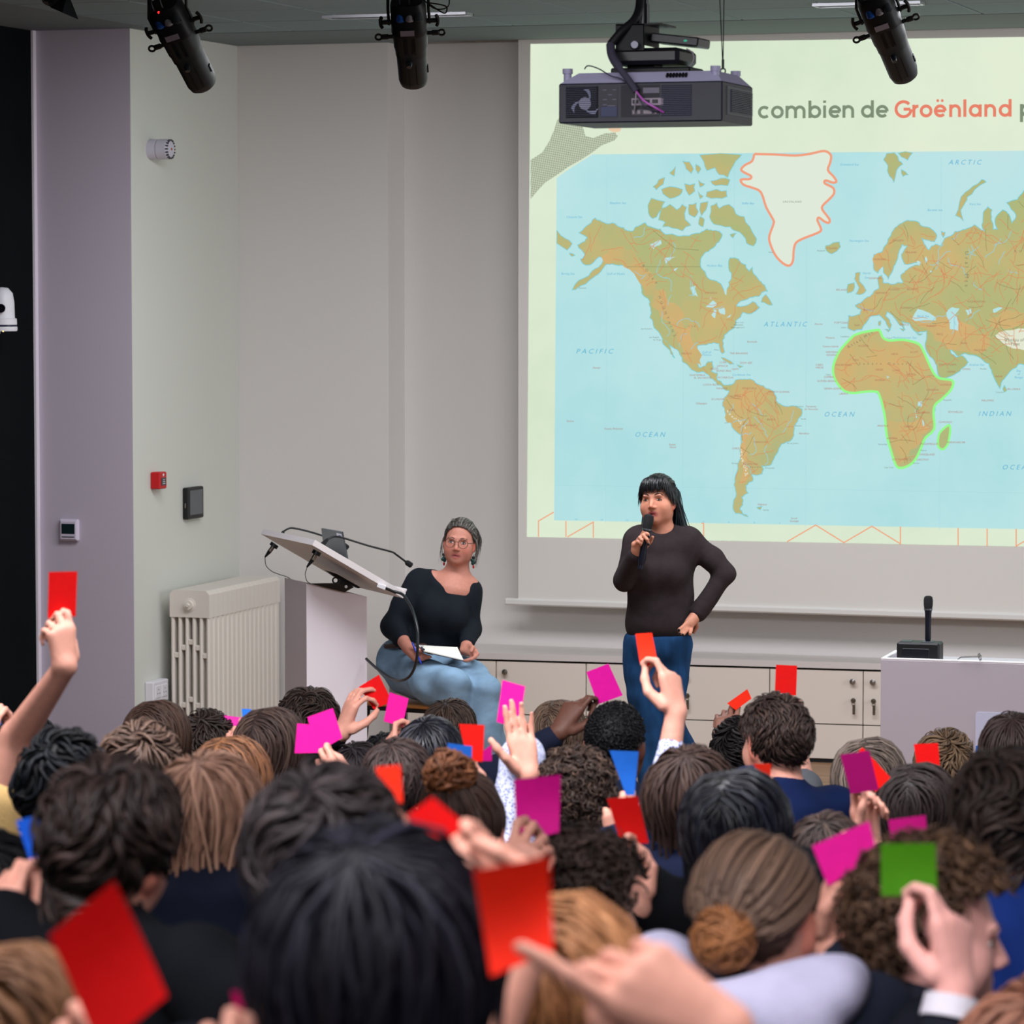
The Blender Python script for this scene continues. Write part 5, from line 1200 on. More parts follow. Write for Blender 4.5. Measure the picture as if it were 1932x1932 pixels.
def hand_prims(wr, u, n, t, pose='pinch', sc=1.0):
    """wr wrist, u finger direction, n the way the palm faces, t towards the thumb"""
    u, n, t = u.normalized(), n.normalized(), t.normalized()
    Q = lambda a, b, c: wr+(u*a+n*b+t*c)*sc
    pr = []
    pr += [cone(Q(0.0, 0, 0.008), Q(0.088, -0.001, 0.027), 0.019*sc, 0.0125*sc, 0.012), cone(Q(0.0, 0, -0.004), Q(0.09, -0.003, 0.008), 0.019*sc, 0.0125*sc, 0.012),
           cone(Q(0, 0, -0.010), Q(0.086, -0.002, -0.011), 0.018*sc, 0.012*sc, 0.012), cone(Q(0, 0, -0.014), Q(0.078, 0.001, -0.029), 0.016*sc, 0.011*sc, 0.012)]
    lens = [(0.043, 0.026, 0.021), (0.048, 0.029, 0.022), (0.045, 0.027, 0.022), (0.035, 0.021, 0.019)]
    offs = [(0.089, 0.027), (0.092, 0.008), (0.087, -0.011), (0.079, -0.029)]
    rad = [0.0092, 0.0094, 0.0090, 0.0080]
    curl = {'pinch': PINCH, 'open': [(0, 8, 5), (-2, 8, 5), (0, 12, 8), (4, 16, 10)], 'point': [(0, 6, 4), (55, 85, 50), (62, 90, 50), (66, 90, 50)],
            'grip': [(40, 75, 45), (45, 80, 45), (50, 82, 45), (55, 85, 45)], 'loose': [(18, 30, 18), (24, 36, 20), (30, 40, 22), (36, 44, 25)],
            'ok': [(38, 55, 25), (20, 45, 25), (14, 40, 22), (10, 32, 20)]}[pose]
    tips = []
    for i in range(4):
        a = 0; p0 = Q(offs[i][0], -0.002, offs[i][1]); spread = (0.02, 0.0, -0.03, -0.08)[i]
        rr = rad[i]*sc
        for j in range(3):
            a += math.radians(curl[i][j])
            d = u*math.cos(a)+n*math.sin(a)+t*spread
            p1 = p0+d.normalized()*lens[i][j]*sc
            r1 = rr*(0.93 if j < 2 else 0.85)
            pr.append(cone(p0, p1, rr, r1, 0.004)); p0, rr = p1, r1
        tips.append(p0)
    th = {'pinch': [(0.022, 0.010, 0.030), (0.060, 0.036, 0.045), (0.092, 0.046, 0.038), (0.117, 0.048, 0.026)], 'open': [(0.020, 0.008, 0.030), (0.050, 0.020, 0.055), (0.078, 0.022, 0.075), (0.100, 0.022, 0.086)],
          'point': [(0.022, 0.010, 0.030), (0.058, 0.030, 0.046), (0.088, 0.034, 0.036), (0.105, 0.034, 0.018)], 'grip': [(0.022, 0.012, 0.030), (0.055, 0.040, 0.040), (0.080, 0.055, 0.026), (0.095, 0.060, 0.008)],
          'loose': [(0.020, 0.010, 0.030), (0.055, 0.026, 0.046), (0.085, 0.032, 0.046), (0.108, 0.034, 0.040)], 'ok': [(0.020, 0.012, 0.030), (0.052, 0.040, 0.046), (0.078, 0.060, 0.044), (0.094, 0.074, 0.030)]}[pose]
    tp = [Q(*q) for q in th]
    for (a_, b_, r0, r1) in ((0, 1, 0.0165, 0.0125), (1, 2, 0.0120, 0.0108), (2, 3, 0.0108, 0.0088)):
        pr.append(cone(tp[a_], tp[b_], r0*sc, r1*sc, 0.006))
    return pr, tips, tp[-1]
PINCH_AT = (0.128, 0.030, 0.024)
GRIP_AT = {'pinch': (0.126, 0.048, 0.024), 'open': (0.150, 0.012, 0.020), 'point': (0.112, 0.030, 0.022), 'ok': (0.100, 0.075, 0.028), 'loose': (0.125, 0.03, 0.03), 'grip': (0.085, 0.045, 0.01)}

# ------------------------------------------------------------------ hair: locks grown over the scalp
SC0 = np.array((0, -0.014, 0.032)); SR = np.array((0.080, 0.099, 0.092))
def fib(n):
    i = np.arange(n)+0.5; ph = np.arccos(1-2*i/n); th = math.pi*(1+5**0.5)*i
    return np.stack([np.cos(th)*np.sin(ph), np.sin(th)*np.sin(ph), np.cos(ph)], 1)
def scalp_ok(d, front=0.42, nape=-0.95):
    x, y, z = d[:, 0], d[:, 1], d[:, 2]
    face = (y > 0.30) & (z < front); tem = (y > 0.02) & (y <= 0.30) & (z < 0.02+0.9*(y-0.02)); ear = (np.abs(x) > 0.5) & (y > -0.35) & (z < -0.12)
    return ~(face | tem | ear) & (z > nape)
def tang(v, n):
    t = v - n*(v*n).sum(1, keepdims=True); l = np.linalg.norm(t, axis=1, keepdims=True)
    return t/np.maximum(l, 1e-6)
def unit(v): return v/np.maximum(np.linalg.norm(v, axis=1, keepdims=True), 1e-9)
def locks(paths, r, cols, normals=None, flat=0.45, prof=None):
    """paths (n, m, 3) -> one mesh of tapered flattened locks"""
    n, m, _ = paths.shape
    T = np.gradient(paths, axis=1); T /= np.maximum(np.linalg.norm(T, axis=2, keepdims=True), 1e-9)
    O = paths-SC0 if normals is None else normals
    Wd = np.cross(T, O); Wd /= np.maximum(np.linalg.norm(Wd, axis=2, keepdims=True), 1e-9)
    Nn = np.cross(Wd, T)
    s = np.linspace(0, 1, m)
    pf = np.interp(s, [0, 0.15, 0.5, 0.8, 1], [0.7, 1, 1, 0.75, 0.08]) if prof is None else np.interp(s, *prof)
    R = (r[:, None]*pf[None, :])[..., None]
    ring = np.stack([Wd*R-Nn*R*flat*0.4, Nn*R*flat, -Wd*R-Nn*R*flat*0.4], 2)      # n,m,3,3
    V = (paths[:, :, None, :]+ring).reshape(-1, 3)
    base = (np.arange(n)*m*3)[:, None, None] + (np.arange(m-1)*3)[None, :, None]
    j = np.arange(3)[None, None, :]; j2 = (np.arange(3)+1) % 3
    q = np.stack([base+j, base+j2[None, None, :], base+3+j2[None, None, :], base+3+j], -1).reshape(-1, 4)
    C = np.repeat(cols[:, None, :], m*3, 1).reshape(-1, 3)
    return V, q, C
def merge(parts):
    V, Q, Cc, o = [], [], [], 0
    for v, q, c in parts:
        V.append(v); Q.append(q+o); Cc.append(c); o += len(v)
    return np.concatenate(V), np.concatenate(Q), np.concatenate(Cc)
def cap(col, front=0.42, grow=1.0, nape=-0.95):
    nu, nv = 26, 16
    th = np.linspace(0.02, math.pi*0.86, nv); ph = np.linspace(0, 2*math.pi, nu, endpoint=False)
    TH, PH = np.meshgrid(th, ph, indexing='ij')
    D = np.stack([np.sin(TH)*np.cos(PH), np.sin(TH)*np.sin(PH), np.cos(TH)], -1).reshape(-1, 3)
    ok = scalp_ok(D, front-0.06, nape)
    V = SC0+D*SR*0.985*grow
    f = []
    for i in range(nv-1):
        for j in range(nu):
            k = (j+1) % nu; q = (i*nu+j, (i+1)*nu+j, (i+1)*nu+k, i*nu+k)
            if ok[list(q)].all(): f.append(q)
    return V, np.array(f), np.tile(np.array(col)*0.8, (len(V), 1))
def flow_paths(P, N, L, m, fn, lift, rng):
    """march each lock over the scalp along fn(P, N, s)"""
    paths = [P.copy()]
    st = (L/(m-1))[:, None]
    for i in range(m-1):
        g = fn(P, N, i/(m-1)); P = P+g*st
        q = (P-SC0)/SR; mm = np.linalg.norm(q, axis=1, keepdims=True)
        need = 1+lift[:, None]*min(1, 0.3+1.4*i/(m-1))
        fix = (mm < need) & (P[:, 2:3] > -0.055)
        P = np.where(fix, SC0+q/mm*need*SR, P)
        qq = (P[:, :2]-np.array((0, -0.022)))/np.array((0.072, 0.078)); m2 = np.linalg.norm(qq, axis=1, keepdims=True)
        low = (P[:, 2:3] <= -0.055) & (m2 < 1)
        P[:, :2] = np.where(low, np.array((0, -0.022))+qq/np.maximum(m2, 0.2)*np.array((0.072, 0.078)), P[:, :2])
        N = unit((P-SC0)/SR**2)
        paths.append(P.copy())
    return np.stack(paths, 1)
def make_hair(kind, rgb, seed=0, n=420, L=0.1, r=0.0055, hi=None, front=0.42, part=False, vol=0.0, name='hair', extra=None, nape=-0.95):
    g = np.random.default_rng(seed)
    n = int(n*1.4); r = r*0.70
    c0 = np.array(lin(rgb)[:3])*0.72; c1 = np.array(lin(hi)[:3])*0.8 if hi else c0*1.5
    global SR
    old = SR; SR = SR*(1+vol)
    D = fib(int(n*1.9)); D = D+g.normal(0, 0.03, D.shape); D = unit(D); D = D[scalp_ok(D, front, nape)]
    P = SC0+D*SR; N = unit(D/SR); k = len(P)
    mixv = np.clip(g.beta(1.5, 3.4, k), 0, 1)[:, None]
    cols = (c0*(1-mixv)+c1*mixv)*g.uniform(0.75, 1.2, (k, 1))
    rr = r*g.uniform(0.75, 1.35, k)
    parts = [cap(c0, front, 1.0, nape)]
    down = np.array((0, 0, -1.0)); crown = SC0+np.array((0, -0.045, 0.085))
    def outward(P):
        if part: return np.stack([np.sign(P[:, 0]+0.012), np.full(len(P), -0.15), np.zeros(len(P))], 1)
        return P-crown
    if kind in ('long', 'bob', 'short'):
        ang = g.normal(0, 0.12 if kind != 'short' else 0.3, k)
        def fn(P, N, s):
            up = np.clip(N[:, 2:3], 0, 1); o = unit(outward(P))
            v = down*(1.15-up)+o*up*1.2
            t = np.where(P[:, 2:3] > -0.04, tang(v, N), down+(np.array((0, -0.02, 0))-P*np.array((1, 1, 0)))*0.8)
            w = np.cross(N, t); return unit(t+w*ang[:, None])
        Ls = L*g.uniform(0.82, 1.08, k)
        if kind != 'short': Ls = Ls+np.clip((P[:, 2]-0.02), 0, 1)*0.9+0.02
        lift = g.uniform(0.02, 0.13, k)
        m = 10 if kind == 'long' else 7
        parts.append(locks(flow_paths(P, N, Ls, m, fn, lift, g), rr, cols))
    if kind == 'tousled':
        ph = g.uniform(0, 6.28, 6); 
        def fn(P, N, s):
            up = np.clip(N[:, 2:3], 0, 1); o = unit(outward(P))
            a = 0.7*np.sin(P[:, 0]*38+ph[0])+0.7*np.sin(P[:, 1]*32+ph[1]+P[:, 2]*26)+turn
            t = tang(down*(1-up)+o*(0.5+up), N); w = np.cross(N, t)
            out = N*(0.55*lf[:, None]*(1-1.5*s))
            return unit(t*np.cos(a)[:, None]+w*np.sin(a)[:, None]+out)
        turn = g.normal(0, 0.3, k); lf = g.uniform(0, 1.3, k)
        parts.append(locks(flow_paths(P, N, L*g.uniform(0.7, 1.25, k), 8, fn, g.uniform(0.03, 0.2, k), g), rr*1.2, cols))
    if kind in ('curly', 'afro'):
        m = 10 if kind == 'curly' else 6
        t = np.linspace(0, 1, m)[None, :, None]
        out = unit(N+g.normal(0, 0.35, N.shape)+np.array((0, 0, -0.25)))
        a, b2 = unit(np.cross(N, g.normal(0, 1, N.shape))), None
        b2 = np.cross(N, a)
        Ls = (L*g.uniform(0.55, 1.2, k))[:, None, None]
        cr = (g.uniform(0.007, 0.012, k) if kind == 'curly' else g.uniform(0.003, 0.005, k))[:, None, None]
        w = (g.uniform(9, 14, k)*np.sign(g.normal(0, 1, k)))[:, None, None]; p0 = g.uniform(0, 6.28, k)[:, None, None]
        path = P[:, None, :]+out[:, None, :]*Ls*t+ (a[:, None, :]*np.cos(w*t+p0)+b2[:, None, :]*np.sin(w*t+p0))*cr*(0.3+t)
        parts[0] = cap(c0, front, 1.03 if kind == 'curly' else 1.06)
        parts.append(locks(path, rr*1.1, cols, flat=0.8))
    if kind in ('bun', 'updo', 'tail', 'back'):
        B = {'bun': np.array((-0.015, -0.118, 0.00)), 'updo': np.array((-0.01, -0.07, 0.115)), 'tail': np.array((0, -0.118, 0.03)), 'back': np.array((0.01, -0.112, 0.045))}[kind]
        def fn(P, N, s):
            t = tang(B-P, N); w = np.cross(N, t); return unit(t+w*ang[:, None]*(1-s))
        ang = g.normal(0, 0.12, k)
        dist = np.linalg.norm(B-P, axis=1)
        parts.append(locks(flow_paths(P, N, np.minimum(dist*1.15, 0.24), 9, fn, g.uniform(0.0, 0.05, k), g), rr, cols, prof=([0, 0.2, 0.8, 1], [0.8, 1, 1, 0.6])))
        if kind != 'tail':
            nb = 260 if kind == 'updo' else 240
            R0 = 0.046 if kind == 'bun' else (0.05 if kind == 'updo' else 0.034)
            d = unit(g.normal(0, 1, (nb, 3))); e = unit(np.cross(d, g.normal(0, 1, (nb, 3)))); t = np.linspace(0, 2.2, 10)[None, :, None]
            cc = B+(np.array((0, -0.02, 0.0)) if kind != 'updo' else np.array((0, 0, 0.01)))
            rad = R0*g.uniform(0.75, 1.05, nb)[:, None, None]
            path = cc+(d[:, None, :]*np.cos(t)+e[:, None, :]*np.sin(t))*rad
            if kind == 'updo':
                path = path+g.normal(0, 0.004, path.shape)
                cb = np.array(lin(extra or rgb)[:3])*g.uniform(0.5, 1.5, (nb, 1))
            else:
                cb = np.array(lin(extra or rgb)[:3])*g.uniform(0.75, 1.15, (nb, 1))*0.8
            parts.append(locks(path, np.full(nb, 0.0052 if kind == 'updo' else 0.0042), cb, normals=path-cc, flat=0.7, prof=([0, 0.2, 0.8, 1], [0.4, 1, 1, 0.4])))
            if kind == 'updo':      # hair below the curls hangs loose
                sel = D[:, 2] < 0.45
                def fn2(P, N, s): return unit(np.where(P[:, 2:3] > -0.04, tang(np.tile(down, (len(P), 1)), N), down+(np.array((0, -0.02, 0))-P*np.array((1, 1, 0)))*0.8))
                parts.append(locks(flow_paths(P[sel], N[sel], L*g.uniform(0.85, 1.1, sel.sum()), 10, fn2, g.uniform(0.04, 0.14, sel.sum()), g), rr[sel], cols[sel]))
    SR = old
    V, Q, Cc = merge(parts)
    return np_mesh(name, V, Q, np.clip(Cc, 0.002, 1))
hair_m = mat('hair', rough=0.55, spec=0.25, attr='col')
hair_d = mat('hair_glossy', rough=0.36, spec=0.5, attr='col')
skin_m = mat('skin', rough=0.55, spec=0.3, attr='col', noise=(60, 0.06))
def cloth(rgb, sc=220, rough=0.9): return mat('cloth_%d_%d_%d' % rgb, rgb, rough, spec=0.08, noise=(14, 0.10), bump=(sc, 0.25))
def floral():
    m = mat('floral_cloth', (196, 200, 226), 0.85, spec=0.15)
    nt = m.node_tree
    if len(nt.nodes) < 4:
        tc = nt.nodes.new('ShaderNodeTexCoord'); v = nt.nodes.new('ShaderNodeTexVoronoi'); v.inputs['Scale'].default_value = 150
        r = nt.nodes.new('ShaderNodeValToRGB'); r.color_ramp.elements[0].position = 0.30; r.color_ramp.elements[0].color = lin((40, 56, 132)); r.color_ramp.elements[1].position = 0.42; r.color_ramp.elements[1].color = lin((200, 204, 230))
        nt.links.new(tc.outputs['Object'], v.inputs[0]); nt.links.new(v.outputs['Distance'], r.inputs[0]); nt.links.new(r.outputs[0], nt.nodes['Principled BSDF'].inputs[0])
    return m
def skin_cols(V, base, M=None, lips=(176, 84, 84), blush=0.0, fine=False):
    b = np.array(lin(base)[:3]); C = np.tile(b, (len(V), 1))
    if M is not None:
        Mi = np.linalg.inv(np.array(M)); q = V@Mi[:3, :3].T+Mi[:3, 3]
        ear = (np.abs(q[:, 0]) > 0.070) & (np.abs(q[:, 1]+0.008) < 0.03) & (np.abs(q[:, 2]+0.008) < 0.045)
        C[ear] *= np.array((1.08, 0.80, 0.76))
        if fine:
            def blob(c, r): return np.exp(-((q-np.array(c))/np.array(r))**2 @ np.ones(3))[:, None]
            l = np.array(lin(lips)[:3])
            for cz, w in ((-0.0595, 1), (-0.0715, 1)):
                k = np.clip(blob((0, 0.088, cz), (0.025, 0.016, 0.0052))*1.7, 0, 1)*w; C = C*(1-k)+l*k
            k = np.clip(blob((0, 0.085, -0.0655), (0.021, 0.03, 0.0024))*1.6, 0, 1); C = C*(1-k)+np.array(lin((74, 30, 30))[:3])*k
            for s in (-1, 1):
                k = np.clip(blob((s*0.042, 0.062, -0.034), (0.022, 0.03, 0.022))*blush, 0, 1); C = C*(1-k)+C*np.array((1.05, 0.72, 0.68))*k
            k = np.clip(blob((0, 0.102, -0.034), (0.014, 0.014, 0.012))*blush, 0, 1); C = C*(1-k)+C*np.array((1.05, 0.74, 0.70))*k
            for s in (-1, 1):
                k = np.clip(blob((s*0.032, 0.078, 0.0), (0.020, 0.02, 0.012))*0.5, 0, 1); C = C*(1-k)+C*np.array((0.85, 0.72, 0.68))*k
    return C
def frame(loc, yaw, pitch=0, roll=0, sc=1.0):
    """head frame: y forward; yaw about z, pitch nods, roll tilts"""
    R = (Matrix.Rotation(yaw, 4, 'Z') @ Matrix.Rotation(pitch, 4, 'X') @ Matrix.Rotation(roll, 4, 'Y'))
    return Matrix.Translation(loc) @ R @ Matrix.Scale(sc, 4)
def hair_obj(root, me, M, m):
    o = link(me.name, me, m, root.o); o.matrix_local = Matrix.Translation(-root.loc) @ M
    return o
def body_part(root, prims, h, colf, name='body', material=None, relax=1):
    V, Q = sdf_mesh(prims, h, relax)
    me = np_mesh(name, V-np.array(root.loc), Q, colf(V) if colf else None)
    return link(name, me, material or skin_m, root.o)
def wrinkle(V, amp, f=38, seed=0):
    g = np.random.default_rng(seed); W_ = np.zeros(len(V))
    for i in range(5):
        d = g.normal(0, 1, 3); d /= np.linalg.norm(d); W_ += np.sin(V@d*f*(0.6+0.35*i)+g.uniform(0, 6.28)+1.5*np.sin(V@g.normal(0, 1, 3)*9))/(1+0.5*i)
    return W_*amp
def garment(root, name, prims, h, m, amp=0.0016, f=38, seed=0, label=None, relax=1):
    V, Q = sdf_mesh(prims, h, relax)
    nrm = np.zeros_like(V); a, b, c = V[Q[:, 0]], V[Q[:, 1]], V[Q[:, 2]]; fn = np.cross(b-a, c-a)
    for i in range(4): np.add.at(nrm, Q[:, i], fn)
    V = V+unit(nrm)*wrinkle(V, amp, f, seed)[:, None]
    o = link(name, np_mesh(name, V-np.array(root.loc), Q), m, root.o)
    if label: o['label'] = label
    return o
def eyes_for(root, M, iris=(40, 26, 18), squint=1.0, body=None):
    Mi = np.linalg.inv(np.array(M)); V = np.empty(len(body.data.vertices)*3, np.float32); body.data.vertices.foreach_get('co', V)
    q = (V.reshape(-1, 3)+np.array(root.loc))@Mi[:3, :3].T+Mi[:3, 3]
    R3 = M.to_3x3().normalized(); sc = M.to_scale().x
    for s in (-1, 1):
        sel = q[(np.abs(q[:, 0]-s*0.0315) < 0.007) & (np.abs(q[:, 2]) < 0.005) & (q[:, 1] > 0.03)]
        y = float(np.percentile(sel[:, 1], 60)) if len(sel) else 0.078
        Ry = R3 @ Matrix.Rotation(-s*0.30, 3, 'Z')
        c = M @ Vector((s*0.0315, y-0.0012, 0.0))
        o = root.part('eye', MB().ball(c, (0.0125*sc, 0.0042*sc, 0.0050*squint*sc), Ry, 16, 10), mat('eye_white', (196, 186, 180), 0.3, spec=0.5), smooth=True, fixn=False)
        f = R3 @ Vector((0, 1, 0)); c2 = M @ Vector((s*0.0315, y+0.0012, 0.0002))
        root.part('iris', MB().ball(c2, (0.0052*sc, 0.0024*sc, min(0.0052, 0.0050*squint)*sc), Ry, 14, 8), mat('iris_%d' % iris[0], iris, 0.2), parent=o, smooth=True, fixn=False)
        root.part('pupil', MB().ball(c2+f*0.0008, (0.0026*sc, 0.0022*sc, 0.0026*sc), Ry, 10, 6), mat('pupil', (6, 5, 6), 0.1), parent=o, smooth=True, fixn=False)
        hz = 0.0050*squint
        lid = [M @ Vector((s*(0.0315+dx), y+0.0024-abs(dx)*0.20-(0.0030 if dx*1 > 0.01 else 0), hz*(1-(dx/0.0135)**2)+0.0006-(0.0012 if dx > 0.01 else 0))) for dx in (-0.0135, -0.009, -0.003, 0.003, 0.009, 0.0135)]
        root.part('eyelashes', MB().tube(catmull(lid, 3), 0.0013*sc, 6), mat('lash', (34, 24, 22), 0.7), smooth=True)
def brows_for(root, M, rgb, arch=0.0, w=0.0032):
    for s in (-1, 1):
        pts = [M @ Vector((s*x, y, z)) for x, y, z in ((0.013, 0.0865, 0.021), (0.028, 0.0865, 0.0265+arch), (0.043, 0.078, 0.024+arch), (0.051, 0.069, 0.018))]
        root.part('eyebrow', MB().tube(catmull(pts, 4), [w*0.8]+[w]*8+[w*0.9, w*0.7, w*0.5, w*0.3], 6), mat('brow_%d_%d' % (rgb[0], rgb[1]), rgb, 0.8), smooth=True)

# ------------------------------------------------------------------ the standing speaker
DS = 15.5; SP = FPX/DS
def P_(px, py, dy=0.0): return at(px, py, DS+dy)
def presenter_root(name, label, px, d, z=0.0):
    p = at(px, 1500, d); return Thing(name, label, 'person', (p.x, p.y, z))
root = presenter_root('person', 'standing woman with black fringe speaking into a microphone, dark sweater and blue jeans', 1245, DS)
to_cam = -AWAY
# head: faces the camera, turned towards the left of the picture
yaw_cam = YAW+math.pi                       # y-forward pointing back at the camera
HS = 1.0
hc = P_(1241.5, 945, 0.0)
HM = frame(hc, yaw_cam-R_(22), R_(6), R_(4), 0.97)
SK1 = (208, 142, 116)
hp = xform(head_prims(True, 0.004, 1.12), HM)
neck = [cone(HM @ Vector((0, -0.022, -0.07)), P_(1249, 1012, 0.02), 0.050, 0.052, 0.03), cone(P_(1249, 1006, 0.02), P_(1249, 1030, 0.02), 0.058, 0.075, 0.03), cone(P_(1215, 1022, 0.02), P_(1285, 1022, 0.02), 0.045, 0.045, 0.04)]
# arms (picture-left arm bends up to the microphone, picture-right hand rests on the hip)
sl, el_, wl_ = P_(1193, 1026, 0.0), P_(1177, 1093, -0.04), P_(1203.5, 1043, -0.17)
sr, er, wr_ = P_(1316, 1026, 0.02), P_(1368, 1082, 0.02), P_(1315, 1160, -0.02)
arms = limb([sl, el_, wl_], [0.040, 0.031, 0.026], 0.02)+limb([sr, er, wr_], [0.040, 0.029, 0.026], 0.02)
# hand round the microphone
fr_ = 0.0084
hl = []
pc_ = [(1205, 1038), (1206, 1028), (1200, 1026)]
hl += [cone(wl_, P_(1204, 1030, -0.185), 0.026, 0.024, 0.015), cone(P_(1201, 1036, -0.18), P_(1209, 1020, -0.185), 0.022, 0.018, 0.012), cone(P_(1200, 1031, -0.18), P_(1197, 1027, -0.19), 0.017, 0.014, 0.01)]
for pts in ([(1209, 1013, -0.19), (1215, 1002.5, -0.215), (1222.5, 1008, -0.232), (1224, 1012, -0.226)], [(1205, 1017, -0.195), (1213.5, 1009.5, -0.225), (1221, 1018, -0.236), (1223.5, 1026, -0.226)],
            [(1201, 1022, -0.2), (1207, 1014, -0.224), (1211, 1019, -0.236), (1211, 1023, -0.228)], [(1198, 1029, -0.2), (1204, 1022, -0.222), (1209, 1025, -0.233), (1208, 1029, -0.222)]):
    q = [P_(*p) for p in pts]; hl += [cone(q[i], q[i+1], fr_*(1, 0.95, 0.9)[i], fr_*(0.95, 0.9, 0.78)[i], 0.003) for i in range(3)]
q = [P_(1209, 1034, -0.17), P_(1219, 1030, -0.165), P_(1227.5, 1021, -0.175), P_(1231, 1013.5, -0.19)]
hl += [cone(q[0], q[1], 0.013, 0.011, 0.006), cone(q[1], q[2], 0.0105, 0.0095, 0.004), cone(q[2], q[3], 0.0095, 0.008, 0.003)]
# hand on the hip
hr_ = [cone(wr_, P_(1301, 1174, -0.055), 0.024, 0.020, 0.015), cone(P_(1309, 1164, -0.04), P_(1296, 1178, -0.07), 0.020, 0.014, 0.012), cone(P_(1311, 1167, -0.03), P_(1303, 1181, -0.06), 0.020, 0.013, 0.012)]
for pts in ([(1294, 1176, -0.075), (1287.5, 1183, -0.10), (1282, 1187, -0.115), (1280.5, 1189, -0.115)], [(1297, 1180, -0.07), (1290, 1188, -0.10), (1284, 1193.5, -0.115), (1281.5, 1195.5, -0.115)], [(1301, 1183, -0.06), (1295, 1190, -0.095), (1290, 1196, -0.112), (1288, 1198, -0.112)], [(1305, 1183, -0.05), (1304, 1190, -0.08), (1302, 1195, -0.09), (1301.5, 1197, -0.09)]):
    q = [P_(*p) for p in pts]; hr_ += [cone(q[i], q[i+1], fr_*(1, 0.95, 0.9)[i], fr_*(0.95, 0.9, 0.78)[i], 0.003) for i in range(3)]
q = [P_(1312, 1170, -0.01), P_(1314, 1182, 0.02), P_(1309, 1193, 0.03)]
hr_ += [cone(q[0], q[1], 0.012, 0.0105, 0.005), cone(q[1], q[2], 0.0105, 0.008, 0.004)]
bod = body_part(root, hp+neck+arms+hl+hr_, 0.0041, lambda V: skin_cols(V, SK1, HM, (150, 62, 66), 0.35, True))
eyes_for(root, HM, squint=0.72, body=bod); brows_for(root, HM, (62, 44, 38), 0.003, 0.0022)
nail = mat('nail_black', (18, 20, 30), 0.2, spec=0.6)
for x, y, dy in ((1224, 1012.5, -0.235), (1223.5, 1027, -0.234), (1281, 1189, -0.124), (1282, 1195.5, -0.124), (1288.5, 1198, -0.121)):
    root.part('fingernail', MB().ball(P_(x, y, dy), (0.0058, 0.003, 0.007), nu=10, nv=6), nail, smooth=True)
# sweater
def ringpts(*a): return a
sw = [cone(P_(1218, 1030, 0.02), P_(1290, 1030, 0.02), 0.085, 0.085, 0.05), ell(P_(1246, 1065, 0.03), (0.152, 0.105, 0.14), rotz(YAW), 0.06), ell(P_(1246, 1120, 0.03), (0.148, 0.10, 0.14), rotz(YAW), 0.06),
      ell(P_(1242, 1168, 0.03), (0.143, 0.105, 0.115), rotz(YAW), 0.05), cone(P_(1213, 1186, 0.03), P_(1269, 1186, 0.03), 0.078, 0.078, 0.03),
      ell(P_(1222, 1082, -0.05), (0.062, 0.055, 0.062), rotz(YAW), 0.05), ell(P_(1266, 1082, -0.05), (0.062, 0.055, 0.062), rotz(YAW), 0.05),
      cone(P_(1204, 1016, 0.02), P_(1294, 1016, 0.02), 0.040, 0.040, 0.04), cone(P_(1249, 1012, 0.02), P_(1249, 1030, 0.02), 0.066, 0.08, 0.03)]
sw += limb([P_(1199, 1022, 0.01), el_, wl_.lerp(el_, 0.12)], [0.054, 0.046, 0.036], 0.025)+limb([P_(1305, 1023, 0.02), P_(1343, 1053, 0.02), er, wr_.lerp(er, 0.06)], [0.056, 0.050, 0.043, 0.035], 0.025)
sw += [cone(wl_.lerp(el_, 0.12), wl_.lerp(el_, 0.28), 0.038, 0.038, 0.006), cone(wr_.lerp(er, 0.04), wr_.lerp(er, 0.18), 0.037, 0.038, 0.006)]
sw += [cut(P_(1247, 988, -0.02), (0.064, 0.075, 0.052), rotz(YAW), 0.006), cut(P_(1242, 1232, 0.03), (0.24, 0.24, 0.07), rotz(YAW), 0.01)]
sweater_m = mat('sweater_wool', (52, 44, 46), 0.95, spec=0.12, noise=(30, 0.12), bump=(420, 0.35))
sw_o = garment(root, 'sweater', sw, 0.0065, sweater_m, 0.0036, 22, 3)
# jeans and shoes
zk = 0
hipc = P_(1241, 1222, 0.03); fl_, fr2 = P_(1228, 1570, -0.05), P_(1345, 1505, 0.35)
fl_.z = 0.08; fr2.z = 0.10
jn = [ell(P_(1241, 1222, 0.035), (0.146, 0.112, 0.12), rotz(YAW), 0.05), cone(P_(1222, 1215, 0.03), P_(1262, 1215, 0.03), 0.098, 0.098, 0.04)]
jn += limb([P_(1213, 1245, 0.03), P_(1219, 1310, 0.01), P_(1225, 1395, 0.0), P_(1227, 1480, 0.0), fl_], [0.088, 0.080, 0.060, 0.055, 0.045], 0.02)
jn += limb([P_(1266, 1245, 0.04), P_(1260, 1310, 0.01), P_(1263, 1366, 0.02), P_(1296, 1425, 0.14), fr2], [0.090, 0.080, 0.064, 0.056, 0.045], 0.02)
jeans_m = mat('denim_dark', (22, 62, 104), 0.85, spec=0.2, noise=((30, 30, 9), 0.28), bump=(520, 0.3))
jn += [cut(P_(1241, 1168, 0.03), (0.3, 0.3, 0.075), rotz(YAW), 0.01)]
garment(root, 'jeans', jn, 0.0075, jeans_m, 0.0030, 46, 8)
shoe_m = mat('shoe_black', (22, 22, 24), 0.5)
for p, dy in ((fl_, to_cam), (fr2, to_cam)):
    a = Vector((p.x, p.y, 0.045)); garment(root, 'shoe', limb([a, a+dy*0.10-Z_*0.008, a+dy*0.17-Z_*0.012], [0.044, 0.040, 0.032], 0.02), 0.008, shoe_m, 0)
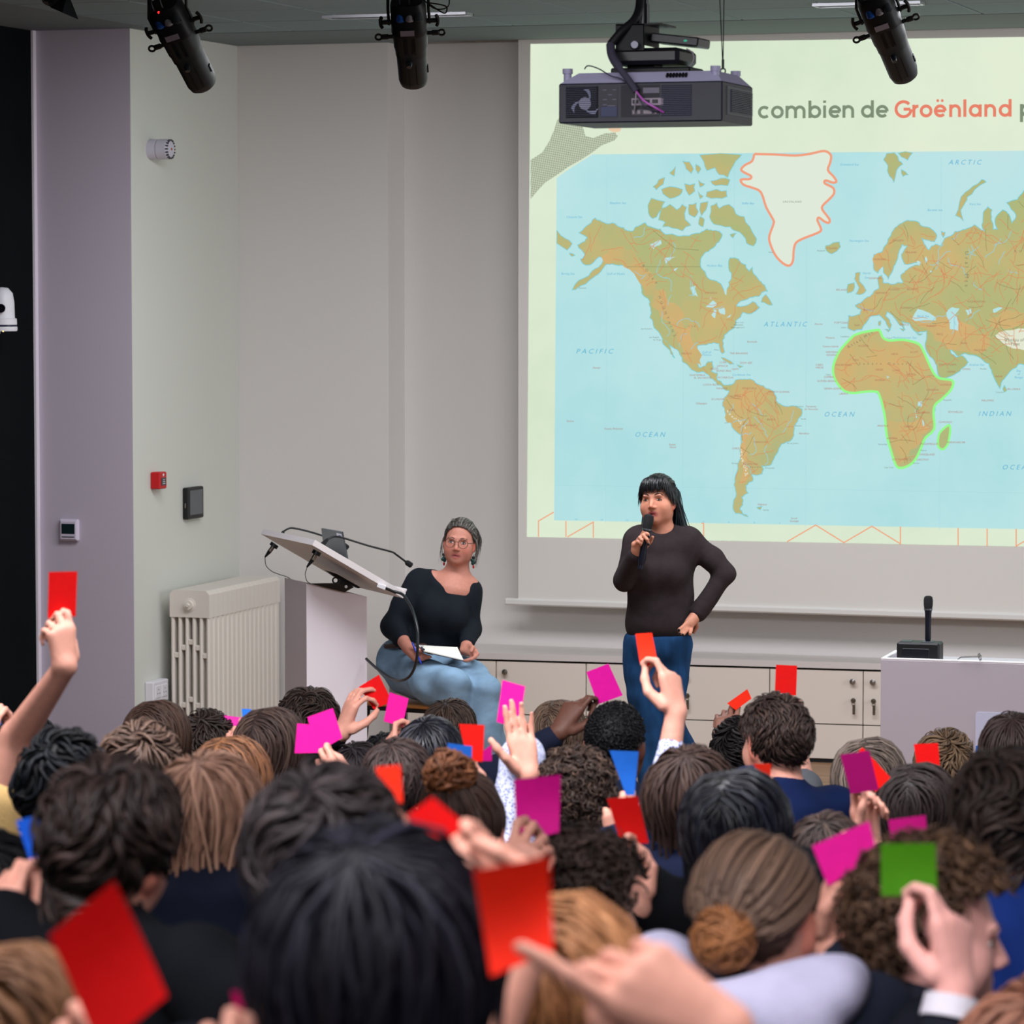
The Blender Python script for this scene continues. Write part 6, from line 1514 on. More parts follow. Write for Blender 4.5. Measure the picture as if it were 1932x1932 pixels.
# hair: fringe, half tied back, long behind the shoulders
g = np.random.default_rng(11)
def lock_set(roots, ends, mids, r, rgb, m=9, seed=0, hi=None, spread=0.004):
    gg = np.random.default_rng(seed); n = len(roots)
    t = np.linspace(0, 1, m)[None, :, None]
    A, B, Cc = [np.array(x, float)[:, None, :] for x in (roots, mids, ends)]
    path = A*(1-t)**2+2*B*t*(1-t)+Cc*t*t + gg.normal(0, spread, (n, 1, 3))*t
    q = (path-SC0)/SR; mm = np.linalg.norm(q, axis=2, keepdims=True); need = 1.0+gg.uniform(0.0, 0.055, (n, 1, 1))*np.sin(t*math.pi*0.9+0.15)
    path = np.where((mm < need) & (path[..., 2:3] > -0.05), SC0+q/mm*need*SR, path)
    c0 = np.array(lin(rgb)[:3]); c1 = np.array(lin(hi)[:3]) if hi else c0*1.8
    mv = gg.uniform(0, 1, (n, 1))**2.2
    return locks(path, r*gg.uniform(0.7, 1.3, n), c0*(1-mv)+c1*mv)
BK = (16, 17, 20)
fr_roots, fr_mid, fr_end = [], [], []
for i in range(190):
    th = g.uniform(-1.35, 1.35); sn, cs = math.sin(th), math.cos(th)
    fr_roots.append((0.045*sn, 0.035*cs+g.uniform(-0.02, 0.02), 0.121-0.018*abs(sn))); fr_mid.append((0.082*sn, 0.012+0.094*cs, 0.100))
    fr_end.append((0.0825*sn, 0.006+0.087*cs, 0.043+g.uniform(-0.014, 0.008)-(0.022 if abs(th) > 0.85 else 0.0)-(0.02 if abs(th) > 1.1 else 0.0)))
sd_r, sd_m, sd_e = [], [], []
for i in range(150):
    s = -1 if i % 2 else 1
    a = g.uniform(0, 1)
    sd_r.append((s*g.uniform(0.05, 0.078), -0.02-0.07*a, 0.075-0.03*a)); sd_m.append((s*(0.088), -0.03-0.075*a, -0.03)); sd_e.append((s*g.uniform(0.05, 0.12), -0.03-0.08*a-g.uniform(0, 0.03), -0.15-g.uniform(0, 0.05)))
top_r, top_m, top_e = [], [], []
for i in range(170):
    th = g.uniform(-1, 1)
    top_r.append((th*0.066, 0.052-0.02*abs(th), 0.108-0.035*abs(th))); top_m.append((th*0.082, -0.03, 0.150-0.045*abs(th))); top_e.append((th*0.045, -0.112+0.01*abs(th), 0.045+g.uniform(-0.03, 0.03)))
bk_r, bk_m, bk_e = [], [], []
for i in range(160):
    th = g.uniform(-1, 1); bk_r.append((th*0.06, -0.095+0.02*abs(th), 0.05)); bk_m.append((th*0.085, -0.118, -0.04)); bk_e.append((th*0.10, -0.10+g.uniform(-0.02, 0.02), -0.16-g.uniform(0, 0.05)))
ws_r, ws_m, ws_e = [], [], []
for i in range(110):
    s = -1 if i % 2 else 1; a = g.uniform(0, 1)
    ws_r.append((s*0.066, 0.045-0.05*a, 0.085)); ws_m.append((s*0.083, 0.042-0.06*a, 0.03)); ws_e.append((s*g.uniform(0.078, 0.088), 0.036-0.075*a, g.uniform(-0.03, 0.015)-0.02*a))
V, Q, Cc = merge([cap(np.array(lin(BK)[:3]), 0.5, 1.0), lock_set(fr_roots, fr_end, fr_mid, 0.0036, BK, seed=1, spread=0.002), lock_set(sd_r, sd_e, sd_m, 0.0045, BK, seed=2, hi=(30, 48, 60)), lock_set(top_r, top_e, top_m, 0.0055, BK, seed=3, hi=(40, 44, 46), spread=0.003),
                  lock_set(bk_r, bk_e, bk_m, 0.005, BK, seed=4, hi=(26, 44, 54)), lock_set(ws_r, ws_e, ws_m, 0.0035, BK, seed=5)])
hair_obj(root, np_mesh('hair', V, Q, Cc), HM, hair_d)
# her microphone
a, bq = P_(1209, 1066, -0.20), P_(1225.5, 968, -0.215)
mc = Thing('microphone', 'black handheld microphone in the standing woman\'s hand', 'microphone', a)
handheld(mc, a, bq-a, (bq-a).length)
mc.part('antenna_cap', MB().lathe(a, -(bq-a), [(0.0125, 0), (0.0125, 0.018), (0.009, 0.020)], 14), mat('mic_body'), smooth=True)

# ------------------------------------------------------------------ the seated woman, her chair and notebook
DS2 = 16.45
def S_p(px, py, dy=0.0): return at(px, py, DS2+dy)
root = presenter_root('person', 'seated woman in round glasses, black top and light blue jeans by the lectern', 830, DS2)
hc = S_p(867.5, 1023.5, 0.0)
HM = frame(hc, yaw_cam-R_(9), R_(3), R_(-5), 0.94)
SK2 = (192, 130, 112)
hp = xform(head_prims(True, 0.0035, 0.95), HM)
neck = [cone(HM @ Vector((0, -0.022, -0.07)), S_p(862, 1086, 0.03), 0.047, 0.050, 0.03), cone(S_p(861, 1084, 0.03), S_p(855, 1112, 0.02), 0.055, 0.085, 0.04), cone(S_p(815, 1092, 0.03), S_p(888, 1104, 0.03), 0.042, 0.040, 0.04), ell(S_p(850, 1118, 0.0), (0.10, 0.07, 0.07), rotz(YAW), 0.04)]
sl, el_, wl_ = S_p(786, 1096, 0.03), S_p(744, 1182, 0.0), S_p(769, 1222, -0.16)
sr, er, wr_ = S_p(887, 1114, 0.03), S_p(887, 1184, 0.02), S_p(879, 1226, -0.16)
arms = limb([sl, el_, wl_], [0.046, 0.040, 0.027], 0.02)+limb([sr, er, wr_], [0.044, 0.038, 0.027], 0.02)
hl = [cone(wl_, S_p(782, 1236, -0.21), 0.024, 0.022, 0.015), cone(S_p(772, 1228, -0.18), S_p(785, 1243, -0.22), 0.020, 0.016, 0.012), cone(S_p(774, 1222, -0.18), S_p(790, 1232, -0.22), 0.019, 0.014, 0.012)]
for pts in ([(790, 1233, -0.22), (799, 1236, -0.25), (807, 1238.5, -0.26), (812, 1239.5, -0.26)], [(787, 1238, -0.22), (795, 1240, -0.25), (804, 1241, -0.255), (809, 1241, -0.25)], [(785, 1242, -0.22), (791, 1244, -0.25), (797, 1244, -0.25), (800, 1244, -0.245)]):
    q = [S_p(*p) for p in pts]; hl += [cone(q[i], q[i+1], fr_, fr_*0.9, 0.003) for i in range(3)]
q = [S_p(776, 1224, -0.20), S_p(787, 1225, -0.24), S_p(795, 1229, -0.255)]; hl += [cone(q[0], q[1], 0.012, 0.0105, 0.005), cone(q[1], q[2], 0.0105, 0.0085, 0.004)]
hl += [cone(wr_, S_p(890, 1226, -0.20), 0.026, 0.022, 0.014), cone(S_p(880, 1228, -0.17), S_p(893, 1235, -0.22), 0.022, 0.018, 0.012)]
for pts in ([(897, 1226, -0.2), (901, 1234, -0.23), (896, 1241, -0.25), (884, 1245, -0.25)], [(894, 1232, -0.22), (896, 1239, -0.25), (890, 1244, -0.255), (880, 1246, -0.25)], [(890, 1238, -0.22), (889, 1244, -0.24), (883, 1247, -0.25), (876, 1247, -0.245)]):
    q = [S_p(*p) for p in pts]; hl += [cone(q[i], q[i+1], fr_, fr_*0.9, 0.003) for i in range(3)]
q = [S_p(886, 1219, -0.19), S_p(892, 1222, -0.235), S_p(889, 1229, -0.25)]; hl += [cone(q[0], q[1], 0.012, 0.011, 0.005), cone(q[1], q[2], 0.011, 0.009, 0.004)]
bod = body_part(root, hp+neck+arms+hl, 0.0041, lambda V: skin_cols(V, SK2, HM, (168, 88, 84), 0.85, True))
eyes_for(root, HM, (52, 60, 74), 1.0, bod); brows_for(root, HM, (92, 66, 54), 0.0, 0.0017)
root.part('teeth', MB().ball(HM @ Vector((0, 0.0800, -0.0645)), (0.0115, 0.0035, 0.0020), HM.to_3x3().normalized(), 12, 6), mat('teeth', (214, 204, 196), 0.3), smooth=True)
top = [cone(S_p(793, 1092, 0.04), S_p(886, 1112, 0.04), 0.055, 0.052, 0.05), ell(S_p(840, 1118, 0.04), (0.142, 0.105, 0.11), rotz(YAW), 0.05), ell(S_p(833, 1150, 0.03), (0.150, 0.125, 0.11), rotz(YAW), 0.06), ell(S_p(826, 1190, 0.05), (0.150, 0.125, 0.12), rotz(YAW), 0.06), ell(S_p(806, 1218, 0.08), (0.165, 0.12, 0.085), rotz(YAW), 0.05),
       ell(S_p(855, 1164, -0.07), (0.066, 0.062, 0.075), rotz(YAW), 0.05), ell(S_p(812, 1156, -0.06), (0.064, 0.058, 0.072), rotz(YAW), 0.05), cone(S_p(862, 1080, 0.04), S_p(858, 1100, 0.04), 0.06, 0.08, 0.03)]
top += limb([S_p(788, 1100, 0.03), S_p(766, 1140, 0.02), el_, wl_.lerp(el_, 0.48)], [0.062, 0.060, 0.054, 0.044], 0.03)+limb([S_p(886, 1116, 0.03), er, wr_.lerp(er, 0.30)], [0.056, 0.048, 0.040], 0.03)
top += [cut(S_p(852, 1072, -0.05), (0.100, 0.17, 0.092), rotz(YAW), 0.012), cut(S_p(867, 1095, -0.06), (0.055, 0.12, 0.046), rotz(YAW), 0.012), cut(S_p(872, 1074, -0.02), (0.070, 0.16, 0.062), rotz(YAW), 0.012)]
top_m = mat('jersey_black', (16, 23, 31), 0.85, spec=0.2, noise=(26, 0.12), bump=(480, 0.3))
garment(root, 'top', top, 0.0065, top_m, 0.0034, 24, 5)
zs_ = S_p(790, 1318, 0.1).z
jn = [ell(S_p(788, 1252, 0.10), (0.20, 0.14, 0.115), rotz(YAW), 0.05), cone(S_p(752, 1235, 0.10), S_p(850, 1235, 0.08), 0.075, 0.075, 0.04)]
jn += limb([S_p(770, 1270, 0.06), S_p(815, 1286, -0.20), S_p(856, 1293, -0.33)], [0.112, 0.100, 0.078], 0.03)
jn += limb([S_p(836, 1262, 0.05), S_p(885, 1283, -0.16), S_p(915, 1303, -0.26)], [0.104, 0.092, 0.074], 0.03)
kneeA, kneeB = S_p(856, 1295, -0.33), S_p(915, 1305, -0.26)
ankA = kneeA+RT*(-0.02)+AWAY*0.14; ankA.z = 0.10; ankB = kneeB+RT*0.0+AWAY*0.02; ankB.z = 0.10
jn += limb([kneeA, kneeA.lerp(ankA, 0.5), ankA], [0.078, 0.088, 0.094], 0.03)+limb([kneeB, kneeB.lerp(ankB, 0.5), ankB], [0.075, 0.086, 0.094], 0.03)
denim_l = mat('denim_light', (128, 158, 184), 0.85, spec=0.2, noise=((9, 9, 16), 0.22), bump=(520, 0.3))
garment(root, 'jeans', jn, 0.008, denim_l, 0.0042, 34, 9)
bl_ = [S_p(728+i*12.5, 1219+0.4*i-(0.9*i if i < 4 else 3.0), [0.02, -0.035, -0.07, -0.085, -0.085, -0.07, -0.05, -0.02][i]) for i in range(8)]
root.part('belt', MB().tube(catmull(bl_, 4), 0.0125, 8), mat('belt_brown', (46, 24, 18), 0.5), smooth=True)
for p in (ankA, ankB):
    a = Vector((p.x, p.y, 0.05)); garment(root, 'shoe', limb([a, a+to_cam*0.10-Z_*0.012, a+to_cam*0.18-Z_*0.016], [0.046, 0.042, 0.033], 0.02), 0.008, shoe_m, 0)
# hair: greying, pulled back, loose strands at the ears
GR = (44, 40, 38); g = np.random.default_rng(21)
r_, m__, e__ = [], [], []
for i in range(640):
    th = g.uniform(-1, 1); r_.append((th*0.074, 0.062+g.uniform(-0.010, 0.004)-0.045*abs(th)**1.5, 0.084+g.uniform(-0.004, 0.006)-0.055*abs(th)**1.6)); m__.append((th*(0.090+g.uniform(-0.004, 0.006)), -0.03, 0.136+g.uniform(-0.006, 0.012)-0.075*abs(th))); e__.append((th*0.03, -0.115, 0.055+g.uniform(-0.02, 0.02)))
for i in range(110):
    s = -1 if i % 2 else 1; a = g.uniform(0, 1)
    r_.append((s*(0.060+0.010*a), 0.050-0.03*a, 0.075-0.06*a)); m__.append((s*0.083, 0.0, 0.045-0.06*a)); e__.append((s*0.066, -0.07, 0.03-0.07*a))
for i in range(90):
    a = g.uniform(0, 1)
    r_.append((-0.055-0.02*a, -0.01-0.03*a, 0.10-0.05*a)); m__.append((-0.108-0.01*g.uniform(0, 1), -0.03, 0.055-0.05*a)); e__.append((-0.074-0.022*g.uniform(0, 1), -0.035, -0.02-0.05*a))
for i in range(70):
    th = g.uniform(-1, 1); r_.append((th*0.05, 0.03+g.uniform(-0.03, 0.02), 0.106)); m__.append((th*0.06, -0.05, 0.146+g.uniform(-0.01, 0.012)-0.02*abs(th))); e__.append((th*0.03, -0.115, 0.06))
l_r, l_m, l_e = [], [], []
for i in range(26):
    s = -1 if i % 3 else 1
    l_r.append((s*0.077, 0.0+g.uniform(-0.02, 0.02), 0.035)); l_m.append((s*g.uniform(0.092, 0.106), 0.0, -0.02)); l_e.append((s*g.uniform(0.078, 0.100), 0.01+g.uniform(-0.01, 0.01), -0.085-g.uniform(0, 0.035)))
kn = unit(g.normal(0, 1, (70, 3))); ke = unit(np.cross(kn, g.normal(0, 1, (70, 3)))); tt = np.linspace(0, 2.2, 9)[None, :, None]; kc = np.array((0.02, -0.12, 0.055))
kp_ = kc+(kn[:, None, :]*np.cos(tt)+ke[:, None, :]*np.sin(tt))*0.038
V, Q, Cc = merge([cap(np.array(lin((70, 66, 64))[:3]), 0.66, 1.0), lock_set(r_, e__, m__, 0.0027, GR, seed=6, hi=(132, 128, 122), spread=0.005), lock_set(l_r, l_e, l_m, 0.0022, (70, 62, 56), seed=7, hi=(120, 116, 108)), locks(kp_, np.full(70, 0.006), np.tile(np.array(lin((66, 64, 62))[:3]), (70, 1)), normals=kp_-kc)])
hair_obj(root, np_mesh('hair', V, Q, Cc), HM, hair_m)
# glasses and earrings
def hm(x, y, z): return HM @ Vector((x, y, z))
gl_m = mat('glasses_rim', (92, 66, 58), 0.3, metal=0.3)
gt = Thing('spectacles', 'round spectacles worn by the seated woman', 'glasses', hm(0, 0.1, 0))
for s in (-1, 1):
    c = hm(s*0.0335, 0.097, -0.002)
    gt.part('rim', MB().torus(c, HM.to_3x3() @ Vector((s*0.12, 1, 0)), 0.0225, 0.0014, 26, 6), gl_m, smooth=True)
    gt.part('temple', MB().tube([hm(s*0.056, 0.092, 0.002), hm(s*0.074, 0.075, 0.004), hm(s*0.084, 0.0, 0.004)], 0.0015, 6), mat('temple_dark', (30, 26, 24), 0.4))
gt.part('bridge', MB().tube(catmull([hm(-0.011, 0.097, 0.003), hm(0, 0.104, 0.006), hm(0.011, 0.097, 0.003)], 4), 0.0014, 6), gl_m)
for s, lab in ((-1, 'green drop earring with a red bead, at the picture right'), (1, 'green drop earring hanging by the lectern side')):
    e0 = hm(s*0.076, 0.005, -0.05)
    et = Thing('earring', lab + ' of the seated woman', 'earring', e0)
    et.part('hook', MB().tube([e0, e0-Z_*0.012], 0.001, 6), chrome)
    et.part('bead', MB().ball(e0-Z_*0.018, 0.008), mat('bead_dark', (14, 24, 28), 0.3), smooth=True)
    for dx, dz, r in ((0.004, -0.032, 0.0105), (-0.004, -0.040, 0.010), (0.003, -0.046, 0.0085)): et.part('bead', MB().ball(e0+RT*dx*s+Z_*dz, r), mat('bead_green', (22, 62, 60), 0.3), smooth=True)
    et.part('drop', MB().ball(e0-Z_*0.062, (0.005, 0.005, 0.009)), mat('bead_red', (176, 22, 44), 0.25), smooth=True)
# notebook and pen
n0, n1, n2, n3 = S_p(789, 1217, -0.20), S_p(863, 1221, -0.14), S_p(874, 1244.5, -0.27), S_p(800, 1227.5, -0.31)
nb = Thing('notebook', 'open notepad with white pages on the seated woman\'s lap', 'notebook', n0)
nn = (n1-n0).cross(n3-n0).normalized(); nn = nn if nn.z > 0 else -nn
nb.part('cover', MB().prism([n0-nn*0.008, n1-nn*0.008, n2-nn*0.008, n3-nn*0.008], nn*0.003), mat('cover_black', (20, 20, 26), 0.5))
nb.part('pages', MB().prism([n0-nn*0.0045, n1-nn*0.0045, n2-nn*0.0045, n3-nn*0.0045], nn*0.0045), mat('paper_white', (236, 236, 226), 0.8))
nb.part('binding', MB().cyl(n3.lerp(n0, 0.05)+nn*0.002, n3.lerp(n0, 0.42)+nn*0.002, 0.006, n=10), mat('binding_grey', (70, 72, 84), 0.4))
for k in range(3): nb.part('writing', MB().prism([n0.lerp(n1, 0.04+0.035*k).lerp(n3, 0.1)+nn*0.0005, n0.lerp(n1, 0.065+0.035*k).lerp(n3, 0.1)+nn*0.0005, n0.lerp(n1, 0.065+0.035*k).lerp(n3, 0.24)+nn*0.0005, n0.lerp(n1, 0.04+0.035*k).lerp(n3, 0.24)+nn*0.0005], nn*0.0003), mat('ink_grey', (110, 112, 130), 0.7))
pa, pz = S_p(777.5, 1212, -0.25), S_p(795, 1253, -0.29)
pn = Thing('pen', 'blue ballpoint pen in the seated woman\'s hand', 'pen', pa)
pn.part('barrel', MB().tube([pa, pa.lerp(pz, 0.06), pa.lerp(pz, 0.9), pz], [0.0032, 0.0045, 0.0045, 0.0015], 10), mat('pen_blue', (28, 62, 190), 0.3), smooth=True)
pn.part('clip', MB().tube([pa.lerp(pz, 0.02)-AWAY*0.006, pa.lerp(pz, 0.28)-AWAY*0.006], 0.0012, 6), mat('pen_blue'))
# chair
cx, cy_ = S_p(790, 1318, 0.08), None
ch = Thing('chair', 'wooden chair with a black metal frame under the seated woman', 'chair', (cx.x, cx.y, 0))
wood = mat('chair_beech', (176, 118, 62), 0.45, noise=((6, 40, 6), 0.2))
zs = cx.z
RC = rotz(YAW-0.5)
cc0 = Vector((cx.x, cx.y, 0))
ch.part('seat', MB().box(cc0+Z_*(zs-0.012), (0.43, 0.42, 0.018), RC, 0.006), wood)
ch.part('seat_frame', MB().box(cc0+Z_*(zs-0.033), (0.39, 0.38, 0.02), RC), darkmetal)
for sx in (-1, 1):
    for sy in (-1, 1):
        a = cc0+RC @ Vector((sx*0.18, sy*0.17, zs-0.03)); bq = cc0+RC @ Vector((sx*0.21, sy*0.21, 0.0))
        ch.part('leg', MB().tube([a, bq], 0.012, 10), darkmetal)
bs = [S_p(858+i*8, 1236+i*4.6+(4-abs(i-2))*-1.0, 0.34+0.02*i) for i in range(4)]
bp_ = [cc0+RC @ Vector((0.21*math.cos(a), 0.02+0.23*math.sin(a), 0)) for a in np.linspace(0.35, 2.8, 9)]
zz0 = S_p(880, 1262, 0.3).z
ch.part('backrest', MB().prism([Vector((p.x, p.y, zz0-0.02)) for p in bp_]+[Vector((p.x, p.y, zz0-0.02))+(cc0-Vector((p.x, p.y, 0))).normalized()*-0.014 for p in reversed(bp_)], Z_*0.075), wood)
for i in (2, 6): ch.part('back_post', MB().tube([Vector((bp_[i].x, bp_[i].y, zs-0.03)), Vector((bp_[i].x, bp_[i].y, zz0+0.0))], 0.011, 8), darkmetal)

# ------------------------------------------------------------------ the audience
RED, ORANGE, PINK, MAG, BLUE, GREEN = (226, 8, 10), (255, 48, 22), (224, 22, 142), (186, 4, 118), (36, 110, 214), (58, 116, 6)
def card_mat(rgb):
    m = mat('card_%d_%d_%d' % rgb, rgb, 0.7, spec=0.15, noise=(60, 0.04)); return m
def card(label, corners, d, rgb, bulge=0.0, dz=0.0):
    """corners clockwise from the upper left as seen by the camera; a stiff paper card, gently bent"""
    cx, cy = sum(c[0] for c in corners)/4, sum(c[1] for c in corners)/4
    near = [(math.hypot(g[0]-cx, g[1]-cy)+60*abs(d0-d), dl) for g, d0, dl in HELD if abs(d0-d) < 0.4]
    if near and min(near)[0] < 110*6/d+20: d += min(near)[1]
    q = [at(x, y, d+(dz if i in (0, 1) else 0)) for i, (x, y) in enumerate(corners)]
    nx, ny = 5, 6
    nrm = (q[1]-q[0]).cross(q[3]-q[0]).normalized()
    if nrm.dot(AWAY) < 0: nrm = -nrm
    b = MB(); 
    for side in (0, 1):
        for j in range(ny):
            for i in range(nx):
                u, v = i/(nx-1), j/(ny-1)
                p = q[0].lerp(q[1], u).lerp(q[3].lerp(q[2], u), v)
                p = p+nrm*(bulge*math.sin(v*math.pi)*(0.6+0.4*u)+0.0007*side); b.v.append(p)
    K = nx*ny
    for side in (0, 1):
        for j in range(ny-1):
            for i in range(nx-1):
                a = side*K+j*nx+i; f = (a, a+1, a+nx+1, a+nx); b.f.append(f if not side else f[::-1])
    rim = [i for i in range(nx)]+[j*nx+nx-1 for j in range(1, ny)]+[(ny-1)*nx+i for i in range(nx-2, -1, -1)]+[j*nx for j in range(ny-2, 0, -1)]
    for i in range(len(rim)): a, c = rim[i], rim[(i+1) % len(rim)]; b.f.append((a, c, c+K, a+K))
    ctr = sum(q, Vector())/4
    o = link('voting_card', b.mesh('voting_card', ctr, smooth=True), card_mat(rgb), None, ctr)
    o['label'] = label; o['category'] = 'card'; o['group'] = 'coloured cards held up by the audience'
    return o
SKIN = (212, 150, 130); DARK = (92, 58, 46)
T_HEAD = {}
def head_template(sk):
    if sk not in T_HEAD:
        pr = head_prims(False)+[cone((0, -0.022, -0.07), (0, -0.045, -0.17), 0.053, 0.058, 0.03), cone((0, -0.045, -0.16), (0, -0.05, -0.22), 0.062, 0.09, 0.03), cone((-0.11, -0.05, -0.23), (0.11, -0.05, -0.23), 0.05, 0.05, 0.05)]
        V, Q = sdf_mesh(pr, 0.0085)
        T_HEAD[sk] = np_mesh('body', V, Q, skin_cols(V, sk, Matrix.Identity(4)))
    return T_HEAD[sk]
T_TOP = {}
def top_template():
    if not T_TOP:
        pr = inflate(torso_prims(), 0.010)
        for s in (-1, 1): pr += limb([(s*0.165, -0.01, 0.515), (s*0.235, 0.03, 0.27), (s*0.13, 0.27, 0.19)], [0.064, 0.052, 0.042], 0.03)
        V, Q = sdf_mesh(pr, 0.014); T_TOP['top'] = np_mesh('top', V, Q)
        V, Q = sdf_mesh(inflate(leg_prims(), 0.006), 0.02); T_TOP['trousers'] = np_mesh('trousers', V, Q)
        V, Q = sdf_mesh(shoe_prims(), 0.016); T_TOP['shoes'] = np_mesh('shoes', V, Q)
    return T_TOP
WARN = []
# small seat shifts along the view that keep neighbouring bodies from touching
SHIFT = [0.22, -0.03, 0.07, -0.32, 0.69, -0.26, 0.24, -0.15, 0, 0.02, 0, 0, -0.01, -0.05, -0.02, -0.02, -0.19, -0.52, 0.23, 0.23, -0.02, 0, 0, -0.08, 0, -0.02, 0, -0.02, 0, 0.01, -0.15, 0.05, 0.12, -0.23, 0.01, 0.01, -0.03, -0.04, -0.01]
COUNT = [0]; HELD = []
def person(label, px, top, d, hair, yaw=0.0, pitch=0.0, roll=0.0, sk=SKIN, cl=(13, 14, 18), arms=(), hs=1.0, hat=0.018, w=1.0, hair_mat=None, fine=False, tm=None, lean=0.04, hand_h=0.0053, jeans=(30, 36, 52)):
    dl = SHIFT[COUNT[0]]; COUNT[0] += 1; d += dl
    for A in arms: HELD.append((A['g'], A['d'], dl)); A['d'] += dl
    tp = at(px, top, d)
    R3 = rotz(R_(yaw))
    hc = tp-Z_*((0.117+hat)*hs)
    M = frame(hc, R_(yaw), R_(pitch), R_(roll), hs)
    pel = hc-R3 @ Vector((0, lean, 0))
    row = min(ROWS, key=lambda y: abs(y-pel.y))
    z = ramp(row); seat = z+0.45
    k = (hc.z-seat)/0.735
    if not 0.72 < k < 1.3: WARN.append((label, round(k, 2)))
    t = Thing('person', label, 'person', (pel.x, pel.y, z), 'audience seen from behind')
    S0 = Vector((pel.x, pel.y, seat))
    TT = top_template(); Bm = Matrix.Translation(S0-t.loc) @ R3.to_4x4()
    cm = tm or cloth(cl)
    def inst(nm, me, m, M_): o = link(nm, me, m, t.o); o.matrix_local = M_; return o
    inst('trousers', TT['trousers'], cloth(jeans), Bm); inst('shoes', TT['shoes'], mat('shoe_black'), Bm)
    off = hc-(S0+Vector((0, 0, 0.735*k)))       # trunk leans so that the neck meets the head
    sh = R3.inverted() @ off
    def tl(p): return S0+R3 @ Vector((p[0]*w+sh.x*min(1, p[2]/0.6), p[1]+(sh.y-lean*0.6)*min(1, p[2]/0.6), p[2]*k))
    if not arms:
        inst('body', head_template(sk), skin_m, Matrix.Translation(-t.loc) @ M)
        shear = Matrix.Identity(4); shear[0][2] = sh.x/0.6; shear[1][2] = (sh.y-lean*0.6)/0.6
        inst('top', TT['top'], cm, Bm @ shear @ Matrix.Diagonal((w, 1, k, 1)))
    else:
        hp = xform(head_prims(fine), M)
        nk = M @ Vector((0, -0.022, -0.07)); nb = tl((0, -0.02, 0.535))
        hp += [cone(nk, nb, 0.053, 0.060, 0.03), cone(nb, tl((0, -0.02, 0.50)), 0.064, 0.09, 0.03), cone(tl((-0.12, -0.02, 0.50)), tl((0.12, -0.02, 0.50)), 0.046, 0.046, 0.05)]
        V, Q = sdf_mesh(hp, 0.0045 if fine else 0.0085); parts = [(V, Q, skin_cols(V, sk, M))]
        Mt = (Matrix.Translation(S0) @ R3.to_4x4())
        tor = [q for q in inflate(torso_prims(k, w), 0.010)]
        def shp(p): return np.array(tl((p[0]/w, p[1], p[2]/k)))
        tor = [(q[0], shp(q[1]), shp(q[2]), *q[3:]) if q[0] == 'c' else (q[0], shp(q[1]), q[2], np.array(R3), q[4]) for q in tor]
        used = set()
        for A in arms:
            sd = A['side']; s = 1 if sd == 'R' else -1; used.add(s)
            G = at(A['g'][0], A['g'][1], A['d'])
            S = tl((s*0.175, 0.0, 0.53))+Z_*0.02
            ua = R_(A.get('u', 90)); u = (RT*math.cos(ua)+Z_*math.sin(ua)+AWAY*A.get('tilt', 0.15)).normalized()
            na = R_(A.get('n', 0)); n0 = (AWAY*math.cos(na)+RT*math.sin(na)); n = (n0-u*n0.dot(u)).normalized()
            tv = u.cross(n)
            if (tv.dot(AWAY) > 0) if A.get('tcam') else A.get('thumb', 1)*tv.dot(RT) < 0: tv = -tv
            ga = A.get('ga') or GRIP_AT[A.get('pose', 'pinch')]; hsc = A.get('hs', 1.0)
            wr = G-(u*ga[0]+n*ga[1]+tv*ga[2])*hsc
            reach = (wr-S).length
            if reach > 0.62: WARN.append((label, 'reach', round(reach, 2)))
            pole = R3 @ Vector((s*0.9, 0.1, -0.6)) if 'pole' not in A else RT*A['pole'][0]+Z_*A['pole'][1]+AWAY*A['pole'][2]
            E = ik(S, wr, 0.28, 0.255, pole)
            hd, _, _ = hand_prims(wr, u, n, tv, A.get('pose', 'pinch'), hsc)
            hd += limb([S, E, wr], [0.050, 0.039, 0.0255], 0.012)
            hh = hand_h*(1.0 if d < 7 else 1.15)
            V, Q = sdf_mesh(hd, hh); parts.append((V, Q, skin_cols(V, sk)))
            sl = A.get('sleeve', 'long')
            if sl == 'long': tor += limb([S, E, wr.lerp(E, A.get('cuff', 0.12))], [0.066, 0.052, 0.036], 0.03)
            elif sl == 'short': tor += limb([S, S.lerp(E, 0.45)], [0.070, 0.066], 0.03)
            if A.get('cuffcol'):
                t.part('cuff', MB().cyl(wr.lerp(E, 0.04), wr.lerp(E, 0.16), 0.037, 0.040, 18), cloth(A['cuffcol']), smooth=True)
        for s in (-1, 1):
            if s not in used: 
                q = [tl((s*0.165, -0.01, 0.515)), tl((s*0.235, 0.03, 0.27)), tl((s*0.13, 0.27, 0.19))]; tor += limb(q, [0.064, 0.052, 0.042], 0.03)
        V, Q, Cc = merge(parts); link('body', np_mesh('body', V-np.array(t.loc), Q, Cc), skin_m, t.o)
        garment(t, 'top', tor, 0.012, cm, 0.002, 34, sum(map(ord, label)) % 97)
    kw = dict(hair)
    hm_ = hair_mat or hair_m
    hair_obj(t, make_hair(**kw), M, hm_)
    t.M, t.S0, t.k, t.tl = M, S0, k, tl
    return t
BLK, DKB, BRN, MBR, LBR = (22, 20, 24), (42, 30, 27), (66, 48, 40), (92, 70, 56), (150, 104, 70)
def H(kind, rgb, seed, **k): return dict(kind=kind, rgb=rgb, seed=seed, **k)
def arm(side, g, d, **k): return dict(side=side, g=g, d=d, **k)

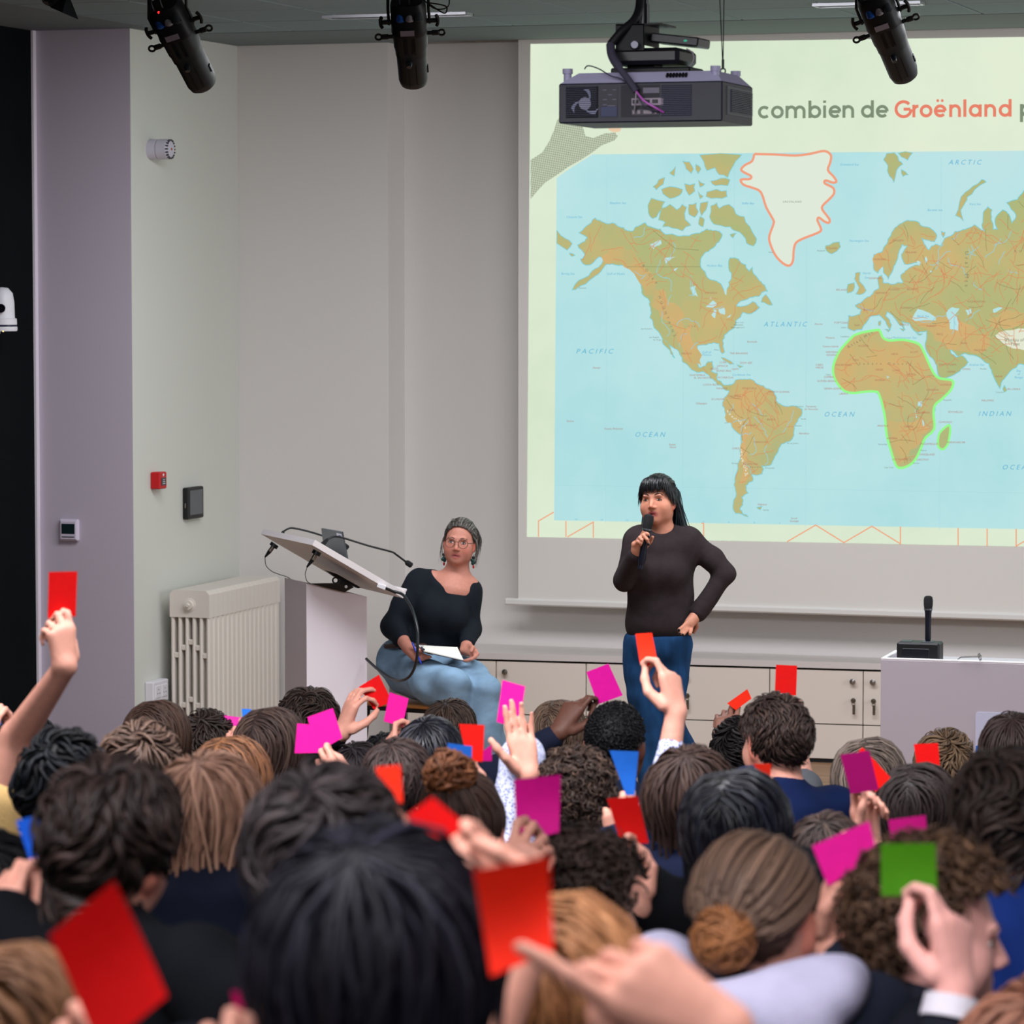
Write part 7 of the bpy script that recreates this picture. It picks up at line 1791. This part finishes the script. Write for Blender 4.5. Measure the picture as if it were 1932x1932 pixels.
# ---- front rows (farthest from the camera)
person('student with tousled dark curls in front of the lectern', 585, 1289, 11.0, H('tousled', DKB, 1, n=620, L=0.075, r=0.0045, hi=(96, 76, 64)), yaw=-6, hat=0.03)
person('student with a straight brown bob below the radiator', 299, 1314, 10.1, H('long', BRN, 2, n=620, L=0.16, r=0.0048, part=True, hi=(84, 58, 46)), yaw=-4)
person('student with tousled brown hair left of the pink card by the radiator', 394, 1339, 10.6, H('tousled', (58, 46, 40), 3, n=480, L=0.06, r=0.0045), arms=[arm('R', (437, 1384), 10.6, pose='pinch', thumb=-1, u=70)])
person('student with a sleek dark parted bob beside two pink cards', 512, 1327, 9.9, H('long', (52, 38, 34), 4, n=620, L=0.20, r=0.0045, part=True, hi=(96, 74, 64)), yaw=-2, arms=[arm('L', (467, 1362), 10.2, pose='pinch', u=95)])
person('student with short brown hair right below the seated woman\'s jeans', 850, 1313, 10.7, H('short', (60, 46, 40), 5, n=620, L=0.10, r=0.0046, hi=(112, 88, 74)), yaw=4)
person('student with smooth black hair left of the small red and blue cards', 812, 1346, 9.7, H('long', BLK, 6, n=620, L=0.14, r=0.0048, hi=(48, 50, 66)), hair_mat=hair_d, arms=[arm('L', (767, 1366), 10.4, pose='pinch', u=100, n=60)])
person('student with black hair whose fingers ring a red card by the lectern', 727, 1378, 10.5, H('short', BLK, 7, n=420, L=0.08, r=0.005), hs=0.92, arms=[arm('L', (713, 1337), 10.2, pose='ok', u=72, n=62, thumb=1, tilt=0.0)])
person('student with straight light brown hair in front of the cabinets', 1054, 1314, 11.1, H('short', (92, 72, 60), 8, n=700, L=0.115, r=0.0046, hi=(150, 122, 100), part=True), yaw=6)
person('student with cropped black hair and dark skin raising a magenta card', 1163, 1323, 9.9, H('afro', (14, 13, 15), 9, n=900, L=0.010, r=0.0036, hi=(24, 23, 26)), sk=DARK, cl=(24, 28, 44), hat=0.012, arms=[arm('L', (1122, 1326), 10.1, pose='pinch', u=60, n=40, thumb=1)], yaw=3)
person('student with swept-back dark hair and a navy blazer turning to the left', 1462, 1300, 9.3, H('tousled', (40, 30, 28), 10, n=900, L=0.052, r=0.0046, hi=(86, 66, 56), front=0.30, nape=-0.55), yaw=52, roll=-3, cl=(16, 28, 62), w=1.1, hat=0.028)
person('student partly hidden behind the boy in the navy blazer', 1398, 1352, 10.8, H('tousled', (30, 24, 24), 11, n=420, L=0.06, r=0.005), sk=(150, 104, 88), arms=[arm('L', (1388, 1338), 10.9, pose='pinch', u=80, pole=(0, -0.5, 1))])
person('student with long greying brown hair behind the two overlapping cards', 1637, 1385, 9.9, H('long', (92, 78, 70), 12, n=640, L=0.26, r=0.0045, part=True, hi=(176, 158, 144)), yaw=16, cl=(96, 98, 104), arms=[arm('L', (1490, 1310), 10.6, pose='pinch', u=118, n=40, sleeve='long', cuff=0.80, pole=(0.3, -1, 0.2))])
person('student with short blond brown hair behind the red card by the desk', 1784, 1376, 10.8, H('tousled', (104, 80, 60), 13, n=700, L=0.075, r=0.0045, hi=(176, 144, 112)), yaw=10)
person('student with dark brown hair in front of the sign on the desk', 1912, 1337, 9.6, H('long', (56, 42, 38), 14, n=520, L=0.14, r=0.0048), yaw=8)
# ---- middle rows
person('student with black hair at the left edge behind the raised bare arm', 42, 1337, 9.2, H('long', BLK, 15, n=420, L=0.16, r=0.0055), arms=[arm('L', (3, 1364), 9.0, pose='grip', u=80, n=30)])
person('student with fluffy black hair under the raised bare arm', 120, 1368, 7.2, H('tousled', (18, 18, 22), 16, n=420, L=0.08, r=0.0065, hi=(40, 44, 54)), hat=0.03)
person('student with a messy brown bun below the sleek bobbed head', 268, 1362, 8.6, H('tousled', (82, 62, 52), 17, n=520, L=0.085, r=0.005, hi=(140, 112, 96)), yaw=6)
person('student with blond hair and a dark crown in front of the radiator', 436, 1381, 9.5, H('long', (150, 100, 66), 18, n=520, L=0.24, r=0.005, part=True, hi=(46, 34, 32)), yaw=2)
person('student with dark hair just right of the overlapping pink cards', 676, 1395, 9.9, H('short', (34, 28, 30), 19, n=420, L=0.08, r=0.0055), hs=0.9, arms=[arm('L', (619, 1414), 8.7, pose='pinch', u=120)])
person('student with smooth dark brown hair left of the curly auburn updo', 753, 1386, 8.4, H('short', (52, 40, 38), 20, n=560, L=0.10, r=0.0052, hi=(92, 74, 68)))
person('student with a curly auburn updo over straight brown hair', 880, 1452, 7.3, H('updo', (62, 42, 34), 21, n=460, L=0.20, r=0.006, extra=(112, 66, 38)), yaw=-2, hat=0.012, arms=[arm('L', (892, 1438), 8.0, pose='pinch', u=100)])
person('student with dark curly hair and a blue floral shirt raising both arms', 1090, 1402, 8.5, H('curly', (46, 35, 31), 22, n=560, L=0.040, r=0.0048, hi=(104, 80, 66)), hat=0.045, w=0.98, tm=floral(),
       arms=[arm('R', (1217, 1254), 8.75, pose='pinch', u=100, n=-50, thumb=-1, cuff=0.34, pole=(0.15, -0.3, 1), hs=1.05), arm('L', (964, 1352), 8.45, pose='open', u=100, n=160, thumb=-1, cuff=0.36, hs=0.98, pole=(-0.1, -0.3, 1))])
person('student with long brown hair behind the sleek black-haired head', 1302, 1401, 7.8, H('long', (64, 47, 42), 23, n=460, L=0.30, r=0.006, hi=(100, 76, 66)), yaw=2, cl=(24, 30, 52), arms=[arm('L', (1188, 1502), 7.9, pose='pinch', u=90)])
person('student with sleek black hair right of the brown-haired one', 1386, 1441, 6.9, H('long', (20, 20, 26), 24, n=460, L=0.30, r=0.006, hi=(52, 54, 70), part=True), yaw=6, hair_mat=hair_d, arms=[arm('R', (1447, 1474), 7.5, pose='pinch', u=95), arm('L', (1192, 1586), 6.9, pose='pinch', u=115, n=30, thumb=1)])
person('student with dark straight hair in front of the red card by the desk', 1732, 1431, 8.4, H('long', (46, 36, 34), 25, n=460, L=0.20, r=0.0055, part=True), yaw=4, arms=[arm('L', (1752, 1446), 8.9, pose='pinch', u=90)])
person('student with brown hair behind the slanted pink card at the right', 1562, 1526, 7.4, H('short', (58, 45, 41), 26, n=460, L=0.10, r=0.006, hi=(104, 84, 74)), yaw=2, arms=[arm('R', (1632, 1498), 7.64, pose='pinch', u=98, n=150, thumb=-1, hs=0.95)])
person('student with short dark hair and a blue top at the right edge', 1896, 1396, 6.0, H('tousled', (42, 33, 31), 27, n=460, L=0.08, r=0.0065, hi=(92, 74, 66)), yaw=6, cl=(28, 52, 120), hat=0.03, arms=[arm('L', (1712, 1590), 6.3, pose='pinch', u=95)])
# ---- nearer rows, out of focus
person('student with straight blond hair and a dark jacket', 392, 1411, 6.8, H('long', (160, 116, 94), 28, n=460, L=0.30, r=0.0065, hi=(220, 172, 146)), yaw=-4, roll=2, cl=(22, 26, 40), arms=[])
person('student with dark curly hair and glasses below the large magenta card', 1108, 1556, 6.1, H('curly', (50, 38, 35), 29, n=420, L=0.045, r=0.006, hi=(100, 78, 68)), hat=0.042, yaw=-24, arms=[arm('L', (1000, 1560), 6.0, pose='pinch', u=80, n=30, thumb=-1)])
person('student with short dark brown hair and a pink ear at the left', 208, 1408, 4.9, H('tousled', (32, 24, 23), 30, n=560, L=0.075, r=0.0075, hi=(74, 56, 50)), yaw=-8, roll=12, hat=0.03, arms=[arm('L', (66, 1640), 5.2, pose='pinch', u=80, n=20)])
person('student with a light brown bun and a pale grey hood', 1436, 1573, 5.2, H('bun', (96, 74, 62), 31, n=560, r=0.0075, hi=(138, 108, 90), extra=(160, 104, 64)), yaw=-2, hat=0.014, cl=(30, 34, 46), arms=[arm('R', (1598, 1655), 5.5, pose='point', u=74, n=150, thumb=-1)])
af = person('boy in profile facing right with curly brown hair and a green card', 1768, 1592, 5.0, H('curly', (66, 46, 35), 32, n=560, L=0.040, r=0.0055, hi=(120, 88, 64), front=0.5), yaw=-70, pitch=-4, hat=0.020, cl=(24, 26, 34), fine=True, sk=(218, 158, 148), arms=[arm('R', (1718, 1690), 4.70, pose='pinch', u=92, n=-40, thumb=-1, cuffcol=(206, 200, 208), pole=(-0.2, -1, -0.3), hs=1.02)])
person('student with big dark tousled hair in the middle of the crowd', 612, 1420, 4.35, H('tousled', (32, 27, 29), 33, n=600, L=0.08, r=0.0075, hi=(80, 68, 68)), yaw=-4, hat=0.034, arms=[arm('L', (738, 1512), 4.78, pose='pinch', u=95)])
person('student with long auburn hair right of the big orange card', 1045, 1668, 4.3, H('long', (140, 88, 52), 34, n=360, L=0.34, r=0.010, hi=(190, 134, 90), part=True, vol=0.05), yaw=2, hat=0.024, arms=[arm('L', (882, 1578), 4.05, pose='pinch', u=131, n=185, thumb=1, sleeve='short', pole=(-0.5, -1, 0.3))])
person('student with long black hair filling the middle of the foreground', 706, 1547, 3.3, H('long', (20, 19, 27), 35, n=560, L=0.42, r=0.009, hi=(48, 46, 62), vol=0.08), yaw=2, hat=0.026, cl=(18, 20, 28), arms=[arm('R', (996, 1796), 3.12, pose='point', ga=(0.172, 0.0, 0.030), hs=1.12, u=146, n=-35, tcam=1, tilt=0.0, sleeve='short', pole=(1, -0.6, 0)), arm('L', (470, 1925), 3.3, pose='pinch', u=80)])
person('student with long brown blond hair in the lower left corner', 8, 1764, 3.8, H('long', (100, 66, 42), 36, n=440, L=0.30, r=0.009, hi=(150, 102, 66), part=True), yaw=4, arms=[arm('R', (182, 1905), 3.3, pose='pinch', u=95, n=150, thumb=1, hs=0.9)])
person('student with black hair at the left edge above the lower corner', -22, 1560, 5.8, H('long', (18, 17, 20), 37, n=320, L=0.30, r=0.009))
person('student with reddish hair in the lower right corner', 1968, 1838, 4.3, H('long', (120, 72, 54), 38, n=300, L=0.30, r=0.010, hi=(176, 122, 98)), cl=(96, 26, 34))
person('student out of frame at the left whose bare arm lifts a red card', -150, 1420, 7.9, H('short', BRN, 39, n=260, L=0.09, r=0.008), cl=(214, 178, 118), arms=[arm('R', (112, 1163), 7.75, pose='pinch', u=97, n=-35, thumb=1, sleeve='short', pole=(-0.4, -0.4, 0.5), hs=0.92)])
# pale hood lying over the shoulders of the student with the bun
for o in [q for q in COL.objects if q.get('label', '').startswith('student with a light brown bun')]:
    M = at(1436, 1573, 5.2+SHIFT[30]); hc = M-Z_*0.131
    class _R: pass
    rt_ = _R(); rt_.loc = Vector(o.location); rt_.o = o
    b0 = hc+Vector((0, -0.05, -0.095)); 
    pr = []
    ring = [b0+Vector((math.cos(a)*0.122, math.sin(a)*0.095-0.0, 0.012-0.03*math.sin(a))) for a in np.linspace(-0.35, math.pi+0.35, 9)]
    ringb = [b0+Vector((math.cos(a)*0.132, -abs(math.sin(a))*0.110-0.01, 0.03-0.035*abs(math.sin(a)))) for a in np.linspace(0, math.pi, 9)]
    pr += limb(ringb, [0.036]*9, 0.035)+[ell(b0+Vector((0, -0.10, -0.075)), (0.165, 0.058, 0.075), k=0.04), ell(b0+Vector((0.015, -0.125, -0.135)), (0.15, 0.055, 0.07), k=0.02), ell(b0+Vector((0.0, -0.04, -0.08)), (0.17, 0.08, 0.055), k=0.04)]
    pr += limb(ring, [0.028]*9, 0.03)
    garment(rt_, 'hood', pr, 0.008, cloth((176, 172, 196)), 0.008, 24, 4, label='pale lilac grey hood')
# face details of the boy in profile
eyes_for(af, af.M, (60, 58, 62), 0.9, [c for c in af.o.children if c.name.startswith('body')][0]); brows_for(af, af.M, (96, 70, 56), 0.0, 0.002)
if WARN: print('WARN', WARN)

# ---- the cards
card('red card held high by a bare arm at the far left', [(92, 1079), (146, 1078), (143, 1163), (90, 1167)], 7.75, RED)
card('large blurred red card in the lower left foreground', [(92, 1765), (215, 1662), (316, 1880), (188, 1985)], 3.25, RED, 0.01)
card('blue card beside the dark-haired boy\'s head at the left edge', [(30, 1549), (76, 1536), (84, 1632), (64, 1646)], 5.2, (20, 84, 196), 0.004)
card('small blue card half out of the left edge of the picture', [(-30, 1352), (2, 1355), (3, 1368), (-30, 1374)], 9.0, BLUE)
card('pink card low in front of the radiator', [(420, 1349), (458, 1354), (447, 1384), (412, 1380)], 10.6, (240, 60, 176))
card('tiny blue card corner beside the sleek dark bob', [(456, 1337), (474, 1338), (472, 1372), (460, 1372)], 10.2, BLUE)
card('pink card standing left in the overlapping pink pair', [(561, 1365), (586, 1367), (612, 1420), (556, 1421)], 8.75, PINK)
card('pink card tilted on the right in the overlapping pink pair', [(580, 1353), (628, 1336), (646, 1392), (598, 1420)], 8.9, PINK)
card('red card tilted in front of the lectern foot', [(677, 1296), (715, 1273), (740, 1324), (705, 1338)], 10.2, (212, 8, 12))
card('pink card beside the tilted red one under the chair', [(735, 1306), (771, 1318), (759, 1371), (724, 1361)], 10.4, PINK)
card('red card held upright above the small blue card', [(866, 1366), (914, 1368), (911, 1437), (883, 1437)], 7.9, (250, 26, 16))
card('small blue card lying across the red one in the middle', [(844, 1402), (891, 1408), (890, 1440), (846, 1436)], 7.7, BLUE)
card('small pink card peeking out beside the upright red card', [(911, 1417), (928, 1404), (928, 1436), (911, 1436)], 8.1, MAG)
card('bright pink card on raised fingertips under the seated woman', [(948, 1283), (991, 1295), (979, 1375), (937, 1362)], 8.5, PINK)
card('magenta card held high in front of the cabinets', [(1106, 1268), (1148, 1252), (1175, 1312), (1128, 1329)], 10.1, (200, 8, 136))
card('orange card held up in front of the standing woman\'s jeans', [(1199, 1196), (1230, 1194), (1242, 1257), (1208, 1255)], 8.75, ORANGE, 0.006)
card('red card held upright above the boy in the navy blazer', [(1464, 1254), (1504, 1256), (1502, 1312), (1462, 1306)], 10.5, (226, 16, 12))
card('orange card edge behind the swept-back dark hair', [(1372, 1327), (1410, 1300), (1418, 1318), (1388, 1340)], 10.85, ORANGE)
card('small orange card corner at the navy blazer\'s collar', [(1422, 1441), (1455, 1441), (1454, 1476), (1436, 1480)], 7.4, ORANGE)
card('magenta card in front of another red one at the right', [(1585, 1424), (1640, 1416), (1658, 1490), (1605, 1498)], 7.6, (168, 4, 104))
card('red card peeking out behind the magenta one', [(1600, 1440), (1627, 1410), (1680, 1467), (1652, 1494)], 8.0, (250, 22, 14))
card('red card before the blond brown head by the desk', [(1724, 1404), (1770, 1402), (1774, 1452), (1732, 1458)], 8.8, (208, 6, 6))
card('blue card held upright beside the dark curly hair', [(1150, 1416), (1205, 1418), (1197, 1500), (1181, 1500)], 7.8, BLUE, 0.003)
card('large magenta card with curled lower edge in the centre', [(970, 1471), (1058, 1462), (1055, 1572), (975, 1582)], 6.05, (206, 14, 130), 0.012)
card('red card held low in front of the curly-haired boy', [(1145, 1507), (1203, 1502), (1224, 1591), (1172, 1592)], 6.9, (240, 18, 14), 0.004)
card('red card gripped by the pale hand in the foreground', [(766, 1540), (816, 1504), (905, 1578), (868, 1622)], 4.1, (222, 10, 12))
card('big orange red card curled at the bottom in the foreground', [(893, 1642), (1037, 1614), (1044, 1795), (926, 1842)], 3.2, (255, 44, 20), 0.02)
card('orange card leaning behind the big dark head', [(708, 1448), (755, 1443), (760, 1515), (732, 1512)], 4.7, ORANGE)
card('slanted pink card above the pale hood', [(1532, 1596), (1640, 1549), (1656, 1612), (1562, 1672)], 5.5, PINK)
card('small pink card above the green card', [(1676, 1547), (1746, 1538), (1752, 1592), (1682, 1596)], 6.2, (226, 24, 140))
card('green card held up beside the boy in profile', [(1662, 1592), (1765, 1591), (1769, 1690), (1663, 1690)], 4.70, GREEN, 0.004)
card('dark pink card at the bottom edge beside the long black hair', [(437, 1871), (501, 1864), (503, 1945), (450, 1948)], 3.3, (196, 4, 104))
